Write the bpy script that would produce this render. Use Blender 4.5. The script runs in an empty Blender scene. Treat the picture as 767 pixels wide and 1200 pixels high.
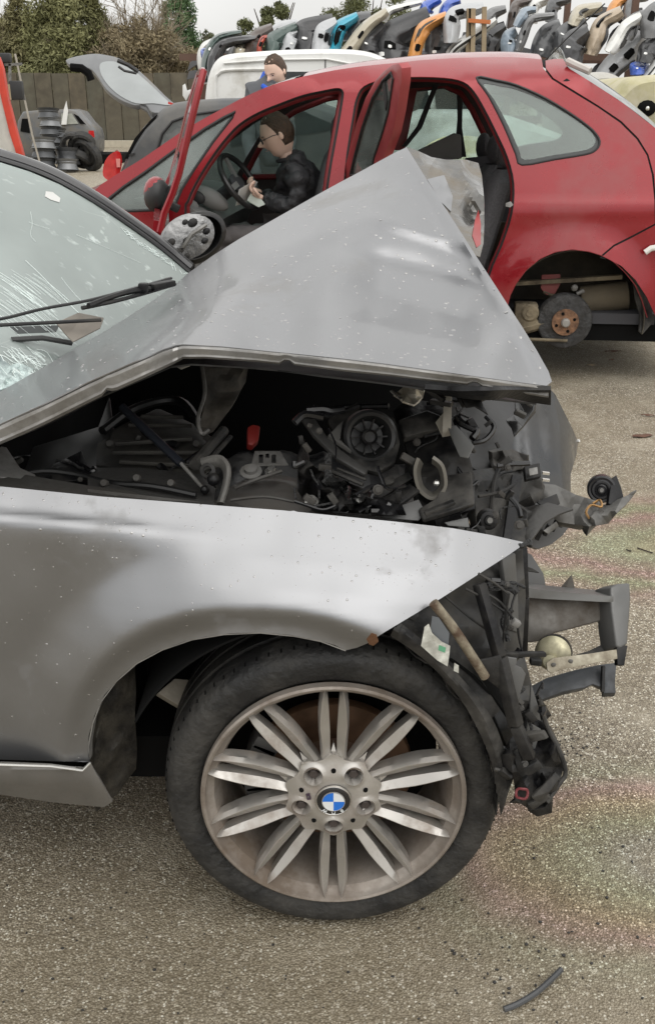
import bpy, bmesh, math, random
import numpy as np
from mathutils import Vector, Matrix, noise, geometry
from math import radians, sin, cos, tan, atan2, pi, sqrt, exp
random.seed(7)
scene = bpy.context.scene
# ---------------------------------------------------------------- camera
F, TH, HC = 1150.0, radians(22.6), 1.5
cd = bpy.data.cameras.new("camera"); cam = bpy.data.objects.new("camera", cd)
scene.collection.objects.link(cam); scene.camera = cam
cam.location = (0, 0, HC); cam.rotation_euler = (radians(90) - TH, 0, 0)
cd.sensor_fit = 'VERTICAL'; cd.sensor_height = 36; cd.lens = 36 * F / 1200
cd.clip_start = 0.05; cd.clip_end = 2000
# ---------------------------------------------------------------- light
SUN_EL, SUN_AZ = radians(52), radians(150)      # azimuth measured clockwise from +Y
w = bpy.data.worlds.new("World"); scene.world = w; w.use_nodes = True
nt = w.node_tree; nt.nodes.clear()
N = nt.nodes.new; L = nt.links.new
out = N('ShaderNodeOutputWorld'); bg = N('ShaderNodeBackground'); L(bg.outputs[0], out.inputs[0])
sky = N('ShaderNodeTexSky'); sky.sky_type = 'NISHITA'; sky.sun_disc = False
sky.sun_elevation = SUN_EL; sky.sun_rotation = SUN_AZ; sky.dust_density = 3.0
hs = N('ShaderNodeHueSaturation'); hs.inputs['Saturation'].default_value = 0.10; L(sky.outputs[0], hs.inputs['Color'])
tc = N('ShaderNodeTexCoord'); mp = N('ShaderNodeMapping'); mp.inputs['Scale'].default_value = (1.2, 1.2, 3.0)
L(tc.outputs['Generated'], mp.inputs['Vector'])
nz = N('ShaderNodeTexNoise'); nz.inputs['Scale'].default_value = 1.8; nz.inputs['Detail'].default_value = 6
L(mp.outputs[0], nz.inputs['Vector'])
cr = N('ShaderNodeValToRGB'); cr.color_ramp.elements[0].position = .3; cr.color_ramp.elements[0].color = (4.65, 4.6, 4.45, 1)
cr.color_ramp.elements[1].position = .72; cr.color_ramp.elements[1].color = (6.3, 6.25, 6.1, 1)
L(nz.outputs[0], cr.inputs[0])
mx = N('ShaderNodeMixRGB'); mx.inputs[0].default_value = .8; L(hs.outputs[0], mx.inputs[1]); L(cr.outputs[0], mx.inputs[2])
sx_ = N('ShaderNodeSeparateXYZ'); L(tc.outputs['Generated'], sx_.inputs[0])
zr = N('ShaderNodeMapRange'); zr.inputs[1].default_value = 0; zr.inputs[2].default_value = 1; zr.inputs[3].default_value = 1.2; zr.inputs[4].default_value = 2.1
L(sx_.outputs[2], zr.inputs[0]); vs_ = N('ShaderNodeVectorMath'); vs_.operation = 'SCALE'; L(mx.outputs[0], vs_.inputs[0]); L(zr.outputs[0], vs_.inputs['Scale'])   # overcast: brighter overhead than at the horizon
L(vs_.outputs[0], bg.inputs[0]); bg.inputs[1].default_value = 0.13
sd = bpy.data.lights.new("sun", 'SUN'); sd.energy = 0.7; sd.angle = radians(70); sd.color = (1.0, .965, .91)
sun = bpy.data.objects.new("sun", sd); scene.collection.objects.link(sun)
sv = Vector((sin(SUN_AZ) * cos(SUN_EL), cos(SUN_AZ) * cos(SUN_EL), sin(SUN_EL)))
sun.rotation_euler = (-sv).to_track_quat('-Z', 'Y').to_euler(); sun.location = sv * 20
scene.view_settings.view_transform = 'Standard'; scene.view_settings.look = 'None'
scene.view_settings.exposure = 0.14; scene.view_settings.gamma = 1.0
scene.view_settings.use_curve_mapping = False
scene.cycles.max_bounces = 8; scene.cycles.transparent_max_bounces = 16
# ---------------------------------------------------------------- projection helpers (measuring the place)
CT, ST = cos(TH), sin(TH)
def ray(px, py):
    a = (px - 383.5) / F; b = (600 - py) / F
    return Vector((a, CT + b * ST, -ST + b * CT))
def at(px, py, Y):
    d = ray(px, py); t = Y / d.y
    return Vector((d.x * t, Y, HC + d.z * t))
def gnd(px, py, z=0.0):
    d = ray(px, py); t = (z - HC) / d.z
    return Vector((d.x * t, d.y * t, z))
def pix(p):
    x, y, z = p[0], p[1], p[2] - HC
    f = y * CT - z * ST; u = y * ST + z * CT
    return (383.5 + F * x / f, 600 - F * u / f)
def sm(a, b, x):
    t = min(1, max(0, (x - a) / (b - a))); return t * t * (3 - 2 * t)
def interp(x, pts):
    if x <= pts[0][0]: return pts[0][1]
    for (a, b), (c, d) in zip(pts, pts[1:]):
        if x <= c: return b + (d - b) * (x - a) / (c - a)
    return pts[-1][1]
def nz3(x, y=0, z=0): return noise.noise(Vector((x, y, z)))
# ---------------------------------------------------------------- materials
MATS = {}
def pbr(name, col, rough=.5, metal=0.0, coat=0.0, var=.12, vs=6.0, bump=0.0, bs=60.0, dirt=None, damt=.0, ds=3.0,
        rvar=.1, spec=.5, emit=None, drough=.8, alpha=1.0, trans=0.0, detail=5):
    if name in MATS: return MATS[name]
    m = bpy.data.materials.new(name); m.use_nodes = True; t = m.node_tree; n = t.nodes; l = t.links
    b = n['Principled BSDF']
    co = n.new('ShaderNodeTexCoord')
    a = n.new('ShaderNodeTexNoise'); a.inputs['Scale'].default_value = vs; a.inputs['Detail'].default_value = detail
    l.new(co.outputs['Object'], a.inputs['Vector'])
    r = n.new('ShaderNodeMapRange'); r.inputs[1].default_value = .3; r.inputs[2].default_value = .7
    r.inputs[3].default_value = 1 - var; r.inputs[4].default_value = 1 + var
    l.new(a.outputs[0], r.inputs[0])
    mu = n.new('ShaderNodeVectorMath'); mu.operation = 'SCALE'; mu.inputs[0].default_value = col[:3]
    l.new(r.outputs[0], mu.inputs['Scale'])
    colout = mu.outputs[0]
    rr = n.new('ShaderNodeMapRange'); rr.inputs[1].default_value = .3; rr.inputs[2].default_value = .7
    rr.inputs[3].default_value = max(.02, rough - rvar); rr.inputs[4].default_value = min(1, rough + rvar)
    l.new(a.outputs[0], rr.inputs[0]); rout = rr.outputs[0]
    if dirt:
        d = n.new('ShaderNodeTexNoise'); d.inputs['Scale'].default_value = ds; d.inputs['Detail'].default_value = 8
        d.inputs['Roughness'].default_value = .65
        l.new(co.outputs['Object'], d.inputs['Vector'])
        dr = n.new('ShaderNodeMapRange'); dr.inputs[1].default_value = .62 - damt * .4; dr.inputs[2].default_value = .8 - damt * .25
        l.new(d.outputs[0], dr.inputs[0])
        mx = n.new('ShaderNodeMixRGB'); l.new(dr.outputs[0], mx.inputs[0]); l.new(colout, mx.inputs[1])
        mx.inputs[2].default_value = (*dirt[:3], 1); colout = mx.outputs[0]
        m2 = n.new('ShaderNodeMixRGB'); l.new(dr.outputs[0], m2.inputs[0]); l.new(rout, m2.inputs[1])
        m2.inputs[2].default_value = (drough,) * 3 + (1,); rout = m2.outputs[0]
        if metal:
            m3 = n.new('ShaderNodeMapRange'); l.new(dr.outputs[0], m3.inputs[0]); m3.inputs[3].default_value = metal; m3.inputs[4].default_value = 0
            l.new(m3.outputs[0], b.inputs['Metallic'])
    l.new(colout, b.inputs['Base Color']); l.new(rout, b.inputs['Roughness'])
    if not (dirt and metal): b.inputs['Metallic'].default_value = metal
    b.inputs['Coat Weight'].default_value = coat; b.inputs['Coat Roughness'].default_value = .06
    b.inputs['Specular IOR Level'].default_value = spec
    b.inputs['Transmission Weight'].default_value = trans
    if alpha < 1: b.inputs['Alpha'].default_value = alpha
    if emit: b.inputs['Emission Color'].default_value = (*emit, 1); b.inputs['Emission Strength'].default_value = 1
    if bump:
        c = n.new('ShaderNodeTexNoise'); c.inputs['Scale'].default_value = bs; c.inputs['Detail'].default_value = 4
        l.new(co.outputs['Object'], c.inputs['Vector'])
        bp = n.new('ShaderNodeBump'); bp.inputs['Strength'].default_value = bump; bp.inputs['Distance'].default_value = .01
        l.new(c.outputs[0], bp.inputs['Height']); l.new(bp.outputs[0], b.inputs['Normal'])
    MATS[name] = m; return m
def glass(name, tint, gloss=.9, film=.25, filmcol=(.6, .65, .62), rough=.03, fs=5):
    """pane: clear tinted body + pale diffuse film + fresnel reflection"""
    if name in MATS: return MATS[name]
    m = bpy.data.materials.new(name); m.use_nodes = True; t = m.node_tree; n = t.nodes; l = t.links; n.clear()
    o = n.new('ShaderNodeOutputMaterial'); tr = n.new('ShaderNodeBsdfTransparent'); tr.inputs[0].default_value = (*tint, 1)
    df = n.new('ShaderNodeBsdfDiffuse'); df.inputs[0].default_value = (*filmcol, 1)
    gl = n.new('ShaderNodeBsdfGlossy'); gl.inputs['Roughness'].default_value = rough
    co = n.new('ShaderNodeTexCoord'); a = n.new('ShaderNodeTexNoise'); a.inputs['Scale'].default_value = fs; a.inputs['Detail'].default_value = 6
    l.new(co.outputs['Object'], a.inputs[0])
    r = n.new('ShaderNodeMapRange'); r.inputs[1].default_value = .3; r.inputs[2].default_value = .7; r.inputs[3].default_value = film * .5; r.inputs[4].default_value = film * 1.5
    l.new(a.outputs[0], r.inputs[0])
    x = n.new('ShaderNodeMixShader'); l.new(r.outputs[0], x.inputs[0]); l.new(tr.outputs[0], x.inputs[1]); l.new(df.outputs[0], x.inputs[2])
    fr = n.new('ShaderNodeFresnel'); fr.inputs[0].default_value = 1.5
    mm = n.new('ShaderNodeMath'); mm.operation = 'MULTIPLY'; mm.inputs[1].default_value = gloss * 1.6; mm.use_clamp = True; l.new(fr.outputs[0], mm.inputs[0])
    y = n.new('ShaderNodeMixShader'); l.new(mm.outputs[0], y.inputs[0]); l.new(x.outputs[0], y.inputs[1]); l.new(gl.outputs[0], y.inputs[2])
    l.new(y.outputs[0], o.inputs[0]); MATS[name] = m; return m
# ---------------------------------------------------------------- object helpers
ORG = {}
def thing(name, label, cat, loc, group=None):
    o = bpy.data.objects.new(name, None); scene.collection.objects.link(o); o.location = loc
    o.empty_display_size = .2
    o['label'] = label; o['category'] = cat
    if group: o['group'] = group
    ORG[o.name] = Vector(loc); return o
def tag(o, label, cat, group=None, kind=None):
    if label: o['label'] = label
    if cat: o['category'] = cat
    if group: o['group'] = group
    if kind: o['kind'] = kind
    return o
def link_mesh(name, me, mat, parent=None, org=None):
    o = bpy.data.objects.new(name, me); scene.collection.objects.link(o)
    if parent is not None:
        o.parent = parent; ORG[o.name] = ORG[parent.name]
        if parent.type == 'MESH' and parent.parent is None: pass
    else:
        ORG[o.name] = Vector(org) if org is not None else Vector((0, 0, 0)); o.location = ORG[o.name]
    if mat is not None: me.materials.append(mat)
    return o
class MB:
    """collects world-space geometry of one piece"""
    def __init__(s): s.v = []; s.f = []; s.smooth = True; s.fm = {}
    def add(s, vs, fs):
        b = len(s.v); s.v += [Vector(v) for v in vs]; s.f += [tuple(b + i for i in f) for f in fs]; return s
    def box(s, c, size, rot=None, taper=1.0):
        hx, hy, hz = size[0] / 2, size[1] / 2, size[2] / 2; c = Vector(c)
        vs = []
        for z in (-1, 1):
            k = taper if z > 0 else 1
            for x, y in ((-1, -1), (1, -1), (1, 1), (-1, 1)):
                p = Vector((x * hx * k, y * hy * k, z * hz))
                if rot is not None: p = rot @ p
                vs.append(c + p)
        return s.add(vs, [(3, 2, 1, 0), (4, 5, 6, 7), (0, 1, 5, 4), (1, 2, 6, 5), (2, 3, 7, 6), (3, 0, 4, 7)])
    def beam(s, a, b, wx, wz, up=(0, 0, 1), wx2=None, wz2=None):
        a, b = Vector(a), Vector(b); d = (b - a).normalized(); up = Vector(up)
        x = d.cross(up)
        if x.length < 1e-4: x = d.cross(Vector((0, 1, 0)))
        x.normalize(); z = x.cross(d)
        vs = []
        for p, k, q in ((a, wx, wz), (b, wx2 or wx, wz2 or wz)):
            for i, j in ((-1, -1), (1, -1), (1, 1), (-1, 1)): vs.append(p + x * i * k / 2 + z * j * q / 2)
        return s.add(vs, [(3, 2, 1, 0), (4, 5, 6, 7), (0, 1, 5, 4), (1, 2, 6, 5), (2, 3, 7, 6), (3, 0, 4, 7)])
    def tube(s, pts, r, n=10, cap=True, flat=1.0, upv=None):
        pts = [Vector(p) for p in pts]; m = len(pts)
        rs = r if isinstance(r, (list, tuple)) else [r] * m
        base = len(s.v); up = Vector(upv or (0, 0, 1)); px = None
        for i, p in enumerate(pts):
            d = (pts[min(i + 1, m - 1)] - pts[max(i - 1, 0)]).normalized()
            if px is None:
                px = d.cross(up)
                if px.length < 1e-3: px = d.cross(Vector((1, 0, 0)))
            px = (px - d * px.dot(d)).normalized(); pz = px.cross(d)
            for k in range(n):
                a = 2 * pi * k / n; s.v.append(p + px * cos(a) * rs[i] + pz * sin(a) * rs[i] * flat)
        for i in range(m - 1):
            for k in range(n):
                a = base + i * n + k; b = base + i * n + (k + 1) % n
                s.f.append((a, b, b + n, a + n))
        if cap: s.f.append(tuple(base + k for k in reversed(range(n)))); s.f.append(tuple(base + (m - 1) * n + k for k in range(n)))
        return s
    def lathe(s, prof, c, axis, n=32, closed=False, a0=0, a1=2 * pi):
        """prof = [(radius, along axis)]"""
        c = Vector(c); ax = Vector(axis).normalized()
        u = ax.cross(Vector((0, 0, 1)))
        if u.length < 1e-3: u = Vector((1, 0, 0))
        u.normalize(); v = ax.cross(u); full = abs(a1 - a0 - 2 * pi) < 1e-6
        base = len(s.v); m = len(prof); cnt = n if full else n + 1
        for k in range(cnt):
            a = a0 + (a1 - a0) * k / n
            for r, h in prof: s.v.append(c + ax * h + (u * cos(a) + v * sin(a)) * r)
        for k in range(n):
            k2 = (k + 1) % cnt
            for i in range(m - 1 + (1 if closed else 0)):
                j = (i + 1) % m
                s.f.append((base + k * m + i, base + k2 * m + i, base + k2 * m + j, base + k * m + j))
        return s
    def ball(s, c, r, n=12, rot=None):
        c = Vector(c); r = Vector(r) if not isinstance(r, (int, float)) else Vector((r, r, r)); b = len(s.v); h = n // 2
        for i in range(h + 1):
            a = pi * i / h
            for k in range(n):
                t = 2 * pi * k / n; p = Vector((r.x * sin(a) * cos(t), r.y * sin(a) * sin(t), r.z * cos(a)))
                if rot is not None: p = rot @ p
                s.v.append(c + p)
        for i in range(h):
            for k in range(n):
                a0 = b + i * n + k; b0 = b + i * n + (k + 1) % n; s.f.append((a0, a0 + n, b0 + n, b0))
        return s
    def grid(s, fn, nu, nv):
        b = len(s.v)
        for i in range(nu + 1):
            for j in range(nv + 1): s.v.append(Vector(fn(i / nu, j / nv)))
        for i in range(nu):
            for j in range(nv):
                a = b + i * (nv + 1) + j; s.f.append((a, a + 1, a + nv + 2, a + nv + 1))
        return s
    def prism(s, pts, off):
        """planar polygon (3D points) extruded by vector off"""
        pts = [Vector(p) for p in pts]; n = len(pts); off = Vector(off); b = len(s.v)
        s.v += pts + [p + off for p in pts]
        s.f.append(tuple(b + i for i in range(n))); s.f.append(tuple(b + n + i for i in reversed(range(n))))
        for i in range(n): j = (i + 1) % n; s.f.append((b + i, b + n + i, b + n + j, b + j))
        return s
    def build(s, name, mat, parent=None, org=None, ang=35, bevel=0, solid=0, soff=-1, subd=0, fix=True, weld=False):
        if parent is not None: o0 = ORG[parent.name]
        else:
            if org is None:
                xs = [v.x for v in s.v]; ys = [v.y for v in s.v]; zs = [v.z for v in s.v]
                org = Vector(((min(xs) + max(xs)) / 2, (min(ys) + max(ys)) / 2, min(zs)))
            o0 = Vector(org)
        me = bpy.data.meshes.new(name); me.from_pydata([tuple(v - o0) for v in s.v], [], s.f)
        bm = bmesh.new(); bm.from_mesh(me)
        bmesh.ops.remove_doubles(bm, verts=bm.verts, dist=1e-5)
        if fix: bmesh.ops.recalc_face_normals(bm, faces=bm.faces)
        bm.to_mesh(me); bm.free()
        me.polygons.foreach_set('use_smooth', [True] * len(me.polygons)); me.update()
        if not subd: me.set_sharp_from_angle(angle=radians(ang))
        o = link_mesh(name, me, mat, parent, o0)
        if ang != 35: o['_ang'] = ang
        if solid:
            q = o.modifiers.new('solid', 'SOLIDIFY'); q.thickness = solid; q.offset = soff
        if subd:
            q = o.modifiers.new('sub', 'SUBSURF'); q.levels = subd; q.render_levels = subd
        if bevel:
            q = o.modifiers.new('bev', 'BEVEL'); q.width = bevel; q.segments = 2; q.limit_method = 'ANGLE'; q.angle_limit = radians(40)
        return o
def resample(poly, step, closed=True):
    o = []; n = len(poly)
    for i in range(n if closed else n - 1):
        a, b = poly[i], poly[(i + 1) % n]; d = math.dist(a[:2], b[:2]); k = max(1, int(d / step))
        for j in range(k): o.append(tuple(a[q] + (b[q] - a[q]) * j / k for q in range(len(a))))
    if not closed: o.append(tuple(poly[-1]))
    return o
def spline(pts, k=6, closed=False):
    """Catmull-Rom through points (any dimension)"""
    n = len(pts); o = []
    rng = range(n if closed else n - 1)
    for i in rng:
        p = [pts[(i + q) % n] if closed else pts[min(max(i + q, 0), n - 1)] for q in (-1, 0, 1, 2)]
        for j in range(k):
            t = j / k
            o.append(tuple(.5 * ((2 * b) + (-a + c) * t + (2 * a - 5 * b + 4 * c - d) * t * t + (-a + 3 * b - 3 * c + d) * t ** 3)
                           for a, b, c, d in zip(*p)))
    if not closed: o.append(tuple(pts[-1]))
    return o
def inpoly(px, py, P):
    x, y = P[:, 0], P[:, 1]; x2, y2 = np.roll(x, -1), np.roll(y, -1)
    c = ((y > py) != (y2 > py)) & (px < (x2 - x) * (py - y) / (y2 - y + 1e-12) + x)
    return bool(c.sum() & 1)
def segdist(px, py, P):
    a = P; b = np.roll(P, -1, 0); d = b - a; L2 = (d ** 2).sum(1) + 1e-12
    t = np.clip(((px - a[:, 0]) * d[:, 0] + (py - a[:, 1]) * d[:, 1]) / L2, 0, 1)
    return float(np.sqrt((px - a[:, 0] - t * d[:, 0]) ** 2 + (py - a[:, 1] - t * d[:, 1]) ** 2).min())
def cdt(outer, holes, step, mapfn, bstep=None):
    """sheet filling a measured outline: returns (verts, faces) in 3D through mapfn(u, v)"""
    rings = [resample(outer, bstep or step)] + [resample(h, bstep or step) for h in holes]
    R = [np.array([p[:2] for p in r]) for r in rings]
    pts, ed = [], []
    for r in rings:
        b = len(pts); n = len(r); pts += [Vector(p[:2]) for p in r]; ed += [(b + i, b + (i + 1) % n) for i in range(n)]
    x0, y0 = R[0].min(0); x1, y1 = R[0].max(0); row = 0; y = y0 + step * .5
    while y < y1:
        x = x0 + (step * .5 if row % 2 else 0)
        while x < x1:
            if inpoly(x, y, R[0]) and not any(inpoly(x, y, h) for h in R[1:]) and min(segdist(x, y, r) for r in R) > step * .45:
                pts.append(Vector((x, y)))
            x += step
        y += step * .87; row += 1
    v, e, f, _, _, _ = geometry.delaunay_2d_cdt(pts, ed, [], 0, 1e-4)
    ff = []
    for t in f:
        cx = sum(v[i].x for i in t) / 3; cy = sum(v[i].y for i in t) / 3
        if inpoly(cx, cy, R[0]) and not any(inpoly(cx, cy, h) for h in R[1:]): ff.append(tuple(t))
    V = [mapfn(p.x, p.y) for p in v]
    cpos = Vector((0, 0, HC)); o = []
    for t in ff:
        a, b, c = (V[i] for i in t)
        if (b - a).cross(c - a).dot(cpos - a) < 0: t = (t[0], t[2], t[1])
        o.append(t)
    return V, o
def sheet(name, outer, holes, step, Yfn, mat, parent=None, thick=.003, mapfn=None, ang=30, bstep=None, **kw):
    mf = mapfn or (lambda x, y: at(x, y, Yfn(x, y)))
    V, Fc = cdt(outer, holes, step, mf, bstep); m = MB(); m.add(V, Fc)
    return m.build(name, mat, parent, ang=ang, solid=thick, soff=-1, fix=False, **kw)
def planeY(pts):
    A = np.array([[p[0], p[1], 1] for p in pts], float); b = np.array([p[2] for p in pts], float)
    s = np.linalg.lstsq(A, b, rcond=None)[0]
    return lambda x, y: float(s[0] * x + s[1] * y + s[2])
def slab(name, pts, thick, mat, parent=None, holes=(), step=14, rough=0.0, rs=.05, bevel=.0015, **kw):
    """flat or crumpled plate through measured points (px, py, depth)"""
    pf = planeY(pts); o = random.random() * 50
    fn = (lambda x, y: pf(x, y) + rough * nz3(x * rs, y * rs, o)) if rough else pf
    if rough: kw.setdefault('ang', 66)
    return sheet(name, [p[:2] for p in pts], holes, step, fn, mat, parent, thick, bevel=bevel, **kw)
def pathpx(pts, k=5): return [at(*p) for p in spline(pts, k)] if len(pts) > 2 else [at(*p) for p in pts]
def tps(ctrl):
    """smooth depth field through (px, py, depth)"""
    P = np.array(ctrl, float); n = len(P); X = P[:, :2] / 100
    def U(r2): return np.where(r2 > 0, r2 * np.log(r2 + 1e-12), 0)
    K = U(((X[:, None] - X[None]) ** 2).sum(-1)) + np.eye(n) * 1e-3
    A = np.block([[K, np.c_[np.ones(n), X]], [np.c_[np.ones(n), X].T, np.zeros((3, 3))]])
    c = np.linalg.solve(A, np.r_[P[:, 2], 0, 0, 0])
    def f(x, y):
        q = np.array([x, y]) / 100; return float((c[:n] * U(((X - q) ** 2).sum(1))).sum() + c[n] + c[n + 1:] @ q)
    return f
# ================================================================ GROUND
def ground_material():
    m = bpy.data.materials.new('coarse_yard_surface'); m.use_nodes = True; t = m.node_tree; n = t.nodes; l = t.links
    b = n['Principled BSDF']; g = n.new('ShaderNodeNewGeometry'); P = g.outputs['Position']
    def noi(sc, det=5, ro=.55, src=P):
        a = n.new('ShaderNodeTexNoise'); a.inputs['Scale'].default_value = sc; a.inputs['Detail'].default_value = det
        a.inputs['Roughness'].default_value = ro; l.new(src, a.inputs['Vector']); return a.outputs[0]
    def ramp(src, els):
        c = n.new('ShaderNodeValToRGB'); e = c.color_ramp.elements
        while len(e) < len(els): e.new(.5)
        for q, (p, col) in zip(e, els): q.position = p; q.color = (*col, 1)
        l.new(src, c.inputs[0]); return c.outputs[0]
    def mix(f, a, c, mode='MIX'):
        x = n.new('ShaderNodeMixRGB'); x.blend_type = mode
        for i, q in ((0, f), (1, a), (2, c)):
            if hasattr(q, 'links'): l.new(q, x.inputs[i])
            else: x.inputs[i].default_value = q if i == 0 else (*q, 1)
        return x.outputs[0]
    def mr(src, a, c, d=0, e=1):
        r = n.new('ShaderNodeMapRange'); l.new(src, r.inputs[0])
        for i, q in enumerate((a, c, d, e)): r.inputs[i + 1].default_value = q
        return r.outputs[0]
    # aggregate: two sizes of stone in a brown binder
    vo = n.new('ShaderNodeTexVoronoi'); vo.inputs['Scale'].default_value = 230; l.new(P, vo.inputs['Vector'])
    vo2 = n.new('ShaderNodeTexVoronoi'); vo2.inputs['Scale'].default_value = 95; l.new(P, vo2.inputs['Vector'])
    sep = n.new('ShaderNodeSeparateColor'); l.new(vo.outputs['Color'], sep.inputs[0])
    sep2 = n.new('ShaderNodeSeparateColor'); l.new(vo2.outputs['Color'], sep2.inputs[0])
    stones = ramp(sep.outputs[0], [(0, (.13, .105, .072)), (.35, (.24, .20, .145)), (.65, (.36, .31, .235)), (.86, (.52, .46, .36)), (1, (.82, .77, .64))])
    big = ramp(sep2.outputs[1], [(0, (.17, .14, .105)), (.6, (.34, .29, .225)), (1, (.72, .66, .56))])
    bigmask = mr(sep2.outputs[0], .72, .76)
    c = mix(bigmask, stones, big)
    gap = mr(vo.outputs['Distance'], .35, .75)
    c = mix(gap, c, (.10, .08, .055))
    fine = noi(420, 2); c = mix(mr(fine, .35, .7, 0, .28), c, (.23, .19, .135))
    vs_ = n.new('ShaderNodeTexVoronoi'); vs_.inputs['Scale'].default_value = 150; l.new(P, vs_.inputs['Vector']); sp_ = n.new('ShaderNodeSeparateColor'); l.new(vs_.outputs['Color'], sp_.inputs[0])
    wm_ = n.new('ShaderNodeMath'); wm_.operation = 'MULTIPLY'; l.new(mr(sp_.outputs[0], .86, .90), wm_.inputs[0]); l.new(mr(vs_.outputs['Distance'], .42, .30), wm_.inputs[1]); c = mix(wm_.outputs[0], c, (.82, .78, .68))
    wk_ = n.new('ShaderNodeMath'); wk_.operation = 'MULTIPLY'; l.new(mr(sp_.outputs[1], .80, .85), wk_.inputs[0]); l.new(mr(vs_.outputs['Distance'], .45, .30), wk_.inputs[1]); c = mix(wk_.outputs[0], c, (.055, .045, .035))
    # broad tone: damp brown patches and drier grey ones
    broad = noi(.9, 6, .6); c = mix(mr(broad, .42, .62, 0, .55), c, (.20, .162, .108))
    b2 = noi(3.3, 6, .62); c = mix(mr(b2, .5, .72, 0, .5), c, (.42, .37, .29))
    b3 = noi(12, 6, .7); c = mix(mr(b3, .60, .74, 0, .75), c, (.07, .055, .037))
    # small dark spots
    vo3 = n.new('ShaderNodeTexVoronoi'); vo3.inputs['Scale'].default_value = 9; l.new(P, vo3.inputs['Vector'])
    c = mix(mr(vo3.outputs['Distance'], .045, .03, 0, .6), c, (.05, .04, .03))
    # oil film: rings of thin-film colour on the wet surface (two spills)
    wob = noi(2.2, 4); sub = n.new('ShaderNodeVectorMath'); sub.operation = 'SUBTRACT'; l.new(P, sub.inputs[0]); sub.inputs[1].default_value = SPILL1
    s2 = n.new('ShaderNodeVectorMath'); s2.operation = 'MULTIPLY'; l.new(sub.outputs[0], s2.inputs[0]); s2.inputs[1].default_value = (.42, 1.0, 0)
    ln = n.new('ShaderNodeVectorMath'); ln.operation = 'LENGTH'; l.new(s2.outputs[0], ln.inputs[0])
    ad = n.new('ShaderNodeMath'); ad.operation = 'MULTIPLY_ADD'; l.new(wob, ad.inputs[0]); ad.inputs[1].default_value = .30; l.new(ln.outputs[1], ad.inputs[2])
    ring = ramp(ad.outputs[0], [(.0, (.9, .83, .74)), (.22, (1.0, .88, .6)), (.33, (.78, .95, .72)), (.42, (1.05, .70, .82)), (.50, (.75, .92, .66)), (.58, (1.0, .73, .78)), (.68, (.95, .92, .88))])
    m1 = mr(ad.outputs[0], .86, .5, 0, .7)
    c = mix(m1, c, mix(1.0, c, ring, 'MULTIPLY'))
    sub = n.new('ShaderNodeVectorMath'); sub.operation = 'SUBTRACT'; l.new(P, sub.inputs[0]); sub.inputs[1].default_value = SPILL2
    s2 = n.new('ShaderNodeVectorMath'); s2.operation = 'MULTIPLY'; l.new(sub.outputs[0], s2.inputs[0]); s2.inputs[1].default_value = (.9, 1.5, 0)
    ln = n.new('ShaderNodeVectorMath'); ln.operation = 'LENGTH'; l.new(s2.outputs[0], ln.inputs[0])
    ad = n.new('ShaderNodeMath'); ad.operation = 'MULTIPLY_ADD'; l.new(wob, ad.inputs[0]); ad.inputs[1].default_value = .25; l.new(ln.outputs[1], ad.inputs[2])
    ring = ramp(ad.outputs[0], [(.12, (1.0, .9, .7)), (.24, (.8, .88, .95)), (.34, (.85, 1.0, .72)), (.44, (1.08, .88, .6)), (.52, (1.05, .68, .80)), (.60, (.82, .95, .8)), (.72, (.95, .95, .95))])
    m2 = mr(ad.outputs[0], .8, .5, 0, .55)
    c = mix(m2, c, mix(1.0, c, ring, 'MULTIPLY'))
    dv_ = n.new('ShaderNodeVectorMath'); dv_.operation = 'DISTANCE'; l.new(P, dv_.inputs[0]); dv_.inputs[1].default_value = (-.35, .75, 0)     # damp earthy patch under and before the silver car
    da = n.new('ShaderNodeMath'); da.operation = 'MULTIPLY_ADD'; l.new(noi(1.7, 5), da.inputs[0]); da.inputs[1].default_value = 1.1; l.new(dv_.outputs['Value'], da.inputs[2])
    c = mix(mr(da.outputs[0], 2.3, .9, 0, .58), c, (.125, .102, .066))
    c = mix(1.0, c, (1.17, 1.19, 1.19), 'MULTIPLY')
    l.new(c, b.inputs['Base Color'])
    wet = mr(broad, .4, .65, .62, .42); l.new(wet, b.inputs['Roughness']); b.inputs['Specular IOR Level'].default_value = .45
    hm = n.new('ShaderNodeMath'); hm.operation = 'MULTIPLY_ADD'; l.new(vo.outputs['Distance'], hm.inputs[0]); hm.inputs[1].default_value = -1.0
    l.new(noi(60, 4), hm.inputs[2])
    bp = n.new('ShaderNodeBump'); bp.inputs['Strength'].default_value = .75; bp.inputs['Distance'].default_value = .004
    l.new(hm.outputs[0], bp.inputs['Height']); l.new(bp.outputs[0], b.inputs['Normal'])
    return m
SPILL1 = gnd(840, 640); SPILL2 = gnd(800, 1010)
def zg(x, y): return .006 * nz3(x * .8, y * .8) + .0 
gm = MB()
xs = sorted(set([-400, -200, -100, -60, -40, -25, 25, 40, 60, 100, 200, 400] + [i * .5 for i in range(-30, 31)]))
ys = sorted(set([-60, -30, -15, -8, 25, 30, 40, 60, 100, 200, 400, 900] + [i * .5 for i in range(-8, 40)]))
for y in ys:
    for x in xs: gm.v.append(Vector((x, y, 0)))
for j in range(len(ys) - 1):
    for i in range(len(xs) - 1):
        a = j * len(xs) + i; gm.f.append((a, a + 1, a + 1 + len(xs), a + len(xs)))
go = gm.build('ground', ground_material(), None, org=(0, 0, 0)); go['kind'] = 'structure'
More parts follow.
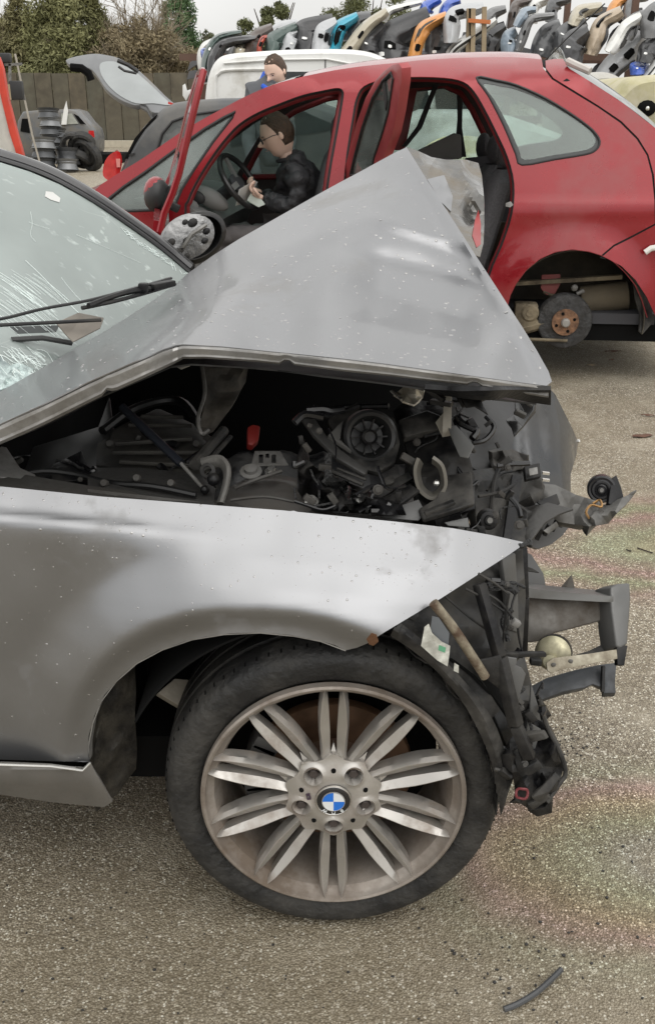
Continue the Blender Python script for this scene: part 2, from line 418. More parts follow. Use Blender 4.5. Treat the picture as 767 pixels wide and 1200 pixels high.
# litter on the ground
black_rubber = pbr('black_rubber', (.035, .035, .036), .55, bump=.2, bs=120)
a = [gnd(590, 1183, .008), gnd(607, 1176, .010), gnd(628, 1163, .011), gnd(645, 1148, .010), gnd(657, 1136, .009)]
m = MB(); m.tube(spline([tuple(p) for p in a], 5), .0055, 8)
strip = m.build('rubber_trim_strip', pbr('strip_rubber', (.06, .062, .065), .4)); tag(strip, 'short curved black rubber strip lying on the ground at the bottom right', 'rubber strip')
leaf_m = pbr('dead_leaf', (.11, .055, .035), .7); leaf_p = pbr('pale_leaf', (.33, .26, .18), .7)
def leaf(px, py, r, mt, label, ang=0, el=2.2):
    c = gnd(px, py, .004); m = MB(); pts = []
    for k in range(12):
        t = 2 * pi * k / 12; rr = r * (1 + .25 * nz3(px, k * .9, py)); x = cos(t) * rr; y = sin(t) * rr / el
        pts.append(c + Vector((x * cos(ang) - y * sin(ang), x * sin(ang) + y * cos(ang), .006 * abs(sin(t * 2)))))
    m.v = pts + [c + Vector((0, 0, .01))]; m.f = [(k, (k + 1) % 12, 12) for k in range(12)]
    o = m.build('leaf', mt, None, solid=.001); tag(o, label, 'leaf'); return o
leaf(752, 511, .055, leaf_m, 'reddish brown dead leaf at the right edge, above the crushed front', .2, 2.6)
leaf(758, 487, .035, leaf_m, 'narrow rust coloured dead leaf at the right edge, below the mud flap', -.3, 4)
leaf(718, 412, .06, leaf_m, 'thin brown leaf on the ground near the bare rear hub', .1, 5)
leaf(692, 428, .03, leaf_p, 'pale flattened leaf on the ground below the bare rear hub', .1, 1.6)
leaf(716, 413 + 9, .02, leaf_m, 'smallest brown leaf scrap near the bare rear hub', .4, 3)
def twig(pts, r, label):
    m = MB(); m.tube([gnd(x, y, r + .002) for x, y in pts], r, 6); tag(m.build('twig', pbr('twig_bark', (.03, .022, .016), .8)), label, 'twig')
twig([(746, 642), (755, 645), (764, 648)], .0022, 'thin dark twig on the oily ground at the right edge')
twig([(733, 644), (739, 646)], .0022, 'short twig scrap left of the longer twig on the oily ground')
# dark crumbs of broken plastic by the wheel
crumb = MB()
for k in range(260):
    if k < 90: px, py = 655 + random.gauss(0, 22), 868 + random.gauss(0, 12)
    elif k < 150: px, py = 600 + random.gauss(0, 60), 1120 + random.gauss(0, 30)
    else: px, py = random.uniform(0, 767), random.uniform(960, 1198)
    c = gnd(px, py, .0); r = random.uniform(.001, .0032)
    c.z = r * .5; crumb.ball(c, (r * random.uniform(.7, 1.6), r * random.uniform(.7, 1.4), r * .7), 6)
co_ = crumb.build('broken_plastic_crumbs', pbr('crumb_black', (.03, .028, .026), .6)); tag(co_, 'small dark crumbs of broken plastic and grit scattered on the ground', 'debris', kind='stuff')
# ================================================================ CRASHED SILVER CAR (foreground)
silver = pbr('silver_grey_paint', (.28, .283, .292), .35, .88, .22, .06, 3, rvar=.05, dirt=(.18, .175, .17), damt=.13, ds=5, drough=.5, bump=.014, bs=260)
silver_edge = pbr('painted_flange', (.34, .335, .325), .42, .6, .1, .12, 14, dirt=(.12, .11, .095), damt=.5, ds=9)
blk = pbr('black_plastic', (.007, .007, .008), .36, spec=.28, bump=.15, bs=90, dirt=(.05, .047, .042), damt=.4, ds=7)
blk2 = pbr('dusty_black_plastic', (.014, .014, .014), .48, spec=.28, bump=.2, bs=60, dirt=(.085, .08, .072), damt=.5, ds=9)
grime = pbr('grimy_metal', (.065, .063, .058), .6, .2, bump=.2, bs=50, dirt=(.045, .04, .035), damt=.6, ds=12)
greymet = pbr('dull_grey_metal', (.25, .245, .235), .5, .5, bump=.1, bs=40, dirt=(.09, .085, .075), damt=.6, ds=14)
dark = pbr('near_black', (.006, .006, .006), .9, spec=.1)  # near-black: gaps, holes and hollows get their shade from this colour
brownish = pbr('brown_dusty_panel', (.10, .088, .072), .6, bump=.35, bs=14, dirt=(.03, .028, .025), damt=.5, ds=10)
steel = pbr('bright_steel', (.72, .71, .68), .28, .9)
bmw = thing('crashed_car', 'silver grey coupe with crumpled raised bonnet, smashed nose and cracked windscreen', 'car', (-.3, 2.1, 0))

# --- front wing -------------------------------------------------------------
wing_out = [(-190, 556), (-80, 563), (0, 570), (60, 576), (120, 582), (200, 588), (250, 592), (330, 598), (400, 605), (470, 612), (530, 619), (575, 627), (616, 636),
            (596, 650), (560, 673), (515, 702), (480, 723), (450, 741), (430, 754), (418, 759), (405, 762), (392, 756), (376, 751), (340, 744), (305, 741), (270, 742), (240, 746), (215, 752), (185, 763), (160, 777),
            (140, 794), (122, 815), (111, 838), (104, 862), (103, 880), (105, 893), (60, 892), (0, 890), (-190, 886)]
LIP = np.array([(103, 893), (103, 875), (108, 848), (118, 822), (136, 798), (160, 777), (190, 761), (225, 749), (262, 743), (305, 741), (345, 745), (376, 751), (405, 762), (440, 775), (500, 800)], float)
def lipd(x, y):
    a = LIP[:-1]; b = LIP[1:]; d = b - a
    t = np.clip(((x - a[:, 0]) * d[:, 0] + (y - a[:, 1]) * d[:, 1]) / (d ** 2).sum(1), 0, 1)
    return float(np.sqrt((x - a[:, 0] - t * d[:, 0]) ** 2 + (y - a[:, 1] - t * d[:, 1]) ** 2).min())
def wingY(x, y):
    top = interp(x, [(-190, 556), (0, 570), (250, 592), (400, 605), (530, 619), (616, 636)])
    v = y - top
    YL = interp(v, [(-5, 1.554), (0, 1.550), (12, 1.539), (24, 1.527), (32, 1.514), (38, 1.505), (44, 1.502), (56, 1.500), (90, 1.499), (140, 1.497), (200, 1.495), (320, 1.494), (400, 1.496)])
    YR = interp(v, [(-5, 1.558), (0, 1.552), (30, 1.520), (60, 1.488), (95, 1.456), (120, 1.437), (140, 1.426), (180, 1.416), (320, 1.412)])
    w_ = sm(60, 330, x); Y = YL * (1 - w_) + YR * w_
    e = lipd(x, y); k = sm(-40, 150, x) * (1 - sm(430, 500, x))
    Y -= .040 * (1 - sm(22, 110, e)) * k * (1 - .75 * w_)
    Y += .020 * (1 - sm(4, 34, e)) * k               # lip turns back in below the flare
    Y += .035 * (max(0, x - 430) / 190) ** 2
    Y += .0016 * nz3(x * .02, y * .02)
    return Y
wing_sm = {}
sheet('front_wing', wing_out, [], 7, wingY, silver, bmw, .0025, ang=50)
# rolled lip of the arch
m = MB(); lp = [at(x, y, wingY(x, y) + .002) for x, y in LIP[:13]]
def lipgrid(u, v):
    q = u * (len(lp) - 1); i = min(int(q), len(lp) - 2); p = lp[i].lerp(lp[i + 1], q - i); return p + Vector((0, .028 * v, -.004 * v))
m.grid(lipgrid, 48, 2); m.build('arch_lip', silver_edge, bmw, solid=.002)
rust = pbr('rust', (.12, .055, .025), .85, bump=.4, bs=80)
sheet('rust_spot', [(429, 749), (435, 742), (441, 744), (443, 752), (437, 757), (432, 755)], [], 5, lambda x, y: wingY(x, y) - .0008, rust, bmw, .002)
# door and rear side, outside the frame on the left but seen from a step aside
sheet('door', [(-430, 540), (-194, 555), (-194, 886), (-430, 882)], [], 22, lambda x, y: wingY(max(x, -190), y + 1) + .0, silver, bmw, .003)
# sill
sill_out = [(-190, 880), (0, 893), (60, 895), (97, 900), (106, 893), (116, 912), (131, 940), (122, 946), (60, 940), (0, 931), (-190, 920)]
def sillY(x, y):
    t = interp(x, [(-190, 885), (0, 893), (106, 897), (131, 925)]); v = max(0, y - t)
    return 1.462 + interp(v, [(0, .0), (5, -.006), (20, -.002), (50, .035)])
sheet('side_skirt', sill_out, [], 7, sillY, pbr('satin_skirt', (.20, .195, .185), .42, .6, .2, .1, 5, dirt=(.12, .105, .085), damt=.5, ds=5), bmw, .004)
m = MB(); m.tube([at(x, y, 1.453) for x, y in [(-190, 884), (0, 896), (60, 898), (97, 903), (106, 894)]], .0022, 6); m.build('skirt_edge', pbr('scraped_edge', (.62, .61, .58), .35, .5), bmw)
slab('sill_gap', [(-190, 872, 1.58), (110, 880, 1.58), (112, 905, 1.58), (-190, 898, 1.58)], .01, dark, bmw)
# wheel housing: curved inner liner, muddy rear wall, dark inner wall
WC = Vector((.011, 1.47, .318))
liner = pbr('muddy_arch_liner', (.012, .011, .010), .6, bump=.6, bs=35, dirt=(.055, .048, .036), damt=.6, ds=16)
m = MB()
def linerf(u, v):
    a = radians(152 - 122 * u); r = .375
    return (WC.x - .02 + cos(a) * r, 1.455 + .42 * v, min(.318 + sin(a) * r, .68))
m.grid(linerf, 40, 8); m.build('wheel_arch_liner', dark, bmw, solid=.004)
def rearwall(u, v):
    px = interp(v, [(0, 104), (.3, 112), (.6, 128), (1, 158)]) ; py0 = interp(v, [(0, 838), (.4, 795), (1, 765)]); py1 = interp(v, [(0, 905), (.3, 950), (.7, 930), (1, 900)])
    y = py0 + (py1 - py0) * u; bulge = 10 * sin(pi * u) * (1 - v)
    return at(px - bulge * .2 + 4 * nz3(v * 3, u * 3), y, 1.525 + .10 * v + .012 * nz3(v * 4, u * 7))
m = MB(); m.grid(rearwall, 22, 10); m.build('splash_guard', liner, bmw, solid=.004)
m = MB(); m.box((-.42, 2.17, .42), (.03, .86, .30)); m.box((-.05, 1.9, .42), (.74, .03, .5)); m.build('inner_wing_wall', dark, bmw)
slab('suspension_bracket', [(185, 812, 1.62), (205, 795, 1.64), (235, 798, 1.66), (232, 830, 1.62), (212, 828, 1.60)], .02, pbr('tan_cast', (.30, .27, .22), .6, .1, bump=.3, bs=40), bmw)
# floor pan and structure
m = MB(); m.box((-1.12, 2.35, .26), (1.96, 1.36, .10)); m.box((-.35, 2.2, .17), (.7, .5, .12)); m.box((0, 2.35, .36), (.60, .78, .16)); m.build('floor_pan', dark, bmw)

# --- bonnet: buckled in the middle -----------------------------------------
near = [(-130, 533), (-60, 517), (0, 497), (50, 474), (100, 449), (150, 427), (192, 409), (206, 404.5), (214, 403.5), (226, 404), (260, 406), (300, 410), (350, 415), (400, 420), (450, 426), (500, 433), (550, 440), (600, 447), (640, 452)]
hood_out = near + [(646, 447), (642, 435), (628, 410), (612, 384), (595, 358), (575, 327), (556, 298), (535, 265), (515, 234), (498, 208), (487, 190), (476, 172.5),
            (460, 180), (440, 191), (420, 202), (400, 212.5), (370, 229), (340, 246), (310, 263), (280, 280), (250, 299), (222, 319), (208, 331), (192, 343), (172, 357), (150, 371),
            (125, 387), (100, 401), (75, 416), (50, 431), (25, 445), (0, 459), (-60, 490), (-130, 512)]
hood_ctrl = [(-130, 533, 1.56), (-130, 512, 1.68), (0, 497, 1.535), (0, 459, 1.80), (100, 449, 1.55), (100, 401, 2.12), (214, 404, 1.57), (150, 371, 2.40), (222, 319, 2.72), (60, 445, 1.75),
             (300, 410, 1.565), (400, 420, 1.56), (500, 433, 1.555), (640, 452, 1.57), (250, 360, 1.93), (300, 300, 2.30), (350, 243, 2.62), (420, 202, 2.66), (476, 172, 2.58),
             (300, 350, 1.94), (400, 360, 1.87), (500, 370, 1.83), (400, 290, 2.12), (480, 290, 2.10), (450, 230, 2.36), (556, 298, 2.13), (600, 366, 1.85), (515, 234, 2.35), (180, 390, 1.83), (160, 400, 1.78)]
hood_t = tps(hood_ctrl)
def ridge(x, y, a, b, wdt, fade=30):
    ax, ay = a; bx, by = b; dx, dy = bx - ax, by - ay; L_ = math.hypot(dx, dy); t = ((x - ax) * dx + (y - ay) * dy) / L_
    s_ = ((x - ax) * dy - (y - ay) * dx) / L_
    k = min(sm(-fade, fade, t), sm(-fade, fade, L_ - t)); return s_, k * exp(-abs(s_ / wdt) ** 1.3)
def hoodY(x, y):
    Y = hood_t(x, y)
    s_, k = ridge(x, y, (214, 404), (300, 330), 26, 22); Y -= .045 * k * sm(150, 215, x)      # fold running up from the near kink
    s_, k = ridge(x, y, (300, 330), (468, 185), 40, 40); Y -= .03 * k
    s_, k = ridge(x, y, (434, 256), (560, 288), 7, 24); Y -= .008 * k
    s_, k = ridge(x, y, (438, 266), (560, 306), 7, 24); Y += .007 * k
    s_, k = ridge(x, y, (396, 290), (590, 334), 8, 40); Y += .008 * k
    s_, k = ridge(x, y, (400, 302), (560, 340), 9, 40); Y -= .005 * k
    s_, k = ridge(x, y, (300, 300), (432, 256), 8, 30); Y -= .009 * k
    s_, k = ridge(x, y, (486, 190), (640, 440), 10, 30); Y -= .035 * k
    s_, k = ridge(x, y, (120, 440), (330, 330), 9, 40); Y -= .005 * k
    s_, k = ridge(x, y, (60, 440), (240, 345), 12, 40); Y += .02 * k
    s_, k = ridge(x, y, (450, 195), (432, 250), 10, 16); Y += .012 * k
    def hinge(a, b, sl, sf=5, fade=25):
        ax, ay = a; bx, by = b; dx, dy = bx - ax, by - ay; L_ = math.hypot(dx, dy); t = ((x - ax) * dx + (y - ay) * dy) / L_; s2 = -((x - ax) * dy - (y - ay) * dx) / L_
        return sl * sf * math.log1p(exp(min(40, s2 / sf))) * min(sm(-fade, fade, t), sm(-fade, fade, L_ - t))
    Y += hinge((399, 292), (600, 338), -.0019, 2, 45)            # lower facet tips towards the front edge
    Y += hinge((437, 257), (590, 300), .0018, 2, 35)
    Y -= hinge((432, 257), (214, 404), .0020, 2.5, 50)             # left facet
    Y += hinge((120, 436), (300, 318), .0014, 3, 60)
    if y > 380: Y += .004 * nz3(x * .012, 3)
    Y += .006 * nz3(x * .013, y * .013, 2) + .0022 * nz3(x * .035, y * .035, 5)
    return Y
hood = sheet('bonnet', hood_out, [], 5.5, hoodY, silver, bmw, .002, ang=55)
near2 = [(-130, 548), (-60, 538), (0, 521), (30, 508), (60, 494), (100, 474), (122, 463), (126, 456), (133, 459), (160, 447), (205, 426), (214, 420.5), (240, 420), (300, 424), (328, 427), (336, 420), (345, 428), (400, 435), (460, 441), (500, 446), (548, 451), (556, 446), (564, 453), (600, 459), (640, 466)]
fl = MB(); A = resample(near, 12, False); 
def yat(poly, x): return interp(x, [(p[0], p[1]) for p in poly])
def flf(u, v):
    x = -130 + 772 * u; y0 = yat(near, x); y1 = yat(near2, x); y = y0 + (y1 - y0) * v
    b = hoodY(x, y0 - 1); Y = b + interp(v, [(0, 0), (.12, -.010), (.3, -.013), (.7, -.008), (.85, -.012), (1, -.004)])
    return at(x, y, Y)
fl.grid(flf, 130, 7); fl.build('bonnet_flange', silver_edge, bmw, solid=.003)
# inner skin under the bonnet
inn = MB()
def innf(u, v):
    x = 20 + 610 * u; y0 = yat(near, x) - 2; far = Vector(at(interp(x, [(20, 150), (214, 260), (640, 560)]), interp(x, [(20, 372), (214, 300), (640, 330)]), interp(x, [(20, 2.45), (214, 2.6), (640, 2.0)])))
    a = at(x, y0, hoodY(x, y0) + .02); p = a.lerp(far, v); p.z -= .035 + .05 * sin(pi * v); return p
inn.grid(innf, 24, 10); inn.build('bonnet_inner_skin', pbr('bonnet_underside', (.025, .025, .025), .6), bmw, solid=.003)
# torn black seal along the front corner
seal = MB()
def sealf(u, v):
    x = 498 + 147 * u; t0 = interp(x, [(498, 450), (540, 453), (560, 452), (600, 452), (645, 452)]); t1 = interp(x, [(498, 452), (520, 458), (545, 462), (575, 464), (590, 461), (610, 465), (645, 470)])
    return at(x, t0 + (t1 - t0) * v, hoodY(x, yat(near, x) - 1) - .010 + .035 * v)
seal.grid(sealf, 24, 3); seal.build('rubber_seal', blk, bmw, solid=.008)
# far front corner of the bonnet, folded down and crushed
foil = pbr('crushed_bright_metal', (.17, .166, .158), .18, .95, .2, .2, 9, bump=.6, bs=11, dirt=(.16, .13, .09), damt=.45, ds=9)
flap_out = [(476, 172), (490, 177), (505, 184), (522, 187), (545, 187), (560, 191), (564, 205), (567, 235), (567, 262), (566, 285), (562, 301), (556, 299), (535, 266), (515, 235), (498, 209), (486, 189)]
def flapY(x, y):
    e = interp(y, [(172, 476), (208, 498), (234, 515), (266, 535), (300, 558)]); base = interp(y, [(172, 2.58), (234, 2.35), (300, 2.13)])
    d = x - e; return base + .0011 * d + .07 * nz3(x * .04, y * .022, 1) * sm(0, 22, d) + .05 * abs(nz3(x * .07, y * .03, 7)) * sm(0, 20, d) + .04 * sm(44, 50, d - 10)
sheet('folded_bonnet_corner', flap_out, [], 5, flapY, foil, bmw, .002, ang=22)
rs_ = pbr('streak_red', (.30, .03, .03), .4)
sheet('red_streak', [(556, 258), (560, 246), (563, 262), (563, 286), (558, 290), (553, 276)], [], 5, lambda x, y: flapY(x, y) - .004, rs_, bmw, .001)  # thin red streak laid just proud of the folded corner
sheet('flap_inner', [(500, 210), (520, 205), (530, 230), (528, 248), (516, 236)], [], 5, lambda x, y: flapY(x, y) - .006 + .01 * nz3(x * .1, y * .1), silver, bmw, .001)
# --- windscreen -------------------------------------------------------------
ws_ctrl = [(222, 318, 2.74), (0, 190, 2.56), (-140, 138, 2.52), (0, 459, 1.84), (100, 400, 2.16), (-140, 500, 1.70), (-330, 240, 1.95), (100, 240, 2.60), (0, 330, 2.16), (100, 320, 2.42)]
wsY0 = tps(ws_ctrl); wsY = lambda x, y: wsY0(x, y)
m_ = bpy.data.materials.new('cracked_laminated_glass'); m_.use_nodes = True; t = m_.node_tree; n = t.nodes; l = t.links; n.clear()
o = n.new('ShaderNodeOutputMaterial'); tr = n.new('ShaderNodeBsdfTransparent'); tr.inputs[0].default_value = (.62, .72, .69, 1)
df = n.new('ShaderNodeBsdfDiffuse'); gl = n.new('ShaderNodeBsdfGlossy'); gl.inputs['Roughness'].default_value = .08
co = n.new('ShaderNodeTexCoord')
def N_(sc, det=6, ro=.6, vec=None):
    a = n.new('ShaderNodeTexNoise'); a.inputs['Scale'].default_value = sc; a.inputs['Detail'].default_value = det; a.inputs['Roughness'].default_value = ro
    l.new(vec or co.outputs['Object'], a.inputs[0]); return a.outputs[0]
def MR(s, a, b, c=0, d=1):
    r = n.new('ShaderNodeMapRange'); l.new(s, r.inputs[0]); r.inputs[1].default_value = a; r.inputs[2].default_value = b; r.inputs[3].default_value = c; r.inputs[4].default_value = d; return r.outputs[0]
mpn = n.new('ShaderNodeMapping'); mpn.inputs['Rotation'].default_value = (0, .5, .75); mpn.inputs['Scale'].default_value = (1.0, 16, 16); l.new(co.outputs['Object'], mpn.inputs[0])
scr = MR(N_(2.6, 3, .5, mpn.outputs[0]), .60, .72)
vor = n.new('ShaderNodeTexVoronoi'); vor.feature = 'DISTANCE_TO_EDGE'; vor.inputs['Scale'].default_value = 5; vor.inputs['Randomness'].default_value = 1
wv = n.new('ShaderNodeMixRGB'); wv.inputs[0].default_value = .08; l.new(co.outputs['Object'], wv.inputs[1]); nn = n.new('ShaderNodeTexNoise'); nn.inputs['Scale'].default_value = 4; l.new(co.outputs['Object'], nn.inputs[0]); l.new(nn.outputs['Color'], wv.inputs[2]); l.new(wv.outputs[0], vor.inputs[0])
crk = MR(vor.outputs[0], .006, .0, 0, .5)
reg = MR(N_(1.6, 4), .56, .68)                   # where it is shattered
mu = n.new('ShaderNodeMath'); mu.operation = 'MULTIPLY'; l.new(crk, mu.inputs[0]); l.new(reg, mu.inputs[1])
mu2 = n.new('ShaderNodeMath'); mu2.operation = 'MULTIPLY'; l.new(scr, mu2.inputs[0]); l.new(MR(N_(2.2, 3), .42, .6), mu2.inputs[1])
mxx = n.new('ShaderNodeMath'); mxx.operation = 'MAXIMUM'; l.new(mu.outputs[0], mxx.inputs[0]); l.new(mu2.outputs[0], mxx.inputs[1])
film = MR(N_(1.6, 5, .55), .3, .72, .44, .70)
fa = n.new('ShaderNodeMath'); fa.operation = 'MULTIPLY_ADD'; fa.use_clamp = True; l.new(mxx.outputs[0], fa.inputs[0]); fa.inputs[1].default_value = .12; l.new(film, fa.inputs[2])
cc = n.new('ShaderNodeMixRGB'); l.new(mxx.outputs[0], cc.inputs[0]); cc.inputs[1].default_value = (.47, .53, .51, 1); cc.inputs[2].default_value = (.86, .95, .92, 1); l.new(cc.outputs[0], df.inputs[0])
x = n.new('ShaderNodeMixShader'); l.new(fa.outputs[0], x.inputs[0]); l.new(tr.outputs[0], x.inputs[1]); l.new(df.outputs[0], x.inputs[2])
fr = n.new('ShaderNodeFresnel'); fr.inputs[0].default_value = 1.6; y_ = n.new('ShaderNodeMixShader'); l.new(fr.outputs[0], y_.inputs[0]); l.new(x.outputs[0], y_.inputs[1]); l.new(gl.outputs[0], y_.inputs[2])
l.new(y_.outputs[0], o.inputs[0])
ws_out = [(222, 319), (190, 292), (150, 264), (110, 238), (70, 216), (35, 201), (0, 190), (-70, 170), (-140, 150), (-330, 240), (-200, 420), (-140, 520), (0, 462), (50, 434), (100, 404), (150, 374), (200, 340)]
wsg = sheet('windscreen', ws_out, [], 16, wsY, m_, bmw, 0.004)
# individual long cracks standing in the glass
crack_m = pbr('crack_white', (.80, .88, .86), .4)
m = MB()
def crack(pts, r=.0011):
    r *= .55
    q = spline(pts, 4); m.tube([at(a, b, wsY(a, b) - .003) for a, b in q], r, 4)
crack([(30, 305), (48, 322), (70, 345), (98, 372)]); crack([(72, 325), (82, 338), (95, 352), (104, 360)], .0007)
for k in range(60):
    x0 = random.uniform(-10, 40); y0 = random.uniform(315, 372); d = random.uniform(15, 45); crack([(x0, y0), (x0 + d * .5, y0 + d * .33), (x0 + d, y0 + d * .75)], random.choice([.0004, .0005, .0008]))
for k in range(70):
    x0 = random.uniform(-5, 45); y0 = random.uniform(405, 440); d = random.uniform(8, 26); crack([(x0, y0), (x0 + d * .5, y0 + d * .5 * random.uniform(.2, 1.2)), (x0 + d, y0 + d * random.uniform(.3, 1.3))], random.choice([.0005, .0009, .0013]))
crack([(36, 248), (38, 262), (36, 275), (42, 283)], .0006); crack([(34, 260), (44, 264), (58, 268)], .0005); crack([(90, 275), (120, 288), (165, 308)], .0005)
for k in range(46):
    t_ = random.random(); x0 = 140 + 82 * t_; y0 = 262 + 56 * t_; dx = random.uniform(2, 9); crack([(x0, y0 + random.uniform(2, 9)), (x0 + dx, y0 + 6 + random.uniform(0, 7))], .0010)
m.build('crack_lines', crack_m, wsg)['kind'] = 'stuff'
sheet('crushed_glass_patch', [(0, 418), (12, 428), (22, 425), (40, 432), (34, 442), (15, 452), (0, 457)], [], 5, lambda x, y: wsY(x, y) - .004 + .01 * nz3(x * .2, y * .2), pbr('glass_crumbs', (.62, .74, .72), .25, bump=.8, bs=120, dirt=(.25, .3, .3), damt=.6, ds=30), bmw, .003, ang=5)
sheet('paper_sticker', [(54, 224), (62, 225), (71, 232), (70, 237), (60, 234), (53, 230)], [], 6, lambda x, y: wsY(x, y) - .003, pbr('sticker_white', (.62, .62, .6), .5), bmw, .001)
# far pillar: seal, bright trim, painted pillar
pil = [(222, 318), (190, 291), (150, 262), (110, 235), (70, 212), (35, 197), (0, 186), (-70, 166), (-140, 146)]
pp = spline(pil, 4)
m = MB(); m.tube([at(x, y + 1, wsY(x, y) + .0) for x, y in pp], .012, 8, flat=.6); m.build('windscreen_seal', pbr('seal_rubber', (.012, .012, .013), .35), bmw)
m = MB(); m.tube([at(x + 1, y - 5, wsY(x, y) + .03) for x, y in pp], .020, 10, flat=.7); m.build('pillar', pbr('dark_glossy_pillar', (.05, .05, .052), .2, .4, .8), bmw)
m = MB(); m.tube([at(x - 2, y + 5, wsY(x, y) - .008) for x, y in pp[:-4]], .0028, 6); m.build('pillar_trim', pbr('trim_grey', (.55, .56, .55), .3, .3), bmw)
# roof and rear body (left of the frame)
m = MB()
def rooff(u, v):
    a = at(-140, 146, 2.53).lerp(at(-330, 236, 1.95), v); b = a + Vector((-1.25, .05, .02)); p = a.lerp(b, u); p.z += .05 * sin(pi * v) + .03 * sin(pi * u); return p
m.grid(rooff, 6, 8); m.build('roof', silver, bmw, solid=.004)
# dashboard and dark cabin
dsh = pbr('dashboard_plastic', (.055, .055, .055), .7, bump=.2, bs=100)
m = MB()
def dashf(u, v):
    a = at(215, 320, 2.70).lerp(at(-130, 512, 1.72), v); p = a + Vector((-.62 * u, 0, -.03 - .02 * sin(u * 3) - .14 * max(0, u - .75) * 4)); return p
m.grid(dashf, 12, 8); m.build('dashboard', dsh, bmw, solid=.01)
m = MB(); m.box((-1.55, 2.25, .62), (1.4, 1.2, .1)); m.build('cabin_floor', dark, bmw)
def carseat(x, y, mt, par, dirx=-1, z0=.35, sc=1.0):
    a = MB()
    def cush(u, v):
        an = 2 * pi * u; w_ = .25 * sc; d = .26; ex = abs(cos(an)) ** .5 * (1 if cos(an) > 0 else -1); ey = abs(sin(an)) ** .5 * (1 if sin(an) > 0 else -1)
        k = 1 - .25 * abs(v * 2 - 1) ** 3
        return (x + dirx * -.12 + ex * d * k, y + ey * w_ * k, z0 + .16 * v + .02 * cos(ey * 3))
    a.grid(cush, 20, 6); a.build('seat_cushion', mt, par, solid=.01)
    a = MB()
    def back(u, v):
        an = 2 * pi * u; ex = abs(cos(an)) ** .6 * (1 if cos(an) > 0 else -1); ey = abs(sin(an)) ** .6 * (1 if sin(an) > 0 else -1)
        h = .62 * sc; k = (1 - .25 * v ** 3) * (1 if v < .97 else .6)
        return (x + dirx * (.14 + .16 * v) + ex * .07 * k, y + ey * .24 * k * sc, z0 + .12 + h * v)
    a.grid(back, 20, 9); a.v.append(Vector((x + dirx * .3, y, z0 + .12 + .62 * sc + .01)))
    a.build('seat_back', mt, par)
    a = MB(); a.ball((x + dirx * .32, y, z0 + .84 * sc), (.05, .13, .09), 14); a.tube([(x + dirx * .31, y - .05, z0 + .7 * sc), (x + dirx * .31, y - .05, z0 + .8 * sc)], .006, 6); a.tube([(x + dirx * .31, y + .05, z0 + .7 * sc), (x + dirx * .31, y + .05, z0 + .8 * sc)], .006, 6)
    a.build('head_restraint', mt, par)
seatblk = pbr('dark_seat_cloth', (.04, .04, .043), .9, bump=.2, bs=200)
carseat(-1.35, 2.0, seatblk, bmw); carseat(-1.35, 2.65, seatblk, bmw)
# wiper arm and blade
m = MB(); m.tube(pathpx([(-60, 382, 1.86), (0, 374, 1.93), (50, 362, 2.02), (104, 352, 2.08), (150, 340, 2.16), (200, 326, 2.33)]), [.0065] * 4 + [.0055] * 22, 8, flat=.6); m.build('wiper_arm', blk, bmw)
m = MB(); m.tube(pathpx([(96, 361, 2.05), (130, 354, 2.10), (168, 344, 2.20), (205, 333, 2.36)]), .0045, 6); m.tube(pathpx([(104, 358, 2.05), (140, 345, 2.13), (175, 338, 2.22)]), .006, 6); m.build('wiper_blade', blk, bmw)
m = MB(); m.box(at(190, 334, 2.26), (.07, .022, .014), Matrix.Rotation(radians(55), 3, 'Z')); m.box(at(168, 337, 2.2), (.02, .02, .02)); m.build('wiper_spindle_cover', blk, bmw, bevel=.003)
m = MB(); m.tube(pathpx([(-60, 384, 1.88), (0, 381, 1.91), (60, 378, 1.97), (118, 375, 2.04)]), .0055, 8, flat=.7); m.build('windscreen_base_seal', blk, bmw)
slab('bent_cowl_piece', [(66, 378, 2.0), (92, 366, 2.08), (122, 372, 2.12), (118, 384, 2.06), (86, 400, 1.97), (78, 392, 1.97)], .004, pbr('dull_brown_plastic', (.19, .17, .145), .55), bmw, rough=.03, rs=.06)
m = MB(); m.tube([at(14, 398, 2.0), at(50, 396, 2.03), at(84, 402, 2.07)], .006, 6); m.build('cowl_rod', dsh, bmw)
sheet('dark_vent', [(12, 383), (70, 381), (66, 389), (20, 391)], [], 8, lambda x, y: wsY(x, y) - .001, pbr('vent_black', (.03, .035, .035), .5), bmw, .002)  # flat black strip just proud of the glass
# far wing mirror: housing open, bare silver backing plate
MC = at(224, 279, 2.86)
m = MB(); rot = Matrix.Rotation(radians(-28), 3, 'Y') @ Matrix.Rotation(radians(20), 3, 'Z')
def shell(u, v):
    an = 2 * pi * u; k = interp(v, [(0, .80), (.12, .98), (.5, 1), (.85, .82), (1, .3)])
    p = Vector((cos(an) * .098 * k, -.02 + .12 * v, sin(an) * .068 * k)); return MC + Vector((.012, 0, 0)) + rot @ p
m.grid(shell, 28, 10); mir = m.build('wing_mirror', blk, bmw, solid=.003)
m = MB(); m.lathe([(0, -.02), (.045, -.021), (.062, -.015), (.066, .005)], (0, 0, 0), (0, 1, 0), 28)
m.v = [MC + Vector((-.012, 0, .001)) + rot @ Vector((p.x * 1.28, p.y - .01 + .004 * nz3(p.x * 40, p.z * 40), p.z * .92)) for p in m.v]
plate = m.build('mirror_backing_plate', pbr('mirror_silver_plastic', (.24, .24, .24), .3, .6, bump=.8, bs=25), mir)
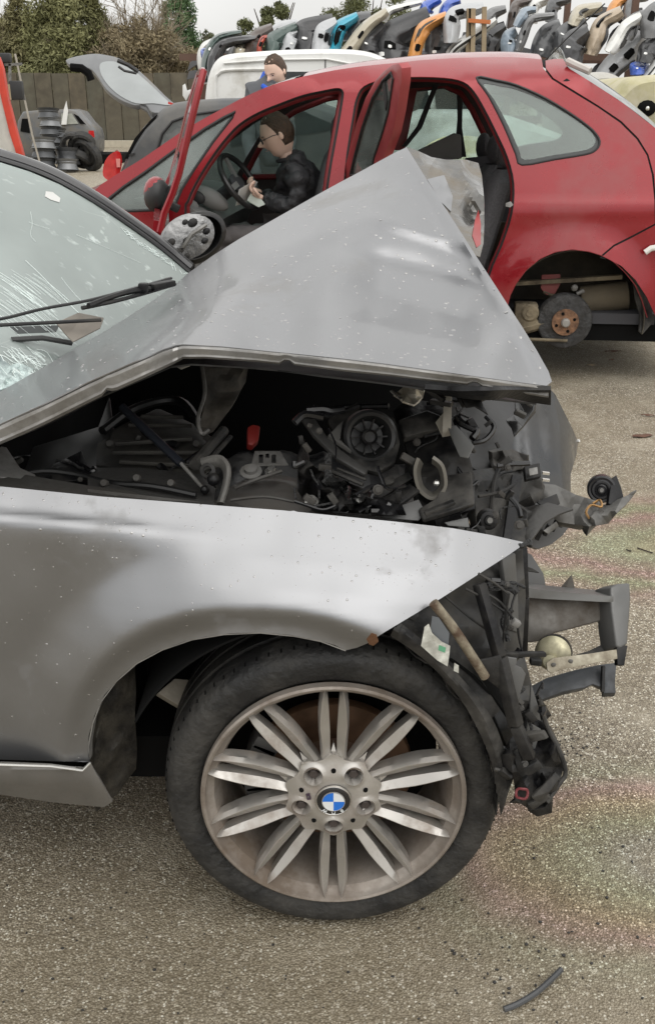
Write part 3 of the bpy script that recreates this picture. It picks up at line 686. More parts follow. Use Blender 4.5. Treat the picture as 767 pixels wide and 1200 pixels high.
for (dx, dz, r) in ((-.05, .012, .010), (-.042, -.02, .009), (-.01, -.004, .008), (.03, .028, .012), (.052, -.01, .009), (-.03, -.04, .007), (.012, .04, .007), (.035, -.03, .008)):
    m = MB(); m.ball((0, 0, 0), (r * 1.3, .004, r), 10); m.v = [MC + Vector((-.012, 0, .001)) + rot @ (p + Vector((dx, -.032, dz))) for p in m.v]
    m.build('plate_hole', blk, mir)
m = MB(); m.tube([MC + rot @ Vector((-.04, -.035, -.01)), MC + rot @ Vector((0, -.04, .01)), MC + rot @ Vector((.05, -.035, .012))], .006, 6); m.build('plate_rib', greymet, mir)
m = MB(); m.beam(MC + Vector((-.02, 0, -.05)), MC + Vector((-.06, -.02, -.16)), .07, .05); m.build('mirror_foot', blk, bmw, bevel=.01)

# --- wheel ------------------------------------------------------------------
#

hubY = 1.462; C0 = Vector((WC.x, hubY, .318))
tyre_m = pbr('tyre_rubber', (.018, .018, .018), .5, spec=.35, bump=.5, bs=70, dirt=(.055, .052, .047), damt=.5, ds=8, vs=14)
T = [(.236, .018), (.243, .008), (.252, .000), (.268, -.006), (.285, -.007), (.298, -.003), (.306, .006), (.3115, .018), (.3145, .03)]
prof = T + [(.3165, .052), (.3155, .055), (.3095, .056), (.3095, .063), (.3170, .064), (.318, .094), (.3175, .096), (.310, .097), (.310, .105), (.3177, .106), (.318, .134), (.311, .136), (.311, .144), (.3172, .145), (.3160, .168), (.3095, .169), (.3095, .176), (.3145, .178), (.3080, .196), (.298, .208), (.27, .212), (.24, .20)]
m = MB(); m.lathe([(r, h) for r, h in prof], C0 + Vector((0, .012, 0)), (0, 1, 0), 120)
zmin = .0
for v in m.v:      # contact patch flattened on the ground
    if v.z < .004: v.z = .004
wh = m.build('wheel', tyre_m, bmw, ang=40)
# cuts across the shoulder blocks
m = MB()
for k in range(84):
    a = 2 * pi * k / 84; rr = .3135; c = C0 + Vector((sin(a) * rr, .012 + .034, cos(a) * rr))
    if c.z < .02: continue
    m.beam(c + Vector((sin(a) * .0035, -.020, cos(a) * .0035)) - Vector((sin(a), 0, cos(a))) * .006, c + Vector((sin(a) * .001, .018, cos(a) * .001)), .0028, .002, up=(sin(a), 0, cos(a)))
o = m.build('tread_sipes', dark, wh); o['kind'] = 'stuff'
alloy = pbr('dirty_alloy', (.50, .48, .45), .40, .76, .3, .08, 10, rvar=.06, dirt=(.24, .19, .15), damt=.34, ds=11, drough=.7)
alloy2 = pbr('grimy_alloy_barrel', (.36, .325, .29), .42, .6, 0, .15, 10, dirt=(.13, .10, .075), damt=.72, ds=9, drough=.75)
m = MB(); m.lathe([(.2445, .014), (.2440, .000), (.2400, -.003), (.2355, -.001), (.2335, .006), (.2305, .012), (.221, .020), (.214, .040), (.209, .075), (.207, .14), (.215, .19)], C0, (0, 1, 0), 120)
rim = m.build('rim', alloy2, wh, ang=28, solid=.0015)
hole_r = .0175
lugs = [(cos(radians(a)) * .0625, sin(radians(a)) * .0625) for a in (-90, -18, 54, 126, 198)]
circ = lambda cx, cy, r, k=24: [(cx + cos(2 * pi * i / k) * r, cy + sin(2 * pi * i / k) * r) for i in range(k)]
outline = []
for i in range(120):
    a = 2 * pi * i / 120; r = .083 + .009 * abs(cos((a - pi / 2) * 5)) ** 3; outline.append((cos(a) * r, sin(a) * r))
def hubmap(u, v):
    r = math.hypot(u, v); y = .002 + .010 * sm(.045, .092, r)
    for lx, lz in lugs: y -= .0035 * (1 - sm(.0185, .0245, math.hypot(u - lx, v - lz)))
    return Vector((C0.x + u, hubY + y, C0.z + v))
V, Fc = cdt(outline, [circ(*q, hole_r) for q in lugs] + [circ(0, 0, .030, 32)], .0045, hubmap, .003)
m = MB(); m.add(V, Fc); m.build('hub_face', alloy, rim, solid=.022, fix=False, ang=32)
for lx, lz in lugs:
    m = MB(); c = C0 + Vector((lx, .0, lz)); m.lathe([(hole_r, .001), (hole_r * .93, .030), (.0, .031)], c, (0, 1, 0), 20); m.build('lug_recess', alloy2, rim)
    m = MB(); m.lathe([(0, .008), (.0075, .008), (.0095, .010), (.0095, .034)], c, (0, 1, 0), 6); m.build('wheel_bolt', pbr('bolt_dark', (.10, .085, .08), .5, .6), rim, ang=20)
def spoke(ang, side):
    """one blade of a twin spoke: a wedge with an off-centre ridge, drawn to a point on the rim"""
    m = MB(); e = Vector((cos(ang), 0, sin(ang))); t = Vector((-sin(ang), 0, cos(ang))); secs = []
    K = 16
    for i in range(K + 1):
        q = i / K; r = .062 + (.2365 - .062) * q
        cen = side * interp(q, [(0, .0140), (.3, .0158), (.6, .0180), (.85, .0180), (1, .0150)])
        wd = interp(q, [(0, .0165), (.2, .0180), (.45, .0210), (.7, .0195), (.86, .0150), (.95, .0085), (1, .0020)])
        yb = interp(q, [(0, .012), (.25, .013), (.5, .010), (.8, .004), (.93, .001), (1, .001)])          # ridge depth
        dep = interp(q, [(0, .030), (.6, .034), (.9, .030), (1, .012)])
        rd = side * wd * interp(q, [(0, .12), (.5, .30), (1, .1)])
        P = []
        for (o_, y) in ((-wd / 2, yb + dep), (-wd / 2, yb + .0095), (rd - wd * .03, yb), (rd + wd * .03, yb), (wd / 2, yb + .0095), (wd / 2, yb + dep)):
            P.append(C0 + e * r + t * (cen + o_) + Vector((0, y, 0)))
        secs.append(P)
    n_ = 6
    for s_ in secs: m.v += s_
    for i in range(K):
        for k in range(n_): a = i * n_ + k; b = i * n_ + (k + 1) % n_; m.f.append((a, b, b + n_, a + n_))
    m.f.append(tuple(range(n_))); m.f.append(tuple(K * n_ + k for k in reversed(range(n_))))
    return m
for k in range(10):
    a = radians(90 + 36 * k)
    for s_ in (-1, 1): spoke(a, s_).build('spoke', alloy, rim, ang=24)
    # web joining a pair near the hub
    e = Vector((cos(a), 0, sin(a))); t = Vector((-sin(a), 0, cos(a))); m = MB()
    m.prism([C0 + e * .07 + t * .011 + Vector((0, .016, 0)), C0 + e * .07 - t * .011 + Vector((0, .016, 0)), C0 + e * .105 + Vector((0, .030, 0))], (0, .01, 0)); m.build('spoke_web', alloy, rim)
for k in range(5):
    a = radians(90 + 72 * k); c = C0 + Vector((cos(a) * .0615, .0035, sin(a) * .0615)); m = MB(); m.lathe([(0, -.001), (.0042, -.001), (.005, .004)], c, (0, 1, 0), 12); m.build('small_hole', dark, rim)
# centre cap with roundel
m = MB(); m.lathe([(0, -.0045), (.020, -.0045), (.0300, -.0030), (.0325, -.001), (.0335, .004), (.034, .012)], C0, (0, 1, 0), 48); cap = m.build('centre_cap', pbr('cap_black', (.012, .012, .013), .22, 0, .6, .02), rim)
m = MB(); m.lathe([(.0332, -.0005), (.0325, -.0032), (.0312, -.0038), (.0305, -.0032)], C0, (0, 1, 0), 48); m.build('cap_ring', pbr('ring_chrome', (.55, .53, .5), .25, .9), rim)
capblue = pbr('roundel_blue', (.015, .16, .62), .3, 0, .5, .03); capwhite = pbr('roundel_white', (.72, .74, .74), .3, 0, .5, .03)
for q, mt in enumerate((capwhite, capblue, capwhite, capblue)):      # from +x counter-clockwise: white, blue, white, blue
    a0 = q * pi / 2; pts = [C0 + Vector((0, -.0052, 0))] + [C0 + Vector((cos(a0 + i * pi / 20) * .0202, -.0052, sin(a0 + i * pi / 20) * .0202)) for i in range(11)]
    m = MB(); m.prism(pts, (0, .0008, 0)); o = m.build('roundel_quarter', mt, rim)
m = MB(); m.lathe([(.0200, -.0048), (.0203, -.0058), (.0213, -.0058), (.0216, -.0045)], C0, (0, 1, 0), 40); m.build('roundel_rim', pbr('ring_silver', (.6, .6, .6), .3, .8), rim)
def letter(ch, c, size, rotdeg, mt, parent, name='letter', off=.0004, normal_rot=None, align='CENTER', bold=0.0):
    cu = bpy.data.curves.new('tmp', 'FONT'); cu.body = ch; cu.size = size; cu.align_x = align; cu.align_y = 'CENTER'; cu.extrude = off; cu.offset = bold
    ob = bpy.data.objects.new('tmp', cu); scene.collection.objects.link(ob)
    dg = bpy.context.evaluated_depsgraph_get(); me = bpy.data.meshes.new_from_object(ob.evaluated_get(dg))
    bpy.data.objects.remove(ob)
    R = (normal_rot or Matrix.Rotation(radians(90), 3, 'X')) @ Matrix.Rotation(radians(rotdeg), 3, 'Z')
    o0 = ORG[parent.name]
    for v in me.vertices: v.co = R @ v.co + Vector(c) - o0
    me.name = name; return link_mesh(name, me, mt, parent)
for ch, a in (('B', -45 - 8), ('M', -90), ('W', -135 + 8)):
    aa = radians(a); letter(ch, C0 + Vector((cos(aa) * .0262, -.0047, sin(aa) * .0262)), .0098, a - 90, capwhite, rim, bold=.0002)
c = C0 + Vector((cos(radians(170)) * .0465, -.0005, sin(radians(170)) * .0465))
m = MB(); m.box(c, (.0075, .002, .013), Matrix.Rotation(radians(-12), 3, 'Y')); m.build('badge', pbr('badge_dark', (.05, .03, .05), .4), rim)
letter('M', c + Vector((0, -.0012, 0)), .0062, 90, greymet, rim)
# brake disc, calliper and dark hub behind
m = MB(); m.lathe([(.06, .085), (.150, .085), (.152, .088), (.152, .105)], C0, (0, 1, 0), 64); m.build('brake_disc', pbr('rusty_disc', (.13, .075, .045), .5, .5, var=.4, vs=18), bmw)
m = MB(); m.lathe([(.0, .05), (.07, .05), (.075, .085)], C0, (0, 1, 0), 40); m.build('brake_hat', pbr('hat_rust', (.10, .06, .04), .8), bmw)
m = MB()
for k in range(12):
    a = radians(150 + k * 6); m.box(C0 + Vector((cos(a) * .145, .09, sin(a) * .145)), (.05, .06, .03), Matrix.Rotation(-a, 3, 'Y'))
m.build('brake_calliper', pbr('calliper_grey', (.08, .078, .075), .6, .3), bmw, bevel=.004)
m = MB(); m.lathe([(0, .16), (.205, .16)], C0, (0, 1, 0), 40); m.build('brake_backplate', dark, bmw)
# ================================================================ ENGINE BAY AND SMASHED NOSE
# walls of the bay
m = MB(); m.box((-.12, 2.60, .60), (1.05, .03, .60)); m.box((-.62, 2.1, .66), (.03, 1.0, .62)); m.build('bay_wall', dark, bmw)
m = MB()
def engf(u, v):
    x = -.45 + .66 * u; y = 1.78 + .70 * v; z = .60 + .10 * sin(pi * u) ** .5 * sin(pi * v) ** .4 + .01 * sin(u * 40); return (x, y, z)
m.grid(engf, 24, 12); m.build('engine_cover', blk, bmw, solid=.1)
# top rail under the wing edge
m = MB()
def railf(u, v):
    x = -40 + 610 * u; yt = interp(x, [(-40, 548), (0, 551), (110, 570), (250, 586), (420, 600), (570, 622)]); y = yt + (22 * v)
    return at(x, y, 1.66 - .09 * v + .004 * nz3(x * .05, v * 3))
m.grid(railf, 80, 3); m.build('wing_top_rail', grime, bmw, solid=.003)
slab('hinge_bracket', [(-10, 520, 1.72), (8, 524, 1.72), (24, 548, 1.70), (42, 556, 1.68), (40, 564, 1.64), (10, 560, 1.62), (-10, 558, 1.62)], .004, greymet, bmw, rough=.02)
slab('cowl_side_panel', [(2, 535, 1.95), (115, 500, 2.0), (128, 465, 2.05), (140, 560, 1.8), (0, 560, 1.75)], .01, pbr('cowl_black', (.028, .028, .028), .5), bmw, rough=.02)
slab('crumpled_bracket', [(60, 545, 1.75), (95, 528, 1.8), (110, 560, 1.7), (60, 566, 1.68)], .006, blk, bmw, rough=.05)
# strut brace tray
slab('battery_tray', [(103, 560, 1.70), (112, 548, 1.76), (165, 548, 1.76), (235, 556, 1.74), (252, 572, 1.68), (250, 594, 1.63), (103, 577, 1.63)], .012, pbr('tray_grey', (.04, .039, .037), .55, bump=.3, bs=40), bmw, bevel=.004)
slab('tray_lip', [(103, 573, 1.635), (252, 590, 1.63), (252, 597, 1.625), (103, 580, 1.625)], .006, grime, bmw)
# airbox in two tiers
boxm = pbr('airbox_dusty', (.024, .023, .021), .6, bump=.25, bs=30, dirt=(.075, .07, .06), damt=.6, ds=5)
slab('air_box', [(113, 545, 1.82), (114, 520, 1.90), (128, 512, 1.95), (215, 512, 1.93), (252, 540, 1.84), (240, 556, 1.78)], .06, boxm, bmw, bevel=.01, rough=.01)
slab('air_box_lid', [(128, 514, 1.92), (130, 502, 1.97), (150, 492, 2.02), (185, 476, 2.10), (235, 498, 2.05), (250, 528, 1.93), (205, 520, 1.90)], .05, boxm, bmw, bevel=.01, rough=.012)
for q, (a_, b_) in enumerate((((135, 520, 1.86), (225, 514, 1.88)), ((132, 530, 1.83), (236, 530, 1.84)), ((140, 541, 1.80), (240, 546, 1.80)), ((150, 498, 1.96), (225, 499, 1.98)), ((165, 488, 2.0), (215, 489, 2.02)))):
    m = MB(); m.beam(at(*a_), at(*b_), .008, .008); m.build('box_rib', boxm, bmw, bevel=.002)
for x, y, Y in ((128, 520, 1.85), (230, 520, 1.86), (160, 560, 1.68), (200, 566, 1.66), (122, 566, 1.67)):
    m = MB(); m.lathe([(0, .004), (.006, .004), (.008, 0), (.008, -.01)], at(x, y, Y), (0, -1, .6), 10); m.build('screw', grime, bmw)
m = MB(); m.tube(pathpx([(10, 560, 1.70), (50, 552, 1.72), (90, 556, 1.72), (130, 566, 1.69), (180, 570, 1.66), (230, 580, 1.64)]), .006, 8); m.build('hose', pbr('bay_hose', (.012, .012, .012), .4), bmw)
m = MB(); m.tube(pathpx([(120, 505, 1.95), (160, 478, 2.05), (210, 470, 2.08), (235, 500, 1.95)]), .010, 8); m.build('hose', pbr('bay_hose', (.012, .012, .012), .4), bmw)
# gas strut
m = MB(); m.tube([at(143, 477, 1.80), at(212, 543, 1.70)], .0085, 12); gs = m.build('gas_strut', pbr('strut_black', (.02, .023, .03), .3, .3), bmw)
m = MB(); m.tube([at(212, 543, 1.70), at(238, 572, 1.66)], .0035, 10); m.build('strut_rod', greymet, gs); m = MB(); m.ball(at(240, 574, 1.655), .009, 10); m.build('ball_joint', blk, gs)
# brown crumpled heat shield
slab('heat_shield', [(238, 421, 1.95), (292, 424, 2.0), (288, 448, 1.98), (272, 475, 1.93), (250, 505, 1.86), (237, 511, 1.83), (234, 500, 1.84), (241, 470, 1.90), (236, 440, 1.93)], .003, brownish, bmw, rough=.06, rs=.045, step=8)
m = MB(); m.tube(pathpx([(236, 425, 1.94), (240, 460, 1.88), (232, 490, 1.82), (236, 508, 1.80), (244, 504, 1.82)]), .004, 6); m.build('bent_wire', greymet, bmw)
slab('broken_trim', [(202, 426, 1.8), (222, 420, 1.82), (232, 421, 1.82), (222, 428, 1.8), (212, 432, 1.78)], .003, pbr('pale_dirty', (.42, .41, .38), .6), bmw, rough=.02)
m = MB(); m.tube([at(228, 545, 1.70), at(262, 505, 1.86)], .011, 10); m.tube([at(236, 550, 1.69), at(270, 512, 1.84)], .005, 8); m.build('brace_bar', blk2, bmw)
# curved grey bracket beside the strut top
m = MB(); m.tube(pathpx([(238, 545, 1.68), (258, 541, 1.67), (266, 552, 1.65), (264, 570, 1.63), (258, 590, 1.61)]), [.006] * 22, 8, flat=2.2); m.build('curved_bracket', pbr('bracket_grey', (.14, .135, .125), .55, .3, bump=.3, bs=60), bmw)
m = MB(); m.ball(at(250, 562, 1.64), .012, 12); m.lathe([(.008, 0), (.014, .002), (.014, .01), (.008, .012)], at(244, 552, 1.66), (0, -1, .5), 12); m.build('bush', blk, bmw)
# strut tower
m = MB(); tc_ = at(318, 590, 1.72)
m.lathe([(.125, -.03), (.118, .0), (.098, .035), (.075, .052), (.03, .058), (0, .058)], tc_ - Vector((0, .02, .02)), (0, -.12, 1), 40); m.build('strut_tower', pbr('tower_grey', (.13, .125, .118), .5, .35, .1, bump=.12, bs=20, dirt=(.07, .06, .05), damt=.6, ds=8), bmw)
for (x, y, r, nm) in ((294, 553, .013, 'strut_nut'), (318, 553, .008, 'strut_bolt'), (365, 588, .008, 'rail_bolt'), (404, 591, .006, 'rail_bolt'), (423, 586, .006, 'rail_bolt')):
    c = at(x, y, 1.70 if y < 580 else 1.60); m = MB(); m.lathe([(r * 1.6, 0), (r * 1.6, .002), (r * .95, .003), (r * .9, .010), (0, .011)], c, (0, -.4, 1), 12); m.build(nm, steel if r < .01 else greymet, bmw)
slab('slotted_bracket', [(294, 546, 1.78), (298, 528, 1.81), (328, 528, 1.81), (338, 545, 1.77)], .003, greymet, bmw, holes=[[(303, 532), (308, 532), (308, 542), (303, 542)], [(318, 532), (323, 532), (323, 542), (318, 542)], [(311, 531), (315, 531), (315, 536), (311, 536)]])
slab('red_connector', [(290, 500, 1.85), (296, 497, 1.86), (305, 499, 1.86), (303, 515, 1.83), (296, 522, 1.82), (290, 520, 1.82)], .02, pbr('red_plastic', (.20, .016, .012), .45), bmw, bevel=.003)
m = MB(); m.tube(pathpx([(276, 572, 1.66), (300, 562, 1.66), (330, 552, 1.68)]), .004, 6); m.tube(pathpx([(270, 586, 1.62), (310, 582, 1.62), (345, 588, 1.61)]), .003, 6); m.build('bonded_cable', grime, bmw)
# headlamp carcass with round ducted opening
hc = at(434, 512, 1.72); axd = Vector((.12, -1, .34)).normalized()
m = MB(); m.lathe([(.052, -.03), (.050, .0), (.045, .006), (.039, .002), (.036, -.02), (.030, -.045), (.0, -.046)], hc, axd, 40); hl = m.build('headlamp_body', pbr('lamp_black', (.028, .028, .028), .42, bump=.1, bs=60), bmw)
m = MB(); m.lathe([(.0145, -.04), (.0145, -.008), (.012, -.006), (.010, -.010), (0, -.012)], hc, axd, 24); m.build('lamp_holder', blk, hl)
ux = axd.cross(Vector((0, 0, 1))).normalized(); uz = ux.cross(axd)
for k in range(10):
    a = 2 * pi * k / 10; e = ux * cos(a) + uz * sin(a); m = MB(); m.beam(hc + e * .014 - axd * .03, hc + e * .036 - axd * .024, .003, .012, up=axd); m.build('vane', blk, hl)
lampm = blk2
slab('lamp_mount_plate', [(384, 492, 1.77), (395, 484, 1.78), (418, 480, 1.79), (462, 490, 1.77), (468, 520, 1.72), (462, 542, 1.68), (442, 553, 1.66), (418, 548, 1.67), (400, 530, 1.71)], .012, lampm, bmw, rough=.01, bevel=.004, holes=[circ(434, 512, 28, 20)])
slab('lamp_bracket_arm', [(349, 484, 1.76), (360, 480, 1.77), (368, 488, 1.76), (383, 510, 1.72), (400, 527, 1.69), (432, 550, 1.65), (427, 556, 1.64), (395, 537, 1.67), (366, 508, 1.72)], .012, pbr('arm_grey', (.045, .044, .042), .5, bump=.2, bs=40), bmw, bevel=.004)
slab('triangular_gusset', [(384, 510, 1.71), (402, 492, 1.75), (398, 515, 1.70), (412, 528, 1.68)], .01, pbr('gusset', (.10, .098, .092), .5), bmw)
m = MB(); m.tube(pathpx([(365, 478, 1.85), (385, 488, 1.84), (420, 476, 1.86)]), .007, 8); m.tube(pathpx([(372, 485, 1.84), (395, 478, 1.88), (455, 476, 1.84)]), .006, 8); m.build('hose', blk, bmw)
slab('torn_liner', [(348, 535, 1.70), (355, 515, 1.74), (362, 540, 1.70), (372, 550, 1.68), (400, 562, 1.66), (430, 575, 1.64), (470, 590, 1.62), (475, 604, 1.60), (420, 602, 1.60), (365, 597, 1.60), (350, 575, 1.63)], .003, blk, bmw, rough=.10, rs=.07, step=7)
slab('shiny_torn_liner', [(362, 560, 1.66), (392, 556, 1.66), (412, 572, 1.63), (440, 588, 1.61), (430, 600, 1.59), (380, 595, 1.60)], .003, pbr('shiny_black', (.02, .02, .02), .18, bump=.5, bs=50), bmw, rough=.10, rs=.1, step=6)
m = MB(); m.tube([at(388, 552, 1.66), at(425, 568, 1.63)], .004, 6); m.tube([at(395, 549, 1.66), at(428, 562, 1.63)], .0025, 6); m.build('conduit', blk2, bmw)
slab('lamp_lower_rail', [(430, 578, 1.63), (478, 552, 1.68), (484, 560, 1.67), (440, 588, 1.62)], .01, blk2, bmw, bevel=.003)
slab('lamp_lower_rail', [(432, 590, 1.61), (480, 566, 1.64), (492, 574, 1.63), (470, 590, 1.60), (440, 598, 1.60)], .01, blk, bmw, bevel=.003)
slab('rail_clip', [(449, 560, 1.65), (460, 556, 1.66), (462, 565, 1.64), (452, 568, 1.64)], .006, blk2, bmw)
slab('pale_inner_edge', [(430, 602, 1.60), (470, 592, 1.61), (490, 585, 1.62), (498, 600, 1.6), (490, 610, 1.59), (440, 606, 1.59)], .004, pbr('pale_grey_inner', (.12, .12, .118), .5, .3), bmw)
slab('pale_inner_edge', [(520, 612, 1.60), (548, 606, 1.61), (550, 618, 1.60), (525, 616, 1.59)], .004, pbr('pale_grey_inner', (.12, .12, .118), .5, .3), bmw)
# right hand carcass: big black plastic box
slab('lamp_carcass', [(476, 468, 1.86), (500, 470, 1.86), (520, 478, 1.84), (538, 500, 1.80), (548, 530, 1.74), (556, 560, 1.69), (556, 596, 1.62), (500, 612, 1.60), (488, 600, 1.62), (492, 570, 1.66), (482, 540, 1.72), (470, 510, 1.78), (460, 482, 1.84)], .05, blk, bmw, rough=.035, rs=.035, step=9, bevel=.004)
slab('carcass_face', [(524, 556, 1.66), (552, 552, 1.67), (556, 590, 1.60), (496, 608, 1.58), (490, 596, 1.60), (510, 584, 1.62)], .012, blk2, bmw, rough=.006, bevel=.003)
slab('carcass_rim', [(466, 492, 1.79), (500, 480, 1.81), (530, 492, 1.79), (528, 500, 1.77), (500, 505, 1.76), (474, 512, 1.75)], .02, blk2, bmw, rough=.02, bevel=.003)
m = MB()
def sc(u, v):
    p = spline([(488, 536), (484, 550), (486, 566), (492, 578), (504, 586), (516, 582), (524, 568), (520, 545), (508, 534)], 4); i = min(int(u * (len(p) - 1)), len(p) - 1); q = p[i]; cx, cy = 505, 560
    k = 1 - .24 * v; return at(cx + (q[0] - cx) * k, cy + (q[1] - cy) * k, 1.63 + .03 * v)
m.grid(sc, 32, 3); m.build('lamp_socket', pbr('socket_tan', (.17, .16, .14), .4, .1), bmw, solid=.006)
m = MB(); m.ball(at(511, 566, 1.63), .006, 8); m.build('bulb_tip', steel, bmw)
m = MB(); m.beam(at(497, 602, 1.565), at(532, 588, 1.575), .012, .008); m.build('adjuster_rod', blk2, bmw, bevel=.002)
slab('bright_bracket', [(462, 462, 1.76), (470, 455, 1.78), (484, 442, 1.80), (488, 452, 1.78), (482, 458, 1.77), (497, 452, 1.78), (495, 466, 1.76), (484, 474, 1.74), (472, 470, 1.75)], .004, pbr('bright_bracket_metal', (.60, .57, .50), .32, .6, dirt=(.3, .26, .2), damt=.4, ds=20), bmw, rough=.04, rs=.1, step=5, bevel=.001)
m = MB(); m.beam(at(458, 458, 1.76), at(470, 468, 1.74), .006, .003); m.build('bracket_tab', steel, bmw)
slab('pale_post', [(520, 460, 1.82), (529, 460, 1.82), (528, 502, 1.74), (518, 504, 1.74)], .02, pbr('pale_post_paint', (.42, .39, .33), .5, bump=.2, bs=60), bmw, bevel=.002)
slab('pale_torn_patch', [(524, 500, 1.74), (534, 498, 1.75), (555, 522, 1.70), (548, 536, 1.68), (538, 534, 1.68)], .003, pbr('pale_grey_patch', (.13, .13, .125), .6), bmw, rough=.02)
m = MB()
for (x, y, dx, dy) in ((500, 455, 20, 14), (515, 462, 22, -8), (535, 458, 10, 18), (548, 462, 18, 6), (505, 470, 24, 4)):
    m.beam(at(x, y, 1.72), at(x + dx, y + dy, 1.70), .012, .008)
o = m.build('broken_clips', blk, bmw); o['kind'] = 'stuff'
slab('torn_seal_tab', [(541, 465, 1.70), (560, 462, 1.72), (572, 486, 1.68), (566, 482, 1.69), (556, 476, 1.69), (545, 478, 1.69)], .003, blk, bmw, rough=.03)
# bulkhead / radiator side, far lamp recess
slab('radiator_side', [(532, 452, 2.20), (618, 455, 2.22), (612, 490, 2.12), (600, 520, 2.05), (600, 546, 1.98), (560, 552, 1.96), (534, 536, 2.0)], .02, pbr('dusty_grey_panel', (.055, .055, .056), .7, bump=.25, bs=20, dirt=(.055, .055, .053), damt=.5, ds=5), bmw, rough=.05, rs=.03)
m = MB(); m.beam(at(533, 455, 2.1), at(533, 540, 1.95), .02, .02); m.build('radiator_edge', blk, bmw)
slab('far_lamp_bracket', [(602, 462, 1.95), (626, 462, 1.95), (624, 480, 1.92), (612, 500, 1.88), (602, 512, 1.85), (598, 500, 1.87), (592, 492, 1.88), (604, 484, 1.90)], .01, pbr('glossy_black', (.015, .015, .015), .15), bmw, rough=.05, rs=.08)
# far front wing, coloured dark for the shade of facing away, and bumper corner
farp = pbr('far_wing_shaded_paint', (.05, .052, .055), .3, .5, .4, .15, 6, dirt=(.05, .048, .045), damt=.4, ds=6)
def farY(x, y):
    return interp(x, [(580, 2.46), (640, 2.50), (662, 2.56), (672, 2.66), (680, 2.85)]) - .0012 * (y - 460) + .008 * sin((x - y * .12) * .2) + .012 * nz3(x * .04, y * .015)
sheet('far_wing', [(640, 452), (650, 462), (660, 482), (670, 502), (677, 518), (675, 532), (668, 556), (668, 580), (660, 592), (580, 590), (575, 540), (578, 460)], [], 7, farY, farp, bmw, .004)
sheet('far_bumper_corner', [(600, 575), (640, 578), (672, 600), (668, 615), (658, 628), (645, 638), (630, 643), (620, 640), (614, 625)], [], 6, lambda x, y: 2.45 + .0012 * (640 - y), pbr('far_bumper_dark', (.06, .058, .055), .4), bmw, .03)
m = MB()
for k in range(5): m.beam(at(628 + 9 * k, 632 - 5 * k, 2.42), at(634 + 9 * k, 620 - 5 * k, 2.42), .012, .01)
o = m.build('grille_ribs', steel if False else blk, bmw); o['kind'] = 'stuff'
slab('bright_lamp_chip', [(636, 622, 2.40), (662, 604, 2.42), (666, 608, 2.42), (642, 626, 2.40)], .004, greymet, bmw, rough=.02)
m = MB(); m.ball(at(677, 517, 2.70), (.006, .006, .006), 8); m.build('wing_corner_chip', steel, bmw)
# crossmember clutter
slab('slam_panel', [(548, 552, 1.88), (600, 545, 1.95), (632, 556, 1.92), (636, 574, 1.86), (600, 592, 1.80), (552, 585, 1.78)], .02, blk2, bmw, rough=.05, rs=.06, bevel=.003, step=8)
slab('slam_panel_top', [(576, 530, 1.98), (600, 526, 2.0), (618, 534, 1.98), (622, 548, 1.93), (600, 552, 1.90), (578, 545, 1.93)], .01, grime, bmw, rough=.05, rs=.09, step=6)
slab('lock_carrier', [(555, 580, 1.78), (600, 585, 1.80), (618, 600, 1.78), (614, 660, 1.70), (606, 700, 1.66), (575, 690, 1.62), (560, 640, 1.66)], .03, blk2, bmw, rough=.03, rs=.05, bevel=.004)
slab('lock_carrier_rib', [(600, 556, 1.83), (612, 556, 1.84), (606, 600, 1.76), (596, 640, 1.68), (588, 640, 1.68), (594, 600, 1.75)], .008, blk, bmw)
m = MB(); m.tube(pathpx([(586, 545, 1.84), (578, 565, 1.80), (575, 600, 1.74)]), .0045, 6); m.tube(pathpx([(600, 552, 1.85), (585, 556, 1.83), (570, 575, 1.79)]), .003, 6); m.tube(pathpx([(610, 560, 1.84), (590, 575, 1.78), (560, 582, 1.74)]), .003, 6); m.build('wiring', blk, bmw)
c = at(572, 609, 1.63); m = MB(); m.lathe([(0, .012), (.008, .012), (.010, .008), (.016, .006), (.019, 0), (.019, -.02)], c, (0, -1, .3), 20); m.build('mounting_bush', blk, bmw); m = MB(); m.lathe([(0, .016), (.005, .016), (.006, .010)], c, (0, -1, .3), 10); m.build('bush_bolt', greymet, bmw)
slab('latch_bracket', [(614, 546, 1.86), (632, 542, 1.88), (634, 558, 1.85), (616, 562, 1.84)], .012, blk, bmw, bevel=.002); slab('latch_plate', [(619, 549, 1.84), (629, 547, 1.85), (630, 555, 1.83), (620, 557, 1.83)], .002, greymet, bmw)
for y in (554, 562): 
    m = MB(); m.beam(at(635, y, 1.86), at(643, y + 1, 1.86), .006, .005); m.build('latch_pin', steel, bmw)
# upper arm sticking forward, horn on it
armm = pbr('painted_grey_arm', (.13, .127, .12), .42, .35, .1, .15, 12, dirt=(.06, .055, .048), damt=.5, ds=14)
slab('bumper_arm', [(628, 566, 1.92), (650, 568, 1.92), (675, 580, 1.90), (702, 588, 1.88), (706, 598, 1.87), (700, 612, 1.85), (690, 617, 1.84), (655, 612, 1.84), (636, 600, 1.86)], .03, armm, bmw, rough=.03, rs=.05, bevel=.005, step=8)
slab('bumper_arm_lower', [(618, 596, 1.82), (640, 588, 1.84), (672, 596, 1.83), (655, 602, 1.81), (638, 612, 1.79), (624, 630, 1.75), (614, 640, 1.73), (608, 625, 1.75)], .006, pbr('arm_dark', (.05, .048, .045), .5, .2, bump=.3, bs=50), bmw, rough=.03, rs=.08, bevel=.002)
slab('torn_arm_tip', [(700, 594, 1.87), (716, 588, 1.88), (735, 580, 1.90), (746, 575, 1.92), (738, 586, 1.90), (722, 602, 1.87), (712, 614, 1.85), (690, 617, 1.84), (692, 606, 1.85)], .004, armm, bmw, rough=.05, rs=.07, bevel=.001, step=6)
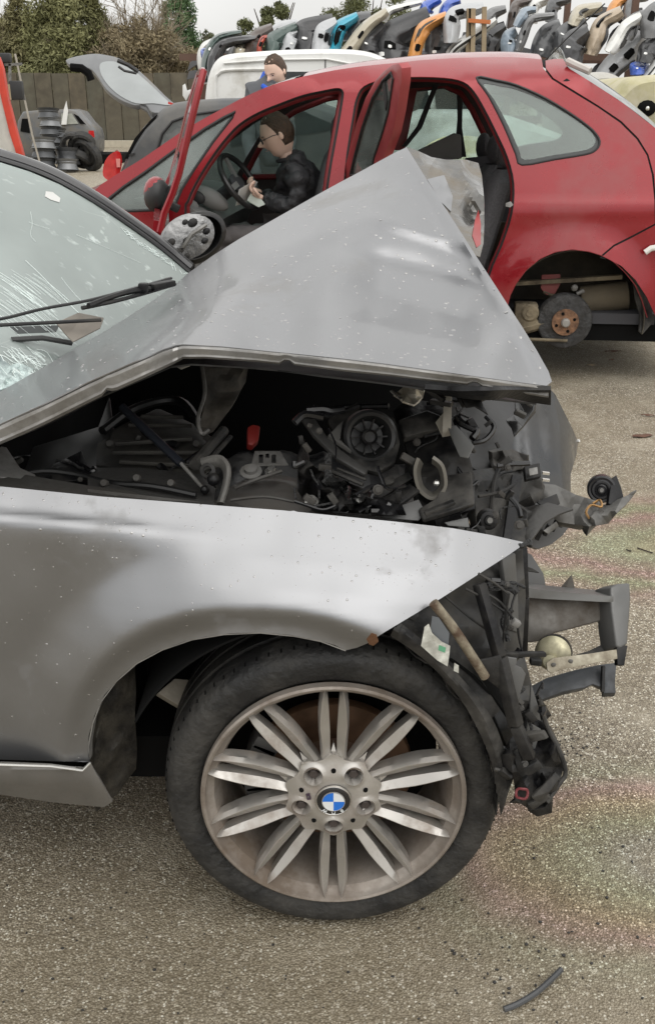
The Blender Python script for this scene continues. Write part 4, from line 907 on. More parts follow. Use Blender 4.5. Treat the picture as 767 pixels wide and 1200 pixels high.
slab('arm_top_web', [(628, 588, 1.84), (652, 578, 1.87), (656, 590, 1.85), (640, 596, 1.83)], .004, blk, bmw)
m = MB(); m.tube(pathpx([(690, 608, 1.84), (686, 600, 1.85), (692, 592, 1.86), (704, 594, 1.85), (702, 586, 1.87), (694, 590, 1.87)]), .0026, 6); m.build('copper_wire', pbr('copper', (.38, .22, .09), .4, .7), bmw)
def disc(name, px, py, Y, r, ax, mt, prof):
    m = MB(); m.lathe(prof, at(px, py, Y), ax, 32); return m.build(name, mt, bmw)
hn = disc('horn', 704, 573, 1.93, .03, (-.25, -1, .2), pbr('horn_black', (.018, .018, .02), .3), [(0, .016), (.007, .016), (.009, .010), (.013, .008), (.015, .013), (.019, .013), (.022, .009), (.026, .010), (.0295, .006), (.0295, -.016), (0, -.016)])
m = MB(); m.lathe([(0, .019), (.004, .019), (.005, .014)], at(704, 573, 1.93), (-.25, -1, .2), 12); m.build('horn_stud', greymet, hn)
slab('horn_bracket', [(716, 560, 1.93), (722, 556, 1.94), (728, 572, 1.92), (732, 588, 1.89), (720, 592, 1.88), (712, 590, 1.88)], .014, blk, bmw, bevel=.003)
# ---- lower nose
slab('front_panel', [(478, 724, 1.50), (520, 696, 1.52), (560, 668, 1.55), (612, 642, 1.60), (616, 700, 1.60), (612, 760, 1.60), (628, 822, 1.60), (640, 868, 1.58), (600, 890, 1.52), (575, 830, 1.48), (545, 785, 1.47), (515, 748, 1.47)], .012, pbr('nose_black', (.028, .028, .028), .55, bump=.25, bs=25, dirt=(.08, .075, .065), damt=.35, ds=9), bmw, rough=.025, rs=.04, step=10)
m = MB()
inE = spline([(459, 746), (500, 776), (538, 818), (562, 860), (577, 900), (586, 955)], 6); outE = spline([(467, 728), (508, 762), (547, 802), (575, 840), (590, 876), (601, 912), (605, 952)], 6)
def lstr(u, v):
    i = min(int(u * (len(inE) - 1)), len(inE) - 1); a, b = inE[i], outE[i]; x = a[0] + (b[0] - a[0]) * v; y = a[1] + (b[1] - a[1]) * v
    return at(x, y, interp(u, [(0, 1.445), (.4, 1.43), (.8, 1.435), (1, 1.44)]) - .012 * sin(pi * v) + .004 * nz3(u * 12, v * 2))
m.grid(lstr, 60, 5); m.build('liner_edge', blk2, bmw, solid=.003)
m = MB()
def lin2(u, v):
    i = min(int(u * (len(inE) - 1)), len(inE) - 1); a = inE[i]; Y = interp(u, [(0, 1.445), (1, 1.44)]); p = at(a[0], a[1], Y); return p + Vector((.006 * sin(u * 30), .24 * v, 0))
m.grid(lin2, 60, 4); m.build('liner_inner', blk, bmw, solid=.003)
slab('dusty_liner_top', [(464, 738, 1.46), (470, 727, 1.47), (500, 706, 1.49), (520, 718, 1.49), (560, 790, 1.46), (586, 832, 1.46), (572, 846, 1.44), (540, 800, 1.44), (505, 765, 1.445)], .004, blk2, bmw, rough=.012, rs=.05)
stk = pbr('dirty_label', (.52, .52, .47), .6, var=.3, vs=60, dirt=(.25, .24, .2), damt=.55, ds=40)
slab('label', [(497, 735, 1.4190), (502, 731, 1.4200), (506, 742, 1.4190), (517, 752, 1.4180), (527, 757, 1.4180), (526, 768, 1.4160), (524, 781, 1.4140), (512, 774, 1.4150), (493, 757, 1.4160)], .001, stk, bmw, step=6, bevel=0)
slab('label_print', [(514, 756, 1.4165), (522, 759, 1.4160), (521, 765, 1.4155), (513, 762, 1.4160)], .0006, pbr('label_green', (.12, .34, .2), .6), bmw, bevel=0)
slab('label_scrap', [(532, 777, 1.4140), (537, 780, 1.4140), (537, 789, 1.4130), (531, 786, 1.4130)], .001, stk, bmw, bevel=0)
slab('label_strip', [(506, 722, 1.4280), (514, 724, 1.4280), (526, 742, 1.4250), (525, 756, 1.4240), (514, 750, 1.4240), (504, 738, 1.4250)], .001, pbr('faded_grey_label', (.12, .13, .14), .4), bmw, bevel=0)
m = MB(); m.tube(pathpx([(507, 706, 1.44), (530, 735, 1.435), (550, 765, 1.435), (568, 793, 1.44)]), .0085, 12); m.build('rusty_tube', pbr('rusty_pale_tube', (.33, .30, .22), .55, .2, var=.4, vs=30, bump=.3, bs=60, dirt=(.08, .05, .03), damt=.7, ds=22), bmw)
m = MB(); m.beam(at(561, 684, 1.50), at(585, 770, 1.45), .018, .02); m.beam(at(585, 770, 1.45), at(604, 850, 1.42), .020, .022); m.beam(at(604, 850, 1.42), at(620, 888, 1.41), .020, .02); m.build('diagonal_stay', blk, bmw, bevel=.003)
slab('vertical_support', [(588, 655, 1.56), (604, 648, 1.58), (607, 700, 1.58), (608, 742, 1.58), (597, 738, 1.55), (594, 700, 1.55)], .012, pbr('support_grey', (.085, .085, .083), .45, bump=.15, bs=50), bmw, bevel=.003)
m = MB(); m.beam(at(611, 640, 1.64), at(613, 700, 1.62), .014, .02); m.beam(at(613, 700, 1.62), at(611, 765, 1.62), .014, .02); m.build('black_support', blk, bmw, bevel=.003)
for pts in ([(560, 672), (580, 684), (596, 697)], [(545, 690), (565, 700), (590, 716)], [(596, 695), (592, 720), (588, 760)], [(566, 694), (586, 706), (606, 733)], [(606, 735), (608, 750), (612, 766)], [(520, 698), (548, 722), (570, 738)], [(588, 760), (600, 768), (612, 770)]):
    m = MB(); m.tube([at(x, y, 1.49) for x, y in spline(pts, 4)], .0022, 6); m.build('wire', blk2, bmw)
m = MB(); m.box(at(604, 730, 1.48), (.014, .012, .012), Matrix.Rotation(.6, 3, 'Y')); m.build('connector', greymet, bmw, bevel=.002)
slab('cross_rib', [(585, 766, 1.45), (640, 765, 1.50), (640, 770, 1.50), (585, 771, 1.45)], .01, blk2, bmw)
slab('folded_rib', [(555, 775, 1.445), (585, 768, 1.445), (600, 800, 1.43), (590, 812, 1.43), (572, 798, 1.44)], .006, blk, bmw, rough=.02)
for q in ([(600, 778), (611, 783), (616, 790), (607, 823), (598, 812)], [(618, 846), (634, 855), (624, 887), (612, 882)], [(594, 770), (606, 772), (600, 800), (592, 796)], [(622, 800), (630, 826), (634, 846), (620, 838)]):
    slab('grille_facet', [(x, y, 1.455 + .0006 * (x - 600)) for x, y in q], .005, pbr('facet_grey', (.10, .10, .098), .45, bump=.1, bs=60), bmw, bevel=.002)
m = MB(); m.tube(pathpx([(632, 820, 1.50), (640, 850, 1.49), (655, 880, 1.47), (662, 905, 1.46), (655, 918, 1.45), (640, 940, 1.43)]), .0045, 8); m.build('grille_frame_edge', blk2, bmw)
slab('lower_grille_corner', [(596, 868, 1.46), (632, 822, 1.52), (644, 860, 1.50), (660, 900, 1.47), (652, 925, 1.44), (638, 946, 1.42), (622, 950, 1.41), (604, 938, 1.41), (600, 905, 1.43)], .02, blk, bmw, rough=.05, rs=.06, step=7, bevel=.002)
for q in ([(606, 905), (630, 892), (636, 900), (612, 914)], [(622, 935), (650, 905), (656, 912), (632, 944)], [(616, 862), (636, 858), (640, 866), (618, 872)], [(600, 880), (606, 878), (614, 905), (606, 908)], [(618, 944), (640, 930), (644, 936), (624, 950)]):
    slab('grille_bar', [(x, y, 1.42) for x, y in q], .012, blk2, bmw, bevel=.002, rough=.02)
m = MB(); cc_ = at(611, 930, 1.395); 
m.tube([cc_ + Vector((cos(2 * pi * k / 20) * .0105, .002 * sin(k), sin(2 * pi * k / 20) * .0115)) for k in range(21)], .0024, 6); m.build('red_ring_clip', pbr('faded_red', (.16, .03, .035), .5), bmw)
# crash bar bracket, lower
slab('crash_bracket', [(612, 692, 1.76), (640, 694, 1.76), (716, 700, 1.76), (720, 712, 1.75), (718, 724, 1.74), (680, 734, 1.73), (650, 742, 1.72), (632, 752, 1.71), (614, 754, 1.71)], .05, pbr('rusting_bracket', (.13, .122, .11), .5, .25, bump=.15, bs=30, dirt=(.055, .042, .03), damt=.75, ds=14), bmw, rough=.012, rs=.03, bevel=.005)
slab('crash_bracket_flange', [(610, 688, 1.74), (640, 692, 1.735), (718, 699, 1.735), (718, 706, 1.73), (640, 702, 1.73), (612, 700, 1.735)], .07, pbr('flange_grey', (.17, .17, .165), .4, .3, bump=.1, bs=40), bmw, bevel=.003)
slab('crash_beam_end', [(715, 688, 1.74), (724, 684, 1.76), (738, 683, 1.77), (739, 700, 1.75), (737, 730, 1.72), (735, 755, 1.69), (727, 760, 1.68), (722, 758, 1.68), (719, 735, 1.70), (716, 715, 1.72)], .05, pbr('beam_grey', (.12, .12, .117), .38, .25, .15, bump=.1, bs=30), bmw, bevel=.006, rough=.006)
slab('beam_end_tab', [(722, 758, 1.68), (735, 756, 1.69), (731, 780, 1.66), (723, 779, 1.66)], .012, blk, bmw)
slab('black_gusset', [(640, 778, 1.69), (690, 762, 1.71), (724, 745, 1.73), (722, 760, 1.71), (690, 772, 1.69)], .01, blk2, bmw)
gold = pbr('zinc_gold', (.48, .45, .31), .38, .65, 0, .15, 20, dirt=(.2, .18, .13), damt=.4, ds=20)
hd = Vector((-.35, -.9, .35)).normalized(); hcn = at(647, 766, 1.66)
m = MB(); m.lathe([(0, -.012), (.0345, -.012), (.0345, -.004), (.030, .002), (.022, .006), (.014, .008), (.0, .008)], hcn, hd, 32); h2 = m.build('zinc_horn', gold, bmw)
m = MB(); m.lathe([(.0355, -.024), (.0355, -.006), (0, -.006)], hcn, hd, 28); m.build('horn_rear_shell', blk, h2)
m = MB(); m.lathe([(.011, .0), (.011, .030), (.013, .031), (.013, .036), (0, .037)], hcn + Vector((.0, 0, -.012)), hd, 20); m.build('horn_stud', gold, h2)
m = MB(); m.box(at(627, 775, 1.62), (.022, .016, .012), Matrix.Rotation(.1, 3, 'Y')); m.build('horn_plug', blk2, h2, bevel=.002)
slab('strap', [(641, 786, 1.615), (640, 777, 1.62), (648, 771, 1.625), (690, 766, 1.65), (722, 761, 1.67), (723, 772, 1.66), (690, 778, 1.64), (652, 786, 1.61), (646, 789, 1.61)], .003, pbr('strap_tan', (.40, .37, .29), .42, .45, 0, .15, 25, dirt=(.16, .13, .09), damt=.5, ds=18), bmw, bevel=.0008)
for x, y in ((648, 779), (668, 775), (712, 768)):
    m = MB(); m.ball(at(x, y, 1.617 + (x - 648) * .0007), (.005, .002, .005), 8); m.build('strap_rivet', greymet, bmw)
slab('lower_arc', [(618, 806, 1.72), (640, 794, 1.73), (672, 785, 1.74), (700, 779, 1.75), (722, 776, 1.75), (720, 800, 1.72), (721, 812, 1.71), (706, 812, 1.71), (706, 806, 1.71), (694, 802, 1.71), (684, 806, 1.70), (660, 810, 1.69), (640, 818, 1.68), (624, 824, 1.67)], .02, pbr('blue_black_plastic', (.05, .055, .062), .4, bump=.1, bs=50, dirt=(.03, .03, .03), damt=.5, ds=16), bmw, rough=.008, bevel=.002)
slab('arc_end_fin', [(705, 780, 1.73), (709, 780, 1.73), (708, 811, 1.70), (704, 811, 1.70)], .012, blk2, bmw)
slab('hanging_flap', [(611, 645, 1.85), (622, 650, 1.86), (636, 672, 1.86), (640, 692, 1.84), (614, 694, 1.80)], .004, pbr('flap_grey', (.10, .10, .10), .6), bmw)
slab('small_fin', [(612, 662, 1.78), (624, 666, 1.78), (632, 671, 1.77), (612, 668, 1.77)], .003, blk, bmw)
m = MB(); m.box(at(611, 693, 1.70), (.02, .012, .010)); m.ball(at(609, 684, 1.69), .006, 8); m.build('bright_clip', steel, bmw)
# dark filler behind the nose so that the structure reads solid
m = MB(); m.box((.30, 2.05, .45), (.08, .55, .24)); m.build('nose_filler', dark, bmw)
# looms, hoses, clips and fixings strewn through the bay and the nose
rw_ = random.Random(17); glossy = pbr('glossy_hose_black', (.008, .008, .009), .22); hose2 = pbr('ribbed_hose', (.02, .02, .02), .45, bump=.8, bs=200)
zones = [((120, 250), (500, 590), 1.68, 1.95, 9), ((345, 480), (480, 600), 1.60, 1.74, 16), ((480, 620), (470, 640), 1.60, 1.85, 16), ((572, 635), (680, 915), 1.44, 1.56, 12), ((0, 110), (535, 570), 1.70, 1.8, 4)]
def depth_of(y, lo, hi, ys): return hi + (lo - hi) * (y - ys[0]) / (ys[1] - ys[0])
for (xs_, ys_, lo, hi, n_) in zones:
    for k in range(n_):
        x = rw_.uniform(*xs_); y = rw_.uniform(*ys_); p = [(x, y, depth_of(y, lo, hi, ys_) - .02)]
        if math.hypot(x - 434, y - 512) < 48: continue; a = rw_.uniform(0, 2 * pi)
        for q in range(3):
            a += rw_.gauss(0, .7); d = rw_.uniform(9, 22); nx_ = min(xs_[1], max(xs_[0], p[-1][0] + cos(a) * d)); ny = min(ys_[1], max(ys_[0], p[-1][1] + sin(a) * d * .8)); p.append((nx_, ny, depth_of(ny, lo, hi, ys_) - .02))
        r = rw_.choice((.0016, .0022, .003, .005, .0075)); m = MB(); m.tube(pathpx(p, 4), r, 7); m.build('hose' if r > .004 else 'wire', glossy if rw_.random() < .5 else hose2, bmw)
    for k in range(n_):
        x = rw_.uniform(*xs_); y = rw_.uniform(*ys_); c = at(x, y, depth_of(y, lo, hi, ys_) - .025); m = MB()
        if math.hypot(x - 434, y - 512) < 40: continue
        s_ = rw_.uniform(.004, .010); R3 = Matrix.Rotation(rw_.uniform(0, 3), 3, 'Y') @ Matrix.Rotation(rw_.uniform(-.6, .6), 3, 'X')
        if k % 3 == 0: m.lathe([(0, .004), (s_ * .6, .004), (s_ * .7, .002), (s_, .001), (s_, -.003)], c, (rw_.uniform(-.4, .4), -1, .4), 8); m.build('bolt', grime, bmw)
        else: m.box(c, (s_ * 2.6, s_, s_ * 1.3), R3); m.build('clip', rw_.choice((blk2, grime, blk)), bmw, bevel=.001)
# --- rain drops on the painted panels (many hundreds, too small to pick apart)
drop_m = pbr('rain_drop', (.36, .355, .35), .12, .7, .6, .02)
m = MB(); rnd = random.Random(3)
cp = Vector((0, 0, HC))
def drops(outl, fn, n, rmin, rmax, dens=None):
    P = np.array([p[:2] for p in outl]); x0, y0 = P.min(0); x1, y1 = P.max(0); k = 0
    while k < n:
        x = rnd.uniform(max(0, x0), x1); y = rnd.uniform(y0, y1)
        if not inpoly(x, y, P) or (dens and rnd.random() > dens(x, y)): continue
        k += 1; a = at(x, y, fn(x, y)); b = at(x + 1.5, y, fn(x + 1.5, y)); c = at(x, y + 1.5, fn(x, y + 1.5)); nn_ = (b - a).cross(c - a).normalized()
        if nn_.dot(cp - a) < 0: nn_ = -nn_
        t1 = (b - a).normalized(); t2 = nn_.cross(t1); r = rmin + (rmax - rmin) * rnd.random() ** 3; el = rnd.uniform(.8, 1.25); base = len(m.v)
        for q in range(8): an = q * pi / 4; m.v.append(a + t1 * cos(an) * r * el + t2 * sin(an) * r)
        for q in range(8): an = q * pi / 4; m.v.append(a + t1 * cos(an) * r * .65 * el + t2 * sin(an) * r * .65 + nn_ * r * .22)
        m.v.append(a + nn_ * r * .32)
        for q in range(8): q2 = (q + 1) % 8; m.f.append((base + q, base + q2, base + 8 + q2, base + 8 + q)); m.f.append((base + 8 + q, base + 8 + q2, base + 16))
drops(wing_out, wingY, 420, .0005, .0024, lambda x, y: 1 if y < 640 + x * .1 else .35)
drops(hood_out, hoodY, 900, .0006, .0042)
o = m.build('rain_drops', drop_m, bmw, fix=False); o['kind'] = 'stuff'
# ================================================================ RED PEOPLE CARRIER
red = pbr('red_metallic_paint', (.27, .008, .014), .26, .30, .6, .06, 4, dirt=(.26, .05, .05), damt=.22, ds=1.2, drough=.5)
reddark = pbr('dusty_red_jamb', (.22, .018, .022), .5, .1, .1, .1, 10)
redpink = pbr('red_faded_door', (.34, .05, .055), .4, .2, .4)
seal_m = pbr('door_seal_black', (.02, .02, .021), .55)
greyplas = pbr('grey_interior_plastic', (.19, .19, .185), .65, bump=.1, bs=120)
darkplas = pbr('charcoal_interior', (.045, .045, .05), .8)
gl_r = glass('car_window_glass', (.68, .78, .75), 1.2, .24, (.50, .56, .53))
gl_c = glass('clearer_window_glass', (.78, .87, .84), .8, .20, (.55, .62, .59))
PSI = radians(6); RU = Vector((cos(PSI), -sin(PSI), 0)); RN = Vector((sin(PSI), cos(PSI), 0)); RW = at(663, 380, 5.5); CP = Vector((0, 0, HC))
rcar = thing('people_carrier', 'red people carrier with its doors open and the rear wheel missing', 'car', (RW.x - 1.3, RW.y + 1.0, 0))
def dside(s, z):
    d = .0
    if z > .98: d += (z - .98) * .27 + .0
    if z > 1.58: d += (z - 1.58) ** 2 * 9
    if z < .75: d += (.75 - z) ** 2 * .12
    if s > .35: d += (s - .35) ** 2 * .40
    if s < -2.7: d += (s + 2.7) ** 2 * .35
    r = math.hypot(s, z - .36); d -= .035 * (1 - sm(.38, .56, r)) * (1 if z > .3 else 0)   # flare round the arch
    d -= .018 * (1 - sm(0, .05, abs(z - (.97 + .05 * s)))) * .5 * (1 if s > -.5 else 0)
    return d
def RC(px, py, off=0.0):
    d = ray(px, py); dn = d.dot(RN); w0 = (RW - CP).dot(RN); t = w0 / dn
    for _ in range(14):
        P = CP + d * t; t += .7 * ((w0 + dside((P - RW).dot(RU), P.z) + off) / dn - t)
    return CP + d * t
def rsheet(name, poly, mat, holes=(), step=14, off=0.0, thick=.004, parent=None, **kw):
    return sheet(name, poly, list(holes), step, None, mat, parent or rcar, thick, mapfn=lambda x, y: RC(x, y, off), **kw)
topline = spline([(-30, 330), (0, 290), (50, 252), (105, 226.5), (119, 216), (142, 201), (168, 185), (205, 159.5), (223, 148), (260, 127.5), (293, 110.5), (330, 96), (380, 84.5), (421, 78), (460, 74), (500, 70), (550, 67.5), (600, 67), (634, 69.5)], 4)
arch = [(704, 299), (690, 294.5), (670, 292), (650, 295), (632, 303), (616, 316), (604, 332), (597, 346), (594, 358)]
quarterlight = [(124, 236), (145, 219), (170, 202), (205, 176), (240, 151), (262, 138), (276, 131), (272, 138), (250, 166), (228, 198), (213, 222), (205, 243), (185, 246), (145, 247.5)]
f_open = spline([(216, 250), (219, 235), (228, 215), (243, 190), (262, 164), (280, 145), (303, 131), (330, 120), (355, 111), (380, 105.5), (396, 103), (402, 107), (402, 117), (395, 158), (386, 210), (378, 280), (372, 395), (240, 400), (222, 340)], 3, True)
r_open = spline([(402, 215), (412, 140), (417, 115), (426, 101), (448, 93), (480, 90), (520, 91), (543, 96), (556, 108), (568, 128), (583, 158), (595, 185), (602, 215), (600, 250), (588, 288), (573, 325), (560, 392), (470, 400), (392, 396)], 3, True)
q_win = spline([(558, 91), (580, 94), (605, 100), (640, 116), (672, 136), (694, 153), (702, 166), (697, 176), (684, 181), (650, 186.5), (611, 193), (604, 180), (590, 147), (572, 112)], 3, True)
side_out = topline + [(636, 80), (646, 93), (672, 109), (700, 126), (726, 144), (745, 163), (757, 182), (763, 205), (766, 235), (766.5, 262), (738, 277), (718, 287)] + arch + [(590, 402), (480, 408), (250, 408), (190, 400), (176, 360), (150, 335), (110, 326), (70, 336), (45, 362), (38, 396), (-20, 392), (-35, 360)]
rsheet('body_side', side_out, red, [quarterlight, f_open, r_open, q_win], 11, ang=40, bstep=7)
rsheet('tailgate', [(638.5, 71), (648, 69), (659, 69), (666, 80), (686, 92.5), (710, 108), (731, 122), (767, 150), (820, 200), (820, 262), (768.5, 262), (768, 235), (765.5, 205), (759, 181), (747, 161.5), (727.5, 142), (701, 124), (673.5, 107), (648, 91.5), (639, 80)], red, (), 12, bstep=7)
rsheet('rear_bumper', [(706, 300), (719, 289), (739, 279), (767, 264), (820, 250), (830, 372), (768, 372), (757, 348), (744, 328), (728, 312)], red, (), 12, bstep=7)
rsheet('shut_line', [(632, 70), (650, 96), (700, 130), (745, 166), (760, 200), (763, 262), (715, 285), (702, 302), (708, 304), (740, 284), (772, 268), (772, 200), (750, 156), (705, 120), (655, 86), (642, 70)], pbr('gap_black', (.008, .008, .008), .9), (), 14, .006)
# top: windscreen, roof, tailgate glass as one crowned surface across the car
def across(P, v, crown=.05):
    d = (P - RW).dot(RN); wd = 1.74 - 2 * max(d, 0); q = P + RN * wd * v; q.z += crown * sin(pi * v) ** .7; return q
def topstrip(name, x0, x1, mat, crown=.05, drop=0.0, thick=.004, side=topline):
    P = [RC(x, y) for x, y in side if x0 <= x <= x1]; m = MB()
    def f(u, v):
        i = min(int(u * (len(P) - 1)), len(P) - 2); k = u * (len(P) - 1) - i; p = across(P[i].lerp(P[i + 1], k), v, crown); p.z -= drop; return p
    m.grid(f, max(6, len(P)), 12); return m.build(name, mat, rcar, solid=thick)
topstrip('bonnet', -31, 112, red, .06); topstrip('windscreen', 105, 352, gl_r, .05, .012); topstrip('roof', 345, 640, red, .045, .0)
topstrip('headliner', 352, 630, darkplas, .03, .05)
gate = spline([(634, 69.5), (659, 69), (666, 80), (686, 92.5), (710, 108), (731, 122), (767, 150), (820, 200)], 4)
topstrip('tailgate_glass', 660, 821, pbr('rear_glass_dark', (.05, .065, .06), .08, 0, .5, dirt=(.2, .2, .18), damt=.4, ds=3), .09, .0, .004, gate)
m = MB(); m.tube([RC(x, y, .02) + Vector((.0, 0, .035)) for x, y in [(664, 80), (672, 84), (690, 92)]], .02, 8); m.build('spoiler_tip', pbr('pale_cap', (.5, .47, .44), .5), rcar)
m = MB(); P0 = RC(636, 73, .3); m.tube([P0, P0 + Vector((.12, 0, .12)), P0 + Vector((.32, 0, .30))], .004, 6); m.ball(P0, (.02, .02, .014), 8); m.build('aerial', blk, rcar)
# glass and seals
rsheet('quarterlight', quarterlight, gl_r, (), 14, .012); 
qin = [(x + (648 - x) * .085, y + (148 - y) * .13) for x, y in q_win]
rsheet('rear_quarter_window', qin, glass('quarter_glass_pale', (.80, .88, .85), 1.5, .13, (.48, .60, .55), fs=3), (), 14, .008)  # pane with a thin pale green film
rsheet('quarter_window_border', q_win, pbr('glass_border_black', (.055, .06, .06), .3), [qin], 9, .006)
def ring(name, poly, r, off, mat, flat=1):
    m = MB(); P = [RC(x, y, off) for x, y in poly]; m.tube(P + [P[0]], r, 8, cap=False, flat=flat); return m.build(name, mat, rcar)
ring('quarterlight_seal', quarterlight, .008, .002, seal_m)
for poly in (f_open, r_open):
    ring('door_seal', poly, .013, .035, seal_m); ring('door_jamb', poly, .02, .085, reddark, 1.6)
ring('window_seal', q_win, .006, .0, seal_m)
# waist crease and side details
rsheet('door_catch', [(592, 238), (598, 236), (601, 240), (597, 243), (592, 242)], greymet, (), 6, -.01, .006)
m = MB(); m.tube([RC(x, y, -.03) for x, y in [(755, 296), (762, 291), (775, 289), (800, 288)]], .016, 10); m.build('bumper_handle', pbr('white_handle', (.75, .74, .70), .35), rcar)
# arch lip, wheel housing, axle
m = MB(); P = [RC(x, y, .0) for x, y in reversed(arch)] + [RC(x, y, .0) for x, y in [(718, 306), (732, 319), (744, 334), (752, 352), (758, 372)]]
def alip(u, v): i = min(int(u * (len(P) - 1)), len(P) - 2); k = u * (len(P) - 1) - i; return P[i].lerp(P[i + 1], k) + RN * .03 * v
m.grid(alip, 40, 1); m.build('arch_lip', reddark, rcar, solid=.003)
hous = pbr('wheel_housing_dusty', (.05, .045, .036), .85, bump=.4, bs=20, dirt=(.10, .085, .06), damt=.6, ds=5)
m = MB()
def hf(u, v):
    a = radians(-8 + 196 * u); r = .40; return RW + RU * (cos(a) * r + .035) + RN * (.04 + .5 * v) + Vector((0, 0, max(-.16, sin(a) * r + .0)))
m.grid(hf, 28, 6); m.build('wheel_housing', hous, rcar, solid=.004)
def rb(s0, s1, d0, d1, z0, z1):
    m = MB(); c = RW + RU * (s0 + s1) / 2 + RN * (d0 + d1) / 2; c.z = (z0 + z1) / 2; m.box(c, (s1 - s0, d1 - d0, z1 - z0), Matrix.Rotation(-PSI, 3, 'Z')); return m
rb(-.42, .5, .5, .53, .25, .85).build('inner_arch_wall', hous, rcar)
rb(-3.3, .75, .12, 1.6, .24, .34).build('underbody', dark, rcar)
drum = pbr('rusty_brake_drum', (.055, .055, .056), .75, .2, var=.6, vs=30, bump=.8, bs=60, dirt=(.03, .028, .026), damt=.6, ds=22)
dc = RW + RN * .05
m = MB(); m.lathe([(0, -.0), (.072, .0), (.075, .004), (.082, .014), (.134, .016), (.148, .020), (.154, .032), (.154, .09), (.135, .10), (0, .10)], dc, RN, 48); dr = m.build('brake_drum', drum, rcar)
m = MB(); m.lathe([(0, -.006), (.074, -.004), (.076, .004)], dc, RN, 32); m.build('hub_rust_face', pbr('rust_orange', (.17, .09, .05), .8, var=.6, vs=35, bump=.5, bs=70), dr)
m = MB(); m.lathe([(0, -.034), (.018, -.033), (.024, -.026), (.026, -.004)], dc, RN, 20); m.build('hub_cap', pbr('hub_grey', (.30, .29, .27), .5, .4), dr)
for k in range(4):
    a = radians(20 + 90 * k); c = dc + RU * cos(a) * .052 + Vector((0, 0, sin(a) * .052)); m = MB(); m.lathe([(0, -.007), (.009, -.007), (.009, .0)], c, RN, 10); m.build('stud_hole', dark, dr)
axm = pbr('muddy_tan_axle', (.20, .165, .11), .85, bump=.4, bs=30, dirt=(.07, .055, .035), damt=.6, ds=9)
def rp(s, d, z): return RW + RU * s + RN * d + Vector((0, 0, z - RW.z))
m = MB(); m.tube([rp(-.27, .12, .30), rp(-.12, .10, .34), rp(0, .12, .36)], [.05, .035, .05], 10); m.build('trailing_arm', axm, rcar)
m = MB(); m.lathe([(0, 0), (.04, 0), (.052, .01), (.052, .09), (0, .09)], rp(-.20, .06, .40), RN, 20); m.lathe([(0, -.004), (.02, -.004), (.022, .004)], rp(-.20, .06, .40), RN, 16); m.build('spring_mount', axm, rcar)
m = MB(); m.box(rp(-.22, .12, .38), (.13, .10, .14), Matrix.Rotation(-PSI, 3, 'Z')); m.build('mount_block', axm, rcar, bevel=.012)
m = MB(); m.tube([rp(.10, .25, .44), rp(.36, .25, .48)], .085, 16); m.build('exhaust_silencer', pbr('muddy_silencer', (.11, .09, .06), .8, bump=.5, bs=20), rcar)
m = MB(); m.box(rp(-.02, .2, .565), (.66, .05, .022), Matrix.Rotation(-PSI, 3, 'Z') @ Matrix.Rotation(-.08, 3, 'Y')); m.build('cross_rail', axm, rcar)
slab('red_dusty_tongue', [(634, 322, 5.72), (656, 321, 5.72), (656, 333, 5.7), (650, 344, 5.7), (640, 346, 5.7), (633, 338, 5.7)], .02, pbr('dusty_red_metal', (.20, .055, .05), .7), rcar, bevel=.004)
m = MB(); m.tube([rp(-.30, .05, .255), rp(.02, .05, .25)], .009, 8); m.tube([rp(-.12, .2, .50), rp(.08, .2, .42)], .012, 8); m.build('brake_pipe', axm, rcar)
m = MB(); m.tube([rp(.06, .14, .50), rp(.10, .14, .52)], .012, 8); m.ball(rp(.04, .1, .54), .02, 8); m.build('bright_fitting', greymet, rcar)
slab('strap_hanger', [(703, 333, 5.75), (716, 331, 5.75), (717, 365, 5.75), (704, 366, 5.75)], .02, pbr('tan_strap', (.26, .17, .09), .8), rcar, bevel=.004)
slab('mud_flap', [(742, 332, 5.56), (752, 336, 5.55), (762, 360, 5.55), (766, 376, 5.55), (752, 392, 5.5), (748, 388, 5.5), (750, 370, 5.52), (744, 350, 5.54)], .012, blk2, rcar)
slab('splash_panel', [(716, 330, 5.8), (742, 326, 5.78), (750, 370, 5.7), (722, 372, 5.7)], .02, hous, rcar, rough=.03)
m = MB(); m.lathe([(0, .01), (.30, .0), (.31, .03), (.31, .17), (.2, .19)], rp(-2.76, .10, .31), RN, 40); fw_ = m.build('wheel', tyre_m, rcar); m = MB(); m.lathe([(0, -.01), (.1, -.012), (.19, -.005), (.2, .01)], rp(-2.76, .10, .31), RN, 24); m.build('wheel_trim', greymet, fw_)
for d in (1.45,):
    m = MB(); m.lathe([(0, .01), (.30, .0), (.31, .03), (.31, .17), (.2, .19)], rp(-2.76, d, .31), RN, 40); m.build('wheel', tyre_m, rcar)
m = MB()
for q in ((-.1, -.1), (.1, -.1), (.1, .1), (-.1, .1)): m.beam(rp(-.75 + q[0], .45 + q[1], 0), rp(-.75 + q[0] * .3, .45 + q[1] * .3, .24), .02, .02)
m.box(rp(-.75, .45, .235), (.1, .1, .015)); st = m.build('axle_stand', pbr('stand_red', (.2, .02, .02), .5), None); tag(st, 'steel axle stand propping the sill of the red people carrier', 'axle stand')
